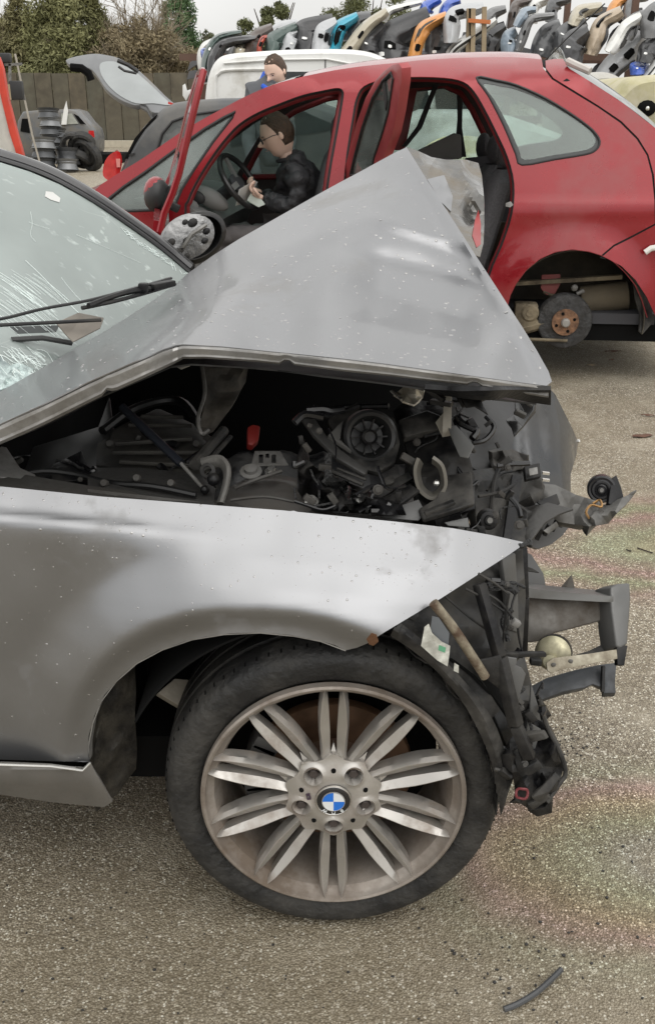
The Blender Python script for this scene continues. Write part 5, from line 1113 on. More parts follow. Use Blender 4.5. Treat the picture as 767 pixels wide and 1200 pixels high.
# far side of the body: mirrored sheet with window openings
fw = [(222, 232), (245, 192), (275, 152), (305, 132), (352, 114), (388, 108), (393, 122), (388, 160), (378, 230)]
rw = [(412, 229), (420, 125), (430, 104), (520, 94), (545, 106), (562, 130), (583, 172), (594, 205), (594, 229)]
def far_map(off=0):
    def f(x, y):
        P = RC(x, y); d = (P - RW).dot(RN); return P + RN * (1.74 - 2 * d - off)
    return f
inside_red = pbr('far_side_inner_trim', (.06, .045, .045), .7)
V, Fc = cdt(side_out[:-16] + [(766, 262), (700, 330), (590, 402), (480, 408), (250, 408), (150, 400), (-20, 392)], [fw, rw, qin, quarterlight], 22, far_map(), 12); m = MB(); m.add(V, Fc); m.build('far_side', inside_red, rcar, solid=.03)
for nm, poly in (('far_door_glass', fw), ('far_door_glass', rw), ('far_quarter_glass', qin), ('far_quarter_glass', quarterlight)):
    V, Fc = cdt(poly, [], 30, far_map(.01), 30); m = MB(); m.add(V, Fc); m.build(nm, gl_c, rcar, solid=.003)
m = MB(); P = [far_map(.03)(x, y) for x, y in rw]; m.tube(P + [P[0]], .02, 8, cap=False); P = [far_map(.03)(x, y) for x, y in fw]; m.tube(P + [P[0]], .02, 8, cap=False); m.build('far_window_frame', reddark, rcar)['kind'] = 'stuff'
# cabin
rb(-2.3, .5, .1, 1.6, .34, .40).build('cabin_floor', darkplas, rcar)
m = MB()
def dash(u, v):
    s = -2.02 - .45 * u; z = 1.02 - .16 * (1 - u) ** 3 * 1.0 - .02 * u; a = .1 + 1.45 * v; return rp(s, a, z)
m.grid(dash, 10, 8)
def dashf2(u, v): 
    z = .86 - .42 * u; s = -2.02 - .04 * sin(pi * u) - .10 * u; return rp(s, .1 + 1.45 * v, z)
m.grid(dashf2, 8, 8); m.build('dashboard', greyplas, rcar, solid=.02)
m = MB(); m.ball(at(246, 232, 6.02), (.12, .05, .055), 16, Matrix.Rotation(.5, 3, 'Y')); m.build('instrument_hood', greyplas, rcar)
m = MB(); m.ball(at(231, 231, 5.96), (.05, .02, .035), 14, Matrix.Rotation(.5, 3, 'Y')); m.build('air_vent', seal_m, rcar)
m = MB(); m.ball(at(222, 243, 5.95), (.055, .03, .05), 14); m.build('speaker_grille', greyplas, rcar)
swc = at(281, 213, 6.12); sax = Vector((.78, -.30, .55)).normalized(); sx = sax.cross(Vector((0, 1, 0))).normalized(); sy = sx.cross(sax).normalized()
m = MB(); pts = [swc + (sx * cos(2 * pi * k / 32) + sy * sin(2 * pi * k / 32)) * .172 for k in range(33)]; m.tube(pts, .017, 8, cap=False); swh = m.build('steering_wheel', pbr('steering_black', (.02, .02, .02), .4), rcar)
m = MB(); m.lathe([(0, .02), (.055, .018), (.065, .0), (.05, -.03), (.03, -.14)], swc - sax * .02, sax, 20); m.build('wheel_boss', darkplas, swh)
for a in (0.2, 2.9, 4.7):
    m = MB(); m.beam(swc - sax * .01, swc + (sx * cos(a) + sy * sin(a)) * .18, .035, .014, up=sax); m.build('wheel_spoke', greyplas, swh)
m = MB(); m.tube([swc - sax * .1, swc - sax * .42], .04, 10); m.build('steering_column', darkplas, rcar)
seatgrey = pbr('grey_patterned_cloth', (.095, .095, .10), .95, bump=.3, bs=200, var=.25, vs=90)
o1 = at(366, 250, 6.22)
carseat(o1.x - .16, 6.22, seatgrey, rcar, 1, .50, 1.0); carseat(o1.x - .16, 6.98, seatgrey, rcar, 1, .50, 1.0)
for yy in (6.02, 6.5, 6.98): carseat(.72, yy, seatgrey, rcar, 1, .46, .92)
slab('far_pillar', [(478, 97, 7.12), (490, 97, 7.12), (474, 176, 7.12), (462, 176, 7.12)], .03, reddark, rcar)
slab('far_door_pillar', [(535, 98, 7.1), (542, 100, 7.1), (541, 150, 7.1), (546, 184, 7.1), (532, 184, 7.1), (536, 140, 7.1)], .03, darkplas, rcar)
slab('belt_strap', [(508, 98, 7.0), (514, 98, 7.0), (494, 150, 7.0), (476, 172, 7.0), (470, 172, 7.0), (488, 148, 7.0)], .01, darkplas, rcar)
slab('seat_back_wedge', [(484, 184, 6.9), (490, 176, 6.9), (532, 156, 6.9), (540, 158, 6.9), (541, 186, 6.9), (520, 188, 6.9)], .05, greyplas, rcar, bevel=.01)  # grey wedge of a seat back in the rear doorway
slab('dark_side_trim', [(545, 185, 6.8), (600, 180, 6.8), (596, 260, 6.7), (552, 260, 6.7)], .05, darkplas, rcar)
m = MB(); m.beam(at(352, 112, 6.4), at(345, 118, 7.0), .10, .03); m.build('sun_visor', darkplas, rcar, bevel=.006)
# open front door, seen edge on
hx = RC(200, 262, .0); dv = Vector((.155, -1, 0)).normalized(); rt = Vector((1, .155, 0)).normalized()
def doorpt(q, z, o=0.0): 
    lean = max(0, z - .98) * .30 + max(0, z - 1.5) ** 2 * .4 - .035 * sm(.55, .95, z) * (1 - sm(.95, 1.2, z)); p = Vector((hx.x - .030, hx.y, 0)) + dv * (q + .03) + rt * (lean + o); p.z = z; return p
def dtop(q): return min(1.635 - .15 * max(0, q - .8) ** 2, 1.02 + .66 * min(1, q / .50) ** .8)
m = MB(); m.grid(lambda u, v: doorpt(1.02 * u, .36 + .64 * v), 10, 12); fd = m.build('front_door', red, rcar, solid=.045, soff=0)
m = MB(); pts = [doorpt(q, dtop(q), .01) for q in np.linspace(0, 1.0, 16)] + [doorpt(1.02, z, .012) for z in np.linspace(1.55, .95, 8)]; m.tube(pts, [.016] * len(pts), 8, flat=1.2); m.build('door_window_frame', red, fd)
m = MB(); m.grid(lambda u, v: doorpt(.08 + .88 * u, 1.0 + (dtop(.08 + .88 * u) - 1.02) * v, .0), 8, 8); m.build('door_glass', gl_r, fd, solid=.004)
m = MB(); m.grid(lambda u, v: doorpt(.03 + .95 * u, .40 + .60 * v, .03 + .006 * sin(v * 9)), 8, 10); m.build('door_trim', greyplas, fd, solid=.015)
mc = at(184, 229, 5.30); m = MB()
m.ball(mc, (.066, .075, .085), 16, Matrix.Rotation(.25, 3, 'Y')); dm = m.build('door_mirror', pbr('mirror_black', (.025, .025, .026), .4), fd)
m = MB(); m.ball(mc + Vector((-.008, .012, .022)), (.060, .075, .072), 16, Matrix.Rotation(.25, 3, 'Y')); m.build('mirror_cap', red, dm)
m = MB(); m.beam(mc + Vector((.03, 0, -.03)), mc + Vector((.11, 0, -.07)), .05, .04); m.build('mirror_stalk', seal_m, dm, bevel=.008)
# open rear door
rdY = lambda x, y: interp(x, [(395, 5.74), (404, 5.70), (470, 4.98)]) - .0 + (.0009 * (y - 200))
rd_out = [(396, 300), (399, 230), (404, 196), (417, 145), (428, 115), (439, 95), (450, 83), (460, 76), (467, 74.5), (470.5, 80), (470, 95), (465, 130), (460, 155), (450, 182), (446, 240), (440, 300), (430, 360), (400, 360)]
rd_win = [(410, 205), (416, 180), (424, 150), (436, 115), (448, 95), (458, 85), (460.5, 92), (455, 130), (448, 155), (438, 184), (434, 207)]
rdoor = sheet('rear_door', rd_out, [rd_win], 8, rdY, redpink, rcar, .045, bevel=.004)
sheet('rear_door_glass', rd_win, [], 12, lambda x, y: rdY(x, y) + .02, gl_r, rdoor, .004)
m = MB(); P = [at(x, y, rdY(x, y) - .002) for x, y in rd_win]; m.tube(P + [P[0]], .007, 6, cap=False); m.build('glass_seal', seal_m, rdoor)
sheet('glass_divider', [(447, 96), (450, 94), (453, 118), (451, 130)], [], 8, lambda x, y: rdY(x, y) - .001, seal_m, rdoor, .012)
# ================================================================ PEOPLE
skin_m = pbr('skin', (.80, .56, .45), .5, var=.08, vs=12, spec=.4)
hair_m = pbr('dark_brown_hair', (.075, .045, .028), .65, var=.4, vs=60, bump=.9, bs=120)
jacket = pbr('black_padded_jacket', (.022, .022, .025), .6, bump=.7, bs=45)
trouser = pbr('grey_trousers', (.12, .11, .11), .9, bump=.3, bs=60)
def skinned(name, nodes, edges, mat, parent, sub=2, wr=0.0):
    """nodes: list of (point, (rx, ry))"""
    o0 = ORG[parent.name]; me = bpy.data.meshes.new(name); me.from_pydata([tuple(Vector(p) - o0) for p, r in nodes], edges, [])
    o = link_mesh(name, me, mat, parent)
    md = o.modifiers.new('skin', 'SKIN'); md.use_smooth_shade = True
    if not me.skin_vertices: 
        bpy.context.view_layer.objects.active = o; bpy.ops.mesh.customdata_skin_add()
    for i, (p, r) in enumerate(nodes):
        me.skin_vertices[0].data[i].radius = r if isinstance(r, tuple) else (r, r); me.skin_vertices[0].data[i].use_root = (i == 0)
    sb = o.modifiers.new('sub', 'SUBSURF'); sb.levels = sub; sb.render_levels = sub
    dg = bpy.context.evaluated_depsgraph_get(); me2 = bpy.data.meshes.new_from_object(o.evaluated_get(dg)); o.modifiers.clear(); o.data = me2; bpy.data.meshes.remove(me); me2.name = name
    if wr:
        for v in me2.vertices:
            c_ = v.co; k_ = abs(nz3(c_.x * 7 + c_.z * 3, c_.y * 7, c_.z * 13)) - .2; v.co = c_ + v.normal * (wr * (k_ * 1.6 + .6 * nz3(c_.x * 25, c_.y * 25, c_.z * 30)))
    me2.polygons.foreach_set('use_smooth', [True] * len(me2.polygons)); return o
def head(c, R, h, par, hair, sk, glasses=False, hair_cut=.25):
    """head of height h; local frame: -x face, z up, rotated by R"""
    m = MB(); H = h / 2
    def f(u, v):
        th = pi * v; a = 2 * pi * u; z = cos(th); r = sin(th) ** .85; x = -cos(a); y = sin(a)   # x<0 = face
        X = x * r * .80 * H; Y = y * r * .66 * H; Z = z * H
        if z < -.1: k = (-.1 - z); X *= 1 - .45 * k; Y *= 1 - .45 * k; X += -.10 * H * k * 2 if x < 0 else .12 * H * k
        if x < 0:
            fy = abs(y)
            nose = exp(-((z + .12) / .16) ** 2) * exp(-(fy / .16) ** 2) * (1.25 if z > -.12 - .16 else 1); X -= .25 * H * nose
            X += .05 * H * exp(-((z - .06) / .09) ** 2) * exp(-((fy - .34) / .18) ** 2)
            X -= .04 * H * exp(-((z - .2) / .08) ** 2) * exp(-(fy / .5) ** 2)
            X -= .045 * H * exp(-((z + .42) / .07) ** 2) * exp(-(fy / .28) ** 2); X += .03 * H * exp(-((z + .50) / .03) ** 2) * exp(-(fy / .2) ** 2)
            X -= .06 * H * exp(-((z + .78) / .14) ** 2) * exp(-(fy / .3) ** 2)
        return c + R @ Vector((X, Y, Z))
    m.grid(f, 56, 44); hd = m.build('head', sk, par, ang=80)
    def P(x, y, z): return c + R @ Vector((x * H, y * H, z * H))
    for sy in (-1, 1):
        m = MB(); m.ball(P(.08, sy * .66, -.08), (.13 * H, .05 * H, .2 * H), 10, R); m.build('ear', sk, hd)
        m = MB(); m.ball(P(-.69, sy * .27, .05), (.05 * H, .08 * H, .035 * H), 8, R); m.build('eye', pbr('eye_dark', (.05, .035, .03), .2), hd)
        m = MB(); m.tube([P(-.76, sy * .13, .185), P(-.77, sy * .30, .215), P(-.68, sy * .45, .18)], .018 * H, 6); m.build('eyebrow', hair, hd)
    m = MB(); m.tube([P(-.76, -.17, -.47), P(-.82, 0, -.46), P(-.76, .17, -.47)], .028 * H, 6, flat=.5); m.build('mouth', pbr('lips', (.36, .14, .11), .5), hd)
    m = MB()
    def hf(u, v):
        th = (pi * .5 + .62) * v; a = 2 * pi * u; x = -cos(a); y = sin(a); 
        lim = (pi * .5 + .62) if x > .1 else interp(x, [(-1, .80), (-.6, .88), (-.3, 1.20), (-.12, 1.62), (.1, 2.05)]); th = lim * v
        z = cos(th); r = sin(th) ** .85; k = 1.045 + .05 * nz3(x * 5, y * 5, z * 5) + .035 * nz3(x * 16, y * 16, z * 16)
        if v > .97: k = 1.0
        kk = 1 - .45 * max(0, -.1 - z) ; return c + R @ Vector((x * r * .80 * H * k * kk + .03 * H, y * r * .66 * H * k * kk, z * H * k))
    m.grid(hf, 48, 24); m.build('hair', hair, par, ang=80)
    if glasses:
        gm_ = pbr('spectacle_frame', (.03, .03, .035), .3, .3)
        m = MB()
        for sy in (-1, 1):
            cc = P(-.84, sy * .28, .02); pts = [cc + R @ Vector((0, cos(t) * .19 * H, sin(t) * .13 * H)) for t in np.linspace(0, 2 * pi, 13)]; m.tube(pts, .026 * H, 5, cap=False)
            m.tube([P(-.84, sy * .46, .06), P(-.3, sy * .68, .06), P(.05, sy * .70, .0)], .016 * H, 5)
        m.tube([P(-.86, -.09, .04), P(-.88, 0, .07), P(-.86, .09, .04)], .014 * H, 5)
        m.build('glasses', gm_, hd)
    return hd
def hand(wrist, dirv, palm_n, sk, par, L=.18, curl=.7, side=1):
    """palm plus five separate bent fingers"""
    d = Vector(dirv).normalized(); n_ = Vector(palm_n).normalized(); s_ = d.cross(n_).normalized(); n_ = s_.cross(d).normalized()
    w0 = Vector(wrist); nodes = [(w0, (.022, .018)), (w0 + d * .04, (.032, .016)), (w0 + d * .085, (.036, .014))]; ed = [(0, 1), (1, 2)]
    h = skinned('hand', nodes, ed, sk, par, 2)
    for k, (o_, l_) in enumerate(((-.030, .066), (-.010, .078), (.010, .073), (.028, .058))):
        b = w0 + d * .085 + s_ * o_ * .95; c1 = curl; nodes = [(b - d * .012, .0095)]; p = b; ang = .25
        for q in range(3):
            ang += c1; seg = l_ * (.42, .33, .25)[q]; p = p + (d * cos(ang) + n_ * sin(ang)) * seg; nodes.append((p, (.009, .0082, .007)[q]))
        skinned('finger', nodes, [(0, 1), (1, 2), (2, 3)], sk, h, 1)
    b = w0 + d * .03 + s_ * -.028 * side; nodes = [(b, .012), (b + (d * .6 - s_ * .6 * side + n_ * .3).normalized() * .035, .011), (b + (d * .6 - s_ * .6 * side + n_ * .3).normalized() * .035 + (d + n_ * .6).normalized() * .032, .009)]
    skinned('thumb', nodes, [(0, 1), (1, 2)], sk, h, 1); return h
# --- man sitting in the red car, reading papers
pm = thing('person', 'seated man in glasses and black jacket reading papers inside the red car', 'person', (at(350, 268, 6.2).x, 6.2, .66))
def A(x, y, Y=6.15): return at(x, y, Y)
nodes = [(A(352, 272, 6.22), (.15, .17)), (A(352, 250, 6.22), (.13, .17)), (A(350, 222, 6.22), (.125, .18)), (A(346, 198, 6.22), (.105, .18)), (A(341, 186, 6.22), (.06, .07)), (A(336, 180, 6.22), (.048, .05)),
         (A(347, 197, 6.03), (.07, .07)), (A(350, 219, 5.98), (.062, .062)), (A(345, 241, 5.96), (.055, .055)), (A(325, 240, 6.0), (.048, .048)), (A(310, 233, 6.04), (.04, .04)),
         (A(347, 197, 6.40), (.07, .07)), (A(352, 220, 6.44), (.06, .06)), (A(345, 240, 6.42), (.055, .055)), (A(322, 236, 6.34), (.045, .045)), (A(307, 226, 6.27), (.038, .038))]
ed = [(0, 1), (1, 2), (2, 3), (3, 4), (4, 5), (3, 6), (6, 7), (7, 8), (8, 9), (9, 10), (3, 11), (11, 12), (12, 13), (13, 14), (14, 15)]
bd = skinned('jacket', nodes, ed, jacket, pm, 3, .028)
nodes = [(A(352, 276, 6.22), (.15, .16)), (A(335, 282, 6.12), (.095, .09)), (A(298, 278, 6.08), (.085, .08)), (A(262, 276, 6.06), (.068, .065)), (A(252, 300, 6.08), (.06, .06)), (A(250, 340, 6.1), (.045, .045)), (A(246, 362, 6.1), (.045, .05)),
         (A(335, 282, 6.34), (.095, .09)), (A(298, 276, 6.38), (.085, .08)), (A(264, 272, 6.4), (.068, .065)), (A(252, 300, 6.4), (.06, .06)), (A(250, 345, 6.4), (.045, .045))]
skinned('trousers', nodes, [(0, 1), (1, 2), (2, 3), (3, 4), (4, 5), (5, 6), (0, 7), (7, 8), (8, 9), (9, 10), (10, 11)], trouser, pm, 3, .018)
nk = [(A(340, 189, 6.22), (.05, .055)), (A(333, 177, 6.22), (.048, .05)), (A(328, 168, 6.22), (.048, .05))]; skinned('neck', nk, [(0, 1), (1, 2)], skin_m, pm)
m = MB(); cc = A(339, 186, 6.22); m.tube([cc + Vector((cos(t) * .068, sin(t) * .07, .012 * cos(t))) for t in np.linspace(0, 2 * pi, 17)], .014, 8, cap=False); m.build('collar', jacket, pm)
R_ = Matrix.Rotation(radians(-24), 3, 'Y') @ Matrix.Rotation(radians(8), 3, 'Z')
hd = head(A(325, 158, 6.2), R_, .245, pm, hair_m, skin_m, True)
hand(A(310, 233, 6.03), (-.8, .1, .35), (-.2, .2, 1), skin_m, pm); hand(A(307, 226, 6.26), (-.8, -.25, .35), (-.2, -.2, 1), skin_m, pm, side=-1)
for y_, Yq in ((0, 6.1),):
    a = A(300, 206, 6.10)
pp_ = MB(); pp_.prism([at(297, 212, 6.06), at(301, 214, 6.12), at(286, 239, 6.10), at(276, 241, 6.02), at(280, 222, 6.00)], (.006, -.002, .004)); pap = pp_.build('paper', pbr('white_paper', (.82, .82, .80), .6), None); tag(pap, 'folded white sheet of paper in the hands of the seated man', 'paper')
pp_ = MB(); pp_.prism([at(296, 222, 6.04), at(310, 240, 6.0), at(303, 243, 6.0), at(289, 235, 6.02)], (.004, -.002, .004)); pap = pp_.build('document', pbr('pale_green_paper', (.60, .66, .60), .6), None); tag(pap, 'pale green slip held under the white paper of the seated man', 'paper')
# --- man behind, bending by the white van
pb = thing('person', 'dark haired man in grey jacket and blue collar standing before the white van', 'person', (at(315, 100, 9.0).x, 9.0, 0))
jk = pbr('grey_jacket', (.10, .105, .115), .85, bump=.3, bs=30); B = lambda x, y, Y=9.0: at(x, y, Y)
c0 = pb.location.x
nodes = [(Vector((c0 + .05, 9.05, .98)), (.15, .13)), (Vector((c0, 9.05, 1.15)), (.15, .13)), (Vector((c0 - .03, 9.03, 1.38)), (.19, .13)), (B(310, 102), (.15, .11)), (B(317, 96), (.07, .065)),
         (B(296, 106), (.08, .08)), (Vector((B(294, 106).x - .03, 8.95, 1.2)), (.065, .065)), (Vector((B(294, 106).x + .05, 8.75, .92)), (.05, .05)),
         (B(330, 106), (.08, .08)), (Vector((B(334, 106).x + .03, 8.95, 1.2)), (.065, .065)), (Vector((B(334, 106).x - .02, 8.75, .92)), (.05, .05))]
skinned('jacket', nodes, [(0, 1), (1, 2), (2, 3), (3, 4), (3, 5), (5, 6), (6, 7), (3, 8), (8, 9), (9, 10)], jk, pb, 3, .010)
nodes = [(Vector((c0 + .05, 9.05, .95)), (.16, .13)), (Vector((c0 - .06, 9.05, .80)), (.09, .09)), (Vector((c0 - .08, 9.0, .48)), (.065, .065)), (Vector((c0 - .08, 9.05, .10)), (.05, .05)), (Vector((c0 - .08, 8.93, .05)), (.045, .05)),
         (Vector((c0 + .15, 9.05, .80)), (.09, .09)), (Vector((c0 + .16, 9.0, .48)), (.065, .065)), (Vector((c0 + .16, 9.05, .10)), (.05, .05)), (Vector((c0 + .16, 8.93, .05)), (.045, .05))]
skinned('trousers', nodes, [(0, 1), (1, 2), (2, 3), (3, 4), (0, 5), (5, 6), (6, 7), (7, 8)], trouser, pb)
skinned('neck', [(B(316, 100), (.055, .055)), (B(321, 90), (.05, .05))], [(0, 1)], skin_m, pb)
R2 = Matrix.Rotation(radians(52), 3, 'Z') @ Matrix.Rotation(radians(-30), 3, 'Y')
head(B(323, 83), R2, .25, pb, hair_m, skin_m)
m = MB(); m.tube(pathpx([(306, 101, 8.97), (308, 93, 9.02), (311, 86, 9.10)]), [.030] * 11, 8, flat=.7); m.tube(pathpx([(308, 101, 8.93), (314, 105, 8.87), (321, 105, 8.86)]), .022, 8); m.build('collar', pbr('bright_blue_cloth', (.02, .10, .55), .8), pb)
hand(Vector((B(294, 106).x + .05, 8.75, .92)), (.5, -.6, -.3), (0, 0, -1), skin_m, pb); hand(Vector((B(334, 106).x - .02, 8.75, .92)), (-.5, -.6, -.3), (0, 0, -1), skin_m, pb)
# ================================================================ YARD BEHIND
def pxbody(name, poly, Y, depth, mat, parent, rnd_=.05, n=3, ang=40):
    """solid body whose side outline was measured in the plane y = Y; rounded towards both flanks"""
    P = [at(x, y, Y) for x, y in poly]; cx = sum(p.x for p in P) / len(P); cz = sum(p.z for p in P) / len(P); m = MB(); k = len(P)
    w_ = max(p.x for p in P) - min(p.x for p in P); h_ = max(p.z for p in P) - min(p.z for p in P)
    lay = [(0, rnd_), (rnd_ * .35, rnd_ * .35), (rnd_, 0), (depth - rnd_, 0), (depth - rnd_ * .35, rnd_ * .35), (depth, rnd_)]
    for dy, ins in lay:
        for p in P: m.v.append(Vector((cx + (p.x - cx) * (1 - 2 * ins / w_), Y + dy, cz + (p.z - cz) * (1 - 2 * ins / h_))))
    for i in range(len(lay) - 1):
        for j in range(k): a = i * k + j; b = i * k + (j + 1) % k; m.f.append((a, b, b + k, a + k))
    m.f.append(tuple(range(k))); m.f.append(tuple((len(lay) - 1) * k + j for j in reversed(range(k))))
    return m.build(name, mat, parent, ang=ang)
def patch(name, poly, Y, mat, parent, thick=.01, **kw): return sheet(name, poly, [], 30, lambda x, y: Y, mat, parent, thick, **kw)
def carwheel(c, r, mat, parent, ax=(0, 1, 0)):
    m = MB(); m.lathe([(r * .62, 0), (r * .9, -.01), (r, .03), (r, .17), (r * .9, .2), (r * .6, .2)], c, ax, 28); w_ = m.build('wheel', tyre_m, parent)
    m = MB(); m.lathe([(0, .01), (r * .5, .015), (r * .64, .0)], c, ax, 20); m.build('wheel_trim', greymet, w_)
wpaint = pbr('white_van_paint', (.74, .74, .72), .35, 0, .4, .03, 3, dirt=(.45, .43, .38), damt=.25, ds=2)
gdark = pbr('dark_window', (.025, .03, .032), .1, 0, .3)
# white van
van = thing('van', 'white panel van parked behind the red people carrier', 'van', (at(380, 118, 12).x, 12.9, 0))
vpoly = spline([(236, 330), (236, 200), (238, 140), (240, 108), (245, 84), (254, 69), (268, 63), (300, 60), (345, 57.5), (395, 57), (428, 59.5), (450, 67), (475, 82), (500, 100), (528, 122), (560, 132), (590, 145), (600, 165), (602, 200), (602, 262), (590, 268)], 4)
vpoly = [(x, y) for x, y in vpoly if y < 264] ; vb = pxbody('body', vpoly, 12, 1.75, wpaint, van, .10)
m = MB(); m.tube([at(x, y, 11.99) for x, y in spline([(253, 150), (252, 96), (256, 86), (266, 82), (300, 81), (330, 81)], 4)], .02, 6); m.build('pressed_rib', wpaint, van)
m = MB(); m.tube([at(x, y, 11.985) for x, y in [(262, 74), (320, 70), (382, 69), (470, 86)]], .012, 6); m.build('roof_gutter', wpaint, van)
m = MB(); m.tube([at(x, y, 11.995) for x, y in [(381, 70), (381, 100), (380, 200)]], .006, 6); m.build('door_gap', seal_m, van)
patch('window', [(332, 84), (368, 84), (376, 96), (372, 112), (330, 112)], 11.985, gdark, van)
patch('window', [(400, 82), (440, 86), (470, 110), (400, 112)], 11.985, gdark, van)
carwheel(Vector((at(290, 200, 12).x, 11.98, .31)), .31, None, van); carwheel(Vector((at(545, 200, 12).x, 11.98, .31)), .31, None, van)
# dark grey hatchback with its tailgate up
gp = pbr('dusty_dark_grey_paint', (.085, .088, .092), .45, .2, .25, .08, 3, dirt=(.15, .145, .135), damt=.5, ds=2.5)
gc = thing('hatchback_car', 'dark grey hatchback with raised tailgate behind the nose of the red people carrier', 'car', (at(300, 200, 9.3).x, 10.1, 0))
gpoly = [(138, 232), (136, 216), (140, 200), (147, 184), (156, 166), (166, 150), (178, 137), (190, 127), (203, 120.5), (222, 117.5), (260, 115), (320, 114), (370, 118), (410, 132), (440, 152), (500, 162), (540, 175), (548, 200), (548, 262), (138, 262)]
pxbody('body', gpoly, 9.3, 1.55, gp, gc, .09)
patch('window', [(186, 178), (192, 158), (203, 144), (222, 137), (262, 131), (262, 172)], 9.285, pbr('dusty_car_glass', (.10, .11, .11), .15, 0, .3, dirt=(.2, .2, .2), damt=.4), gc)
m = MB(); m.tube([at(x, y, 9.28) for x, y in [(183, 180), (190, 157), (202, 142.5), (222, 135), (262, 129)]], .012, 6); m.build('window_surround', seal_m, gc)
patch('window', [(270, 131), (350, 128), (400, 150), (270, 172)], 9.285, gdark, gc)
sheet('tail_lamp', spline([(121, 206), (122, 192), (128, 182), (137, 177), (142, 181), (143, 193), (139, 206), (130, 212)], 3, True), [], 6, lambda x, y: 9.36 - .02 * sin((x - 120) / 24 * pi), pbr('red_lamp_lens', (.50, .02, .02), .15, 0, .8, .15, 20), gc, .12)
patch('tail_lamp_clear', [(136, 186), (141, 186), (141, 196), (137, 196)], 9.325, pbr('pink_lens', (.7, .25, .22), .15, 0, .8), gc)
slab('rear_aperture', [(146, 186, 9.32), (158, 162, 9.32), (176, 141, 9.32), (184, 134, 9.32), (182, 142, 9.32), (166, 160, 9.32), (152, 186, 9.32)], .4, dark, gc)
patch('fuel_flap_dent', [(151, 181), (157, 179), (158, 181), (152, 184)], 9.285, seal_m, gc)
tgY = lambda x, y: 9.42 + .010 * (130 - y) + .0 * (x)
tg = sheet('tailgate', spline([(77, 71), (84, 67), (98, 64), (112, 62.5), (124, 64), (140, 68), (160, 80), (178, 96), (194, 112), (207, 125), (192, 131), (178, 131), (170, 122), (158, 123), (140, 116), (124, 104), (116, 92), (108, 82), (98, 78), (86, 78)], 3, True), [], 7, lambda x, y: tgY(x, y) - .05 * sin((x - 77) / 130 * pi), pbr('tailgate_grey', (.17, .175, .18), .4, .2, .3, dirt=(.2, .19, .17), damt=.4), gc, .05, bevel=.01)
sheet('tailgate_glass', spline([(117, 76), (124, 72), (138, 73), (156, 82), (174, 97), (192, 114), (200, 123), (180, 121), (160, 121), (142, 113), (128, 101), (119, 88)], 3, True), [], 7, lambda x, y: tgY(x, y) - .05 * sin((x - 77) / 130 * pi) - .012, pbr('sky_glass', (.30, .32, .32), .08, 0, .6, .2, 2), tg, .006)
m = MB(); m.tube([at(x, y, 9.5) for x, y in [(138, 71), (150, 76), (162, 84)]], .02, 6); m.tube([at(x, y, 9.45) for x, y in [(139, 78), (146, 83), (160, 86)]], .012, 6); m.build('rear_wiper', seal_m, tg)
m = MB(); m.tube([at(x, y, 9.6) for x, y in [(83, 79), (96, 80), (104, 86), (107, 94)]], .035, 8); m.build('tailgate_trim', dark, tg)
m = MB(); m.tube([at(160, 122, 9.5), at(174, 130, 9.45), at(180, 140, 9.42)], .02, 8); m.build('tailgate_hinge', gp, gc)
patch('number_plate_lamp', [(197, 119), (203, 121), (203, 123), (197, 122)], 9.40, pbr('red_small', (.5, .05, .04), .3), gc)
carwheel(Vector((at(215, 200, 9.3).x, 9.28, .30)), .30, None, gc); carwheel(Vector((at(480, 200, 9.3).x, 9.28, .30)), .30, None, gc)
# pale hatchback seen through the open rear door
wc = thing('white_car', 'white saloon seen through the open rear door of the red people carrier', 'car', (at(520, 230, 8.3).x, 9.2, 0))
pxbody('body', [(408, 245), (408, 190), (420, 165), (445, 148), (470, 138), (492, 128), (560, 128), (600, 136), (640, 150), (680, 165), (700, 185), (702, 245)], 8.4, 1.6, pbr('white_car_paint', (.68, .69, .67), .3, 0, .5, .04, dirt=(.4, .4, .36), damt=.3), wc, .12)
pxbody('cabin', [(425, 150), (440, 120), (462, 100), (500, 96), (548, 98), (575, 118), (590, 136), (560, 150)], 8.6, 1.2, pbr('white_car_paint', (.68, .69, .67), .3), wc, .10)
patch('window', [(440, 140), (452, 116), (466, 104), (500, 101), (506, 138)], 8.58, gdark, wc); patch('window', [(512, 138), (508, 101), (544, 103), (572, 130)], 8.58, gdark, wc)
pk = sheet('stained_panel', spline([(494, 182), (500, 170), (520, 160), (545, 159), (575, 163), (600, 172), (606, 188), (560, 190)], 3, True), [], 9, lambda x, y: 8.0 + .012 * (190 - y), pbr('lichen_yellow_panel', (.62, .56, .30), .6, var=.3, vs=8, dirt=(.75, .74, .66), damt=.6, ds=4), None, .02); tag(pk, 'cream loose body panel with yellow stain inside the open rear doorway view', 'car panel')
pk.location.z += 0
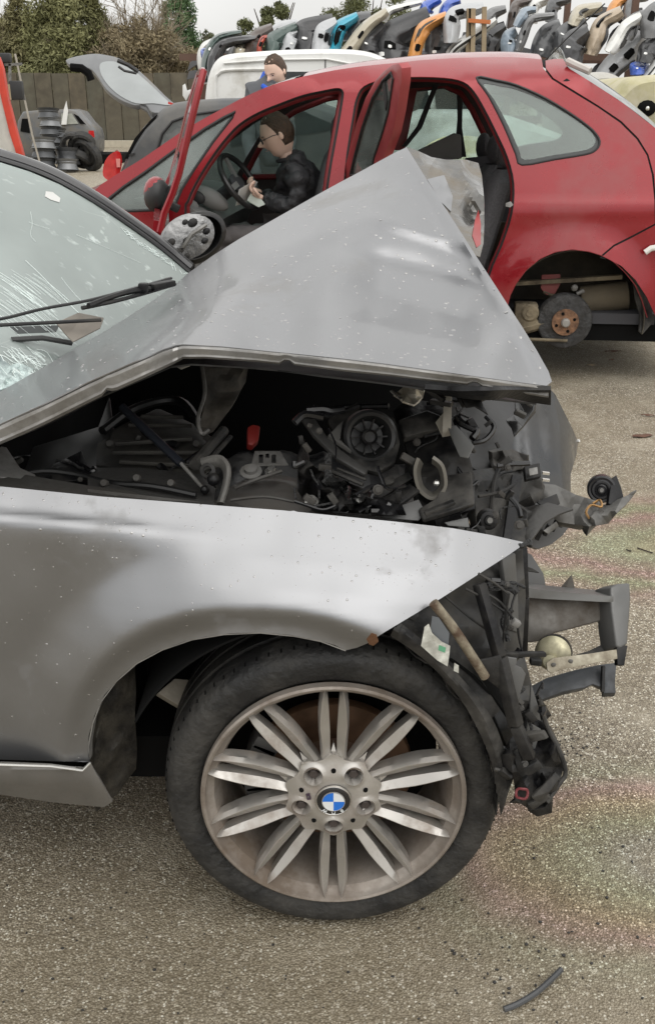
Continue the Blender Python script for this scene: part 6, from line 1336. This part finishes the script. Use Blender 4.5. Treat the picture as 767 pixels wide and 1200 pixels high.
# rust patched cream car wing at the right edge
yc = thing('scrap_car', 'cream scrap car with green lichen at the right edge behind the tailgate', 'car', (at(800, 200, 8.2).x, 9.0, 0))
lich = pbr('lichen_cream_paint', (.40, .37, .20), .6, var=.3, vs=6, dirt=(.52, .48, .36), damt=.6, ds=5)
pxbody('body', spline([(712, 260), (712, 130), (722, 108), (735, 95), (752, 89), (790, 86), (840, 86), (900, 95), (930, 130), (935, 260)], 4), 8.2, 1.5, lich, yc, .12)
m = MB(); m.ball(at(757, 127, 8.2), (.075, .04, .06), 14); m.build('headlamp_hole', dark, yc); m = MB(); m.ball(at(758, 127, 8.16), (.018, .02, .018), 10); m.build('lamp_bulb', steel, yc)
wr = thing('wrecked_car', 'pale grey car roof and wing just above the tailgate of the red people carrier', 'car', (at(710, 200, 9.8).x, 10.5, 0))
pxbody('body', spline([(668, 240), (668, 105), (680, 90), (700, 84), (720, 86), (738, 97), (752, 112), (765, 130), (768, 240)], 4), 9.8, 1.4, pbr('pale_grey_scrap_paint', (.50, .49, .45), .5, dirt=(.3, .28, .24), damt=.5), wr, .12)
# ---------------------------------------------------------------- bumper covers on the rack
cols = dict(black=(.022, .022, .024), charcoal=(.05, .052, .055), navy=(.018, .025, .05), blue=(.03, .09, .42), silver=(.42, .43, .44), white=(.66, .66, .63), green=(.045, .075, .065),
            turquoise=(.03, .33, .46), beige=(.42, .38, .29), tan=(.40, .32, .23), orange=(.62, .26, .06), bluegrey=(.20, .25, .30), grey=(.13, .13, .13), brown=(.07, .05, .04), red=(.42, .06, .03))
BI = [0]
tagm = pbr('white_tag', (.78, .78, .76), .6)
def bumper(col, label, path, wpx, Y, mark=(), tilt=.0):
    """one moulded bumper cover: an arched, cupped shell with a lip, hung over the rack"""
    k = BI[0]; BI[0] += 1; rj = random.Random(k); path = [(x + rj.uniform(-2.5, 2.5), y + rj.uniform(-2.5, 2.5)) for x, y in path]; wpx *= rj.uniform(.9, 1.25); Y += rj.uniform(-.15, .15); sp = spline(path, 8); n_ = len(sp); gm_ = pbr('bumper_' + col, cols[col], .36, 0, .25, .10, 3, dirt=tuple(min(.5, c * .8 + .07) for c in cols[col]), damt=.35, ds=3)
    def f(u, v):
        q = u * (n_ - 1); i = min(int(q), n_ - 2); a, b = sp[i], sp[i + 1]; t = q - i; x = a[0] + (b[0] - a[0]) * t; y = a[1] + (b[1] - a[1]) * t
        dx, dy = b[0] - a[0], b[1] - a[1]; L_ = math.hypot(dx, dy) + 1e-6; nx, ny = -dy / L_, dx / L_     # to the inner side of the arch
        w_ = wpx * (.55 + .45 * sin(pi * min(1, .12 + u * .9)) ** .6) * (1 + .08 * sin(u * 9 + k)); s_ = v
        rib = .018 * sin(v * 3 * pi) ** 2 + .03 * nz3(u * 4 + k, v * 3) + .02 * nz3(u * 11 + k, v * 6)
        Yp = Y - .16 * sin(pi * v) ** .8 - rib + .35 * (u - .5) + tilt * v
        return at(x + nx * w_ * s_, y + ny * w_ * s_, Yp)
    m = MB(); m.grid(f, 26, 10); o = m.build('bumper_cover', gm_, None, solid=.012, soff=-1, ang=50)
    tag(o, label, 'bumper', 'bumper covers piled on the racks')
    rk_ = random.Random(k * 7 + 3); mark = list(mark)
    if rk_.random() < .55: mark.append(('strip', .5, .9, rk_.uniform(.4, .8), .14))
    if rk_.random() < .45: mark.append(('hole', rk_.uniform(.25, .75), rk_.uniform(.4, .7), rk_.uniform(.06, .14), rk_.uniform(.15, .3)))
    if rk_.random() < .35: mark.append(('strip', rk_.uniform(.3, .7), .25, rk_.uniform(.2, .4), .07))
    for (kind, u, v, du, dv) in mark:
        q = MB(); q.grid(lambda a, b: f(min(1, max(0, u + du * (a - .5) * (1 - .5 * abs(b - .5)))), min(1, max(0, v + dv * (b - .5)))) + Vector((0, -.012, 0)), 5, 4)
        q.build({'tag': 'paper_tag', 'hole': 'lamp_opening', 'strip': 'trim_strip'}[kind], {'tag': tagm, 'hole': dark, 'strip': pbr('bumper_grille', (.03, .03, .03), .5)}[kind], o, solid=.004)
    return o
T = lambda u, v: ('tag', u, v, .05, .16)
H = lambda u, v, du=.22, dv=.35: ('hole', u, v, du, dv)
S = lambda u, v, du=.5, dv=.1: ('strip', u, v, du, dv)
bumper('white', 'pale bumper cover at the far left end of the pile, above the van', [(234, 98), (231, 70), (236, 52), (246, 46)], 9, 13.6)
bumper('brown', 'dark brownish bumper cover next to the pale one at the far left end', [(240, 78), (240, 60), (246, 48), (262, 41)], 14, 13.5)
bumper('blue', 'blue bumper edge peeping between the dark covers at the far left end', [(237, 76), (237, 62), (241, 54), (250, 52)], 7, 13.2)
bumper('green', 'dark teal bumper cover arching over the black tagged one at the left end', [(236, 96), (238, 64), (252, 43), (285, 33)], 12, 13.1, [T(.45, .4)])
bumper('black', 'long black bumper cover arching lowest at the left end of the pile', [(243, 98), (244, 68), (262, 46), (297, 39)], 13, 12.95, [T(.05, .5)])
bumper('grey', 'grey brown bumper cover low behind the left corner of the van', [(262, 78), (264, 60), (276, 48), (300, 44)], 22, 13.2)
bumper('beige', 'greenish beige bumper cover with a pale tag above the van roof', [(272, 64), (274, 54), (284, 46), (298, 44)], 16, 13.0, [T(.2, .5)])
bumper('brown', 'brownish black bumper cover above the van roof, left of the red piece', [(284, 68), (288, 48), (300, 34), (320, 27)], 20, 13.1)
bumper('red', 'small orange red bumper piece wedged in the pile above the van', [(302, 62), (303, 52), (308, 44), (313, 42)], 7, 12.85, [H(.4, .5, .2, .5)])
bumper('silver', 'light grey bumper cover highest over the green one above the van', [(312, 48), (318, 32), (330, 25), (346, 24)], 14, 13.4)
bumper('green', 'dark green bumper cover standing above the middle of the van roof', [(309, 66), (312, 44), (324, 32), (345, 27)], 20, 12.95)
bumper('silver', 'dull silver bumper cover between the dark green and big black ones', [(326, 66), (328, 46), (336, 34), (350, 30)], 18, 12.85, [T(.3, .6), ('hole', .12, .5, .2, .3)])
bumper('black', 'large black bumper cover with white tag above the right half of the van roof', [(342, 66), (343, 42), (354, 24), (390, 14)], 32, 13.0, [T(.30, .35), H(.6, .6, .1, .2)])
bumper('silver', 'pale silver bumper cover left of the turquoise one', [(366, 64), (365, 46), (374, 30), (394, 21)], 20, 12.9, [H(.5, .7, .3, .2)])
bumper('turquoise', 'bright turquoise bumper cover in the pile above the van', [(380, 66), (383, 48), (392, 28), (416, 13)], 18, 12.8, [H(.55, .55, .45, .38), T(.2, .3)])
bumper('charcoal', 'charcoal bumper cover right of the turquoise one', [(398, 50), (402, 32), (412, 18), (432, 12)], 20, 13.0, [S(.5, .5)])
bumper('beige', 'cream bumper cover lying diagonally right of the turquoise one', [(388, 72), (404, 52), (424, 26), (452, 8)], 20, 12.7, [H(.55, .45, .12, .2)])
bumper('white', 'white bumper cover on top of the pile behind the large black ones', [(446, 22), (452, 10), (470, 3), (492, 2)], 10, 13.3)
bumper('black', 'black bumper cover with white tag over the right end of the van roof', [(421, 78), (421, 56), (428, 38), (446, 24)], 24, 12.7, [T(.45, .3), H(.2, .6, .2, .3)])
bumper('black', 'biggest black bumper cover with oval lamp hole, left of the orange one', [(440, 84), (438, 52), (452, 24), (500, 9)], 42, 12.8, [H(.36, .45, .16, .34), T(.22, .2), ('tag', .34, .45, .06, .1)])
bumper('black', 'black bumper cover in the shade below the orange one', [(452, 90), (462, 70), (476, 58), (500, 55)], 26, 12.9)
bumper('orange', 'orange bumper cover standing right of the biggest black one', [(478, 70), (482, 44), (494, 24), (520, 13)], 16, 12.6, [H(.22, .6, .1, .4), S(.6, .35, .5, .12)])
bumper('charcoal', 'dark grey bumper cover tucked inside the curve of the orange one', [(496, 76), (500, 48), (508, 30), (530, 20)], 26, 12.75, [T(.2, .4)])
bumper('blue', 'bright blue bumper cover at the top edge, left of the two blue ones', [(486, 14), (492, 6), (500, 0), (514, -4)], 16, 13.4)
bumper('blue', 'bright blue bumper cover at the top edge, right of the two blue ones', [(512, 16), (517, 6), (526, -2), (540, -6)], 16, 13.5)
bumper('silver', 'silver white bumper cover with round lamp holes on top of the wooden frame', [(520, 48), (518, 24), (530, 6), (568, 0)], 20, 12.6, [H(.4, .5, .16, .5), H(.7, .5, .16, .4)])
bumper('white', 'white bumper cover hanging low left of the wooden rack post', [(518, 74), (526, 56), (548, 38), (578, 22)], 12, 12.5, [S(.6, .6, .6, .2)])
bumper('charcoal', 'charcoal bumper cover under the silver one beside the wooden post', [(536, 76), (538, 52), (548, 40), (570, 34)], 28, 12.8, [H(.5, .4, .3, .3)])
bumper('black', 'black bumper cover filling the gap right of the wooden post', [(560, 76), (562, 50), (570, 34), (590, 26)], 24, 12.9)
bumper('bluegrey', 'blue grey bumper cover highest at the left of the right hand pile', [(600, 30), (604, 18), (614, 9), (628, 5)], 14, 12.6)
bumper('bluegrey', 'light blue grey bumper cover standing low left with a white tag', [(588, 70), (588, 50), (592, 38), (603, 30)], 16, 12.4, [T(.35, .5), T(.05, .5)])
bumper('grey', 'slim dark grey bumper cover forming a tall arch in the right hand pile', [(604, 60), (608, 38), (622, 20), (650, 13)], 12, 12.3, [T(.2, .4)])
bumper('charcoal', 'charcoal bumper cover inside the tall grey arch of the right hand pile', [(622, 64), (626, 42), (636, 28), (656, 22)], 26, 12.5, [T(.15, .4)])
bumper('charcoal', 'charcoal bumper cover between the grey arch and the big black panel', [(646, 60), (648, 40), (658, 26), (680, 18)], 26, 12.4, [T(.4, .3)])
bumper('black', 'big black bumper cover with two white tags above the tailgate corner', [(654, 80), (654, 52), (662, 38), (684, 28)], 32, 12.2, [T(.35, .3), T(.05, .5)])
bumper('beige', 'beige bumper cover with dark recess, topmost of the right hand pile', [(664, 26), (668, 12), (680, 3), (704, 1)], 16, 12.5, [S(.6, .5, .4, .3)])
bumper('tan', 'tan bumper cover curving down in the middle of the right hand pile', [(684, 60), (686, 38), (698, 18), (728, 6)], 22, 12.2, [H(.62, .3, .25, .2)])
bumper('white', 'white bumper cover just right of the tan one', [(706, 60), (716, 40), (728, 24), (748, 14)], 16, 12.1, [S(.5, .85, .6, .2)])
bumper('grey', 'grey bumper cover right of the white one, near the rusty post', [(724, 44), (730, 28), (740, 16), (756, 12)], 18, 12.25, [H(.4, .6, .3, .3)])
bumper('silver', 'silver bumper cover with two rectangular openings, lowest in the right hand pile', [(694, 96), (704, 76), (722, 54), (750, 36)], 30, 12.0, [H(.42, .55, .16, .30), H(.72, .55, .16, .30)])
bumper('blue', 'blue bumper scrap low at the right beside the silver one with openings', [(738, 86), (740, 76), (746, 70), (756, 68)], 16, 11.8, [T(.2, .5)])
bumper('white', 'off white bumper cover low at the right edge of the photo', [(748, 98), (756, 82), (768, 66), (785, 56)], 20, 11.7, [S(.5, .5, .6, .15)])
bumper('black', 'black bumper cover at the right edge with a white tag', [(744, 74), (750, 54), (764, 40), (785, 34)], 24, 12.0, [T(.2, .4)])
bumper('grey', 'grey bumper cover with orange indicator at the top right corner', [(752, 44), (752, 20), (762, 2), (790, -6)], 34, 12.1, [('hole', .45, .35, .3, .25)])
# second tier, dark shapes deeper in the racks
for i_, (x, y, c_, ww) in enumerate(((604, -2, 'brown', 14), (628, -6, 'white', 16), (648, -8, 'charcoal', 18), (574, 6, 'grey', 18), (720, -6, 'orange', 12), (742, -10, 'grey', 16))):
    bumper(c_, ['brown bumper cover at the top edge, left of the upper right tier', 'white bumper cover at the top edge, above the blue grey one', 'charcoal bumper cover at the top edge, above the slim grey arch', 'grey bumper cover at the top edge, right of the silver white one', 'orange bumper piece at the top edge, above the tan one', 'grey bumper cover at the top edge, left of the corner one'][i_],
           [(x - 12, y + 34), (x - 10, y + 16), (x, y + 4), (x + 20, y)], ww, 13.4)
rk = thing('storage_rack', 'long wood and steel rack carrying the heap of bumper covers', 'rack', (at(560, 60, 13.9).x, 13.9, 0))
wood = pbr('weathered_timber', (.32, .25, .16), .8, bump=.4, bs=20)
for x, yy in ((236, 13.9), (300, 13.9), (365, 13.9), (430, 13.9), (498, 13.9), (597, 13.8), (660, 13.8), (738, 12.6), (790, 13.8)):
    p = at(x, 60, yy); m = MB(); m.beam((p.x, yy, 0), (p.x, yy, 2.0 if x < 480 else 2.7), .07, .07); m.build('post', pbr('rusty_post', (.12, .07, .05), .8) if x != 498 else wood, rk)
for x0, x1 in ((547, 2), (553, -2)):
    m = MB(); m.beam(at(x0, 90, 12.45), at(x0 + x1, 10, 12.45), .05, .05); m.build('timber_prop', wood, rk)
for x, y0_, y1_ in ((553, 10, 74), (566, 8, 74)):
    m = MB(); m.beam(at(x, y1_, 12.4), at(x + 1, y0_, 12.4), .05, .05); m.build('timber_prop', wood, rk)
m = MB(); m.beam(at(548, 24, 12.36), at(574, 26, 12.36), .05, .04); m.build('orange_strap', pbr('faded_orange', (.5, .16, .05), .7), rk)
for z, yy in ((.5, 13.9), (1.3, 13.9), (2.05, 13.9)):
    m = MB(); m.beam((-1.9, yy, z), (6.2, yy, z), .05, .08); m.beam((-1.9, yy + 1.0, z), (6.2, yy + 1.0, z), .05, .08); m.build('rail', pbr('rusty_post', (.12, .07, .05), .8), rk)
# dense dark stock filling the racks below and behind
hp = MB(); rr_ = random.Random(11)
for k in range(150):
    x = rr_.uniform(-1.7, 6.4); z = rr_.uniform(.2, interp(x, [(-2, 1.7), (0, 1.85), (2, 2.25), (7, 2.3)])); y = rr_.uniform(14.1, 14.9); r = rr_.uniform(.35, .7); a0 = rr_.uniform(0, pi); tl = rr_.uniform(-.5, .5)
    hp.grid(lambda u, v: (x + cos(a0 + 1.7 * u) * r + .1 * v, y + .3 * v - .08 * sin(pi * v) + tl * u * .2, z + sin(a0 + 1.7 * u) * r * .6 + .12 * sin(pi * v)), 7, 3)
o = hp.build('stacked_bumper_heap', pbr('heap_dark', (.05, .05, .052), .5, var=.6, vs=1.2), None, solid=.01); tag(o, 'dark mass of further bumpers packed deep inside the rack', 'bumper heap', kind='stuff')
# ---------------------------------------------------------------- left background: wall, wheels, scrap hatchback
wall = thing('boundary_wall', 'tall brown stained panel wall closing the far left side of the yard', 'wall', (at(140, 165, 40).x, 40, 0))
rr_ = random.Random(5)
for k in range(-14, 17):
    x0 = -30 + 19.5 * k; c = [(.12, .105, .075), (.11, .10, .072), (.13, .108, .074), (.10, .095, .07)][k % 4]; p0 = at(x0, 160, 40); p1 = at(x0 + 18.7, 160, 40)
    m = MB(); m.box(((p0.x + p1.x) / 2, 40 + .03 * (k % 2), 1.28), (p1.x - p0.x, .10, 2.56 - .05 * rr_.random())); m.build('panel', pbr('wall_panel_%d' % (k % 4), c, .85, var=.35, vs=1.2, dirt=(.07, .06, .042), damt=.6, ds=1.3), wall)
m = MB(); m.box((at(140, 160, 40).x, 39.6, .1), (24, .6, .22)); m.build('kerb', pbr('pale_kerb', (.42, .38, .30), .8), wall)
sc_ = thing('scrap_hatchback', 'stripped dark scrap hatchback behind the stacked wheels at far left', 'car', (at(75, 190, 28).x, 28.8, 0))
pxbody('body', [(18, 188), (18, 160), (20, 142), (26, 131), (45, 129), (78, 128), (88, 131), (98, 144), (106, 152), (109, 162), (109, 176), (106, 186)], 28, 1.6, pbr('scrap_grey_paint', (.10, .105, .11), .45, .2, .2, dirt=(.15, .13, .1), damt=.5), sc_, .10)
patch('window', [(72, 146), (72, 133), (84, 133), (92, 145)], 27.97, pbr('pale_window', (.35, .36, .32), .3), sc_); patch('window', [(86, 133), (92, 136), (101, 146), (94, 145)], 27.97, dark, sc_); patch('window', [(24, 154), (26, 139), (33, 139), (35, 156)], 27.97, dark, sc_)
patch('tail_lamp', [(104, 153), (110, 153), (111, 161), (104, 161)], 27.96, pbr('red_lamp_lens', (.5, .02, .02), .2), sc_); patch('leaning_board', [(72, 146), (75, 128), (78, 118), (80, 130), (78, 146)], 27.9, wpaint, sc_)
m = MB(); m.box((sc_.location.x, 28.8, .12), (3.0, 1.5, .24)); m.build('underbody', dark, sc_)
def steelwheel(px, py, Y, r, h, mat, label, cat='wheel', ax=(0, .12, 1), grp='steel wheels stacked at the far left'):
    c = at(px, py, Y); m = MB(); m.lathe([(r * .35, h * .45), (r * .45, h * .38), (r * .82, h * .38), (r * .86, h * .2), (r * .8, h * .05), (r * .86, -h * .2), (r * .97, -h * .42), (r, -h * .5), (r * .94, -h * .5), (r * .80, -h * .2), (r * .78, .0), (r * .80, h * .3), (r * .94, h * .5), (r, h * .5), (r * .96, h * .42), (r * .84, h * .25)], c, ax, 24)
    o = m.build('steel_wheel' if cat == 'wheel' else 'tyre', mat, None, org=c); tag(o, label, cat, grp); return o
sw = pbr('dark_steel_wheel', (.075, .078, .082), .4, .4, bump=.1, bs=20); sw2 = pbr('light_steel_wheel', (.20, .205, .21), .38, .5)
ords = ['topmost', 'second', 'third', 'fourth', 'lowest']
for k in range(5): steelwheel(57 + (k % 2) * .8 + k * 1.1, 133 + k * 9.8, 25.5, .27, .22, sw if k != 1 else sw2, '%s dark steel wheel of the tall left stack' % ords[k])
for k in range(3): steelwheel(51, 168 + k * 11, 24.4, .30, .24, sw2 if k == 0 else sw, '%s steel wheel of the short stack in front of the tall one' % ['topmost', 'middle', 'lowest'][k])
for k in range(3): steelwheel(66, 156 + k * 10, 25.6, .25, .21, sw, '%s steel wheel of the stack right of the tall one' % ['topmost', 'middle', 'lowest'][k])
steelwheel(79, 183, 24.8, .30, .36, sw, 'wide dark steel wheel standing between the stacks and tyres'); steelwheel(79, 193, 24.5, .27, .24, sw2, 'pale steel wheel lowest between the stacks and the tyres')
for k, (x, y, r, ax) in enumerate(((86, 170, .30, (0, 1, .3)), (94, 174, .30, (.4, 1, .2)), (101, 178, .33, (.6, 1, .5)), (93, 186, .31, (.3, .6, 1)), (106, 184, .33, (.7, 1, .3)), (98, 167, .28, (.2, 1, .8)))):
    c = at(x, y, 25.0); m = MB(); m.lathe([(r * .6, -.09), (r * .85, -.11), (r, -.07), (r, .07), (r * .85, .11), (r * .6, .09)], c, ax, 24, closed=True); o = m.build('tyre', tyre_m, None, org=c)
    tag(o, ['old tyre leaning left at the top of the tyre heap', 'old tyre in the centre of the tyre heap', 'large tyre tilted forward on the right of the heap', 'old tyre lying flat at the bottom of the heap', 'rightmost upright tyre of the far left heap', 'small tyre lying on top of the tyre heap'][k], 'tyre', 'old tyres heaped beside the steel wheels')
# red edged pale panel, pole and mirrors at the left edge
lt = thing('lorry_ramp', 'pale grey ramp panel with red edge strip at the far left edge', 'ramp', (at(0, 190, 17).x, 17, 0))
slab('panel', [(-60, 80, 17), (-4, 76, 17), (4, 108, 17), (24, 186, 17), (26, 215, 17), (-60, 215, 17)], .08, pbr('pale_panel', (.50, .49, .45), .6), lt, bevel=.01)
slab('red_edge', [(-2, 66, 16.95), (3, 80, 16.95), (9, 115, 16.95), (18, 150, 16.95), (29, 189, 16.95), (22, 189, 16.95), (11, 155, 16.95), (2, 118, 16.95), (-5, 85, 16.95)], .14, pbr('red_edge_paint', (.55, .05, .025), .45), lt, bevel=.01)
patch('leg', [(-40, 205), (-30, 205), (-30, 265), (-40, 265)], 17.0, dark, lt, .1); 
po = MB(); po.beam(at(18, 63, 24), at(38, 158, 24), .035, .035); po.beam(at(38, 158, 24), Vector((at(38, 158, 24).x + .15, 24, 0)), .035, .035); o = po.build('pole', pbr('pale_pole', (.36, .33, .28), .6), None); tag(o, 'thin pale leaning pole beside the red edged panel', 'pole')
fr_ = thing('metal_frame', 'dark frame with hanging black box left of the thin pole', 'frame', (at(15, 190, 22).x, 22, 0))
m = MB(); m.beam(at(2, 62, 22), (at(2, 62, 22).x, 22, 0), .07, .07); m.build('upright', dark, fr_); m = MB(); m.beam(at(0, 76, 22), at(26, 75, 22), .05, .05); m.beam(at(12, 116, 22), at(30, 116, 22), .05, .05); m.beam(at(12, 75, 22), at(12, 118, 22), .05, .05); m.build('arm', greymet, fr_)
m = MB(); m.box(at(20, 106, 22), (.26, .2, .36)); m.build('black_box', seal_m, fr_, bevel=.03); m = MB(); m.box(at(5, 68, 22), (.28, .2, .18)); m.build('bracket_head', seal_m, fr_, bevel=.03); m = MB(); m.box(at(11, 108, 22), (.12, .2, .3)); m.build('rusty_box', wood, fr_)
# white strapping by the hatchback
slab('torn_strapping', [(214, 100, 11), (217, 98, 11), (219, 106, 11), (226, 104, 11), (232, 112, 11), (228, 114, 11), (222, 110, 11), (218, 118, 11), (214, 112, 11)], .02, wpaint, van)
# ---------------------------------------------------------------- trees and hedges
barkm = pbr('tree_bark', (.075, .06, .045), .9, bump=.4, bs=10)
def leafmat(name, col, var=.35):
    return pbr(name, col, .7, var=var, vs=.9, spec=.2)
def foliage(name, pts, n, size, mat, parent, seed=1, up=.3):
    """pts: list of (centre, radii) clumps filled with small leaf faces"""
    r_ = random.Random(seed); vs = []; fs = []; tot = sum(p[1][0] * p[1][2] for p in pts)
    for c, rad in pts:
        q = int(n * rad[0] * rad[2] / tot) + 1
        for _ in range(q):
            d = Vector((r_.gauss(0, 1), r_.gauss(0, 1), r_.gauss(0, 1))).normalized() * (r_.random() ** .45); p = Vector(c) + Vector((d.x * rad[0], d.y * rad[1], d.z * rad[2]))
            a = Vector((r_.gauss(0, 1), r_.gauss(0, 1), r_.gauss(0, 1) + up)).normalized(); b = a.orthogonal().normalized(); a2 = Vector((r_.gauss(0, 1), r_.gauss(0, 1), r_.gauss(0, 1))); b = (a2 - a * a2.dot(a)).normalized(); s_ = size * r_.uniform(.5, 1.3); k = len(vs)
            vs += [p - b * s_ * .2, p + a * s_, p + b * s_ * .2, p - a * s_ * .4]; fs.append((k, k + 1, k + 2, k + 3))
    o0 = ORG[parent.name]; me = bpy.data.meshes.new(name); me.from_pydata([tuple(v - o0) for v in vs], [], fs); return link_mesh(name, me, mat, parent)
def twigs(m, p, d, L_, r, depth, r_, spread=.45):
    q = p + d * L_; m.tube([p, p.lerp(q, .5) + Vector((r_.gauss(0, .03), 0, r_.gauss(0, .03))) * L_, q], [r, r * .8, r * .6], 4, cap=False)
    if depth == 0: return
    for _ in range(r_.choice((2, 3, 3))):
        nd = (d + Vector((r_.gauss(0, spread), r_.gauss(0, spread), r_.gauss(.05, spread * .7)))).normalized(); twigs(m, p.lerp(q, r_.uniform(.45, 1)), nd, L_ * r_.uniform(.6, .82), r * .58, depth - 1, r_, spread)
def conifer(px, Y, ytop, wpx, mat, label, seed, n=9000, size=.22, base=150):
    top = at(px, ytop, Y); t = thing('conifer_tree', label, 'tree', (top.x, Y, 0), 'trees beyond the boundary wall'); r_ = random.Random(seed); W_ = wpx / 2 * Y / F * 1.08
    m = MB(); m.tube([(top.x, Y, 0), (top.x + .1, Y, top.z * .5), (top.x, Y, top.z)], [.22, .14, .02], 8); m.build('trunk', barkm, t)
    pts = []; z = 1.0
    while z < top.z:
        f_ = 1 - (z - 1) / (top.z - 1); rad = W_ * (f_ ** .75) * r_.uniform(.8, 1.1)
        for k in range(5):
            a = r_.uniform(0, 2 * pi); q = rad * r_.uniform(.35, .75); pts.append(((top.x + cos(a) * q, Y + sin(a) * q, z - .15 * q), (rad * .36 + .12, rad * .36 + .12, .26 + .16 * rad)))
        z += .40
    pts.append(((top.x, Y, top.z - .25), (.12, .12, .4))); foliage('crown', pts, n, size, mat, t, seed); return t
def broad(px, Y, ytop, wpx, mat, label, seed, n=7000, size=.2, hz=.55, z0=None):
    top = at(px, ytop, Y); W_ = wpx / 2 * Y / F * 1.05; t = thing('leafy_tree', label, 'tree', (top.x, Y, 0), 'trees beyond the boundary wall'); r_ = random.Random(seed)
    m = MB(); m.tube([(top.x, Y, 0), (top.x, Y, top.z * .6)], [.25, .12], 8)
    for _ in range(9): a = r_.uniform(0, 2 * pi); m.tube([(top.x, Y, top.z * r_.uniform(.3, .6)), (top.x + cos(a) * W_ * .7, Y + sin(a) * W_ * .7, top.z * r_.uniform(.6, .95))], [.08, .02], 5)
    m.build('trunk', barkm, t); pts = []
    for _ in range(42):
        a = r_.uniform(0, 2 * pi); q = W_ * sqrt(r_.random()); z = top.z - W_ * hz * 2 * r_.random() - .3; k = sqrt(max(0.05, 1 - (q / W_) ** 2)); s_ = W_ * r_.uniform(.12, .26)
        pts.append(((top.x + cos(a) * q, Y + sin(a) * q, z * k ** .3), (s_, s_, s_ * .8)))
    foliage('crown', pts, n, size, mat, t, seed); return t
def bare(px, Y, ytop, label, seed, n=4, spread=.42, depth=5, mat=None):
    r_ = random.Random(seed); top = at(px, ytop, Y); t = thing('bare_tree', label, 'tree', (top.x, Y, 0), 'bare trees beyond the boundary wall'); m = MB()
    for k in range(n): twigs(m, Vector((top.x + r_.gauss(0, .3), Y + r_.gauss(0, .5), 0)), Vector((r_.gauss(0, .16), r_.gauss(0, .1), 1)).normalized(), top.z * .34, .10, depth, r_, spread)
    m.build('trunk', mat or pbr('pale_twigs', (.27, .225, .165), .9), t, ang=180); return t
gA = leafmat('dark_conifer_green', (.060, .085, .035)); gB = leafmat('olive_conifer', (.21, .21, .10)); gC = leafmat('columnar_conifer_green', (.12, .19, .09)); gD = leafmat('mid_green_leaves', (.13, .14, .065)); gBr = leafmat('brown_scrub', (.26, .215, .135)); gOl = leafmat('olive_scrub', (.21, .195, .10))
conifer(62, 44.5, -120, 130, gB, 'tall olive green conifer at the far left', 1, 52000, .16); conifer(100, 44.8, -30, 80, gB, 'shorter olive conifer to the right of the tall one', 2, 20000, .16); conifer(18, 44.7, -20, 70, gOl, 'loose brownish conifer at the extreme left', 3, 14000, .16)
conifer(207, 54, -50, 80, gC, 'slender dark green conifer left of the bumper pile', 4, 26000, .15); conifer(193, 53, 8, 26, gC, 'small dark conifer leaning against the slender one', 14, 10000, .15)
broad(318, 50, -10, 66, gD, 'round leafy treetop above the left half of the van', 5, 16000, .13); broad(430, 50, -18, 110, gD, 'wide leafy treetop above the turquoise bumper', 6, 20000, .13); broad(244, 60, 28, 26, leafmat('pale_green', (.14, .15, .09)), 'small pale bush beside the left end of the bumper pile', 7, 2500, .16)
bare(12, 47, -30, 'bare pale tree with many thin branches at the extreme left', 21, 6); bare(128, 46, -30, 'bare brown tree left of centre behind the raised tailgate', 22, 7); bare(150, 50, -12, 'taller bare tree just right of the other behind the tailgate', 23, 9); bare(175, 48, 14, 'bare shrubby tree left of the slender conifer', 24); bare(105, 50, 12, 'thin bare tree between the conifers and the tailgate', 25); bare(140, 47, 22, 'low bare bushy tree right behind the raised tailgate', 26, 6); bare(163, 46, -40, 'bare tree halfway between the tailgate and the slender conifer', 27, 5); bare(30, 49, -12, 'bare tree rising between the two left conifers', 28, 5); bare(232, 55, 30, 'small bare tree at the left end of the bumper pile', 29, 4)
def scrub(x0, x1, y0, Y, mat, name, label, seed, n):
    t = thing(name, label, 'hedge', (at((x0 + x1) / 2, 150, Y).x, Y, 0)); r_ = random.Random(seed); pts = []
    for k in range(60):
        x = r_.uniform(x0, x1); yt = y0 + r_.uniform(0, 40) ** 1.0 + 12 * nz3(x * .05, seed); p = at(x, yt, Y); z = p.z * r_.uniform(.3, 1); pts.append(((p.x, Y + r_.gauss(0, .5), z), (r_.uniform(.4, .9), .7, r_.uniform(.35, .8))))
    o = foliage('leaves', pts, int(n * 1.9), .14, mat, t, seed); o['kind'] = 'stuff'
    m = MB()
    for k in range(14): x = at(x0 + (x1 - x0) * (k + .5) / 14, 100, Y).x; twigs(m, Vector((x, Y, 0)), Vector((r_.gauss(0, .2), 0, 1)).normalized(), 1.5, .05, 3, r_)
    m.build('stems', barkm, t, ang=180)['kind'] = 'stuff'; return t
scrub(-20, 130, 16, 46, gOl, 'olive_hedge', 'dense olive brown hedge behind the wheels and wall at far left', 31, 34000)
scrub(105, 222, 26, 45, gBr, 'brown_hedge', 'dense reddish brown hedge behind the raised tailgate', 32, 22000)
scrub(-330, -10, 24, 46, gBr, 'brown_hedge', 'brown hedge continuing behind the wall beyond the left conifers', 34, 20000)
scrub(215, 900, 96, 60, gOl, 'far_hedge', 'low far hedge glimpsed behind the racks', 33, 9000)
# bake the thickness of sheets into their meshes so that rims get crisp normals
dg = bpy.context.evaluated_depsgraph_get(); todo = [o for o in bpy.data.objects if o.type == 'MESH' and len(o.modifiers)]
new = [(o, bpy.data.meshes.new_from_object(o.evaluated_get(dg))) for o in todo]
for o, me in new:
    a_ = o.get('_ang', 35); o.modifiers.clear(); o.data = me
    me.polygons.foreach_set('use_smooth', [True] * len(me.polygons)); me.update(); me.set_sharp_from_angle(angle=radians(a_))
for o in bpy.data.objects:
    if '_ang' in o: del o['_ang']
for ob in list(bpy.data.objects):
    if ob.name == 'x': bpy.data.objects.remove(ob)
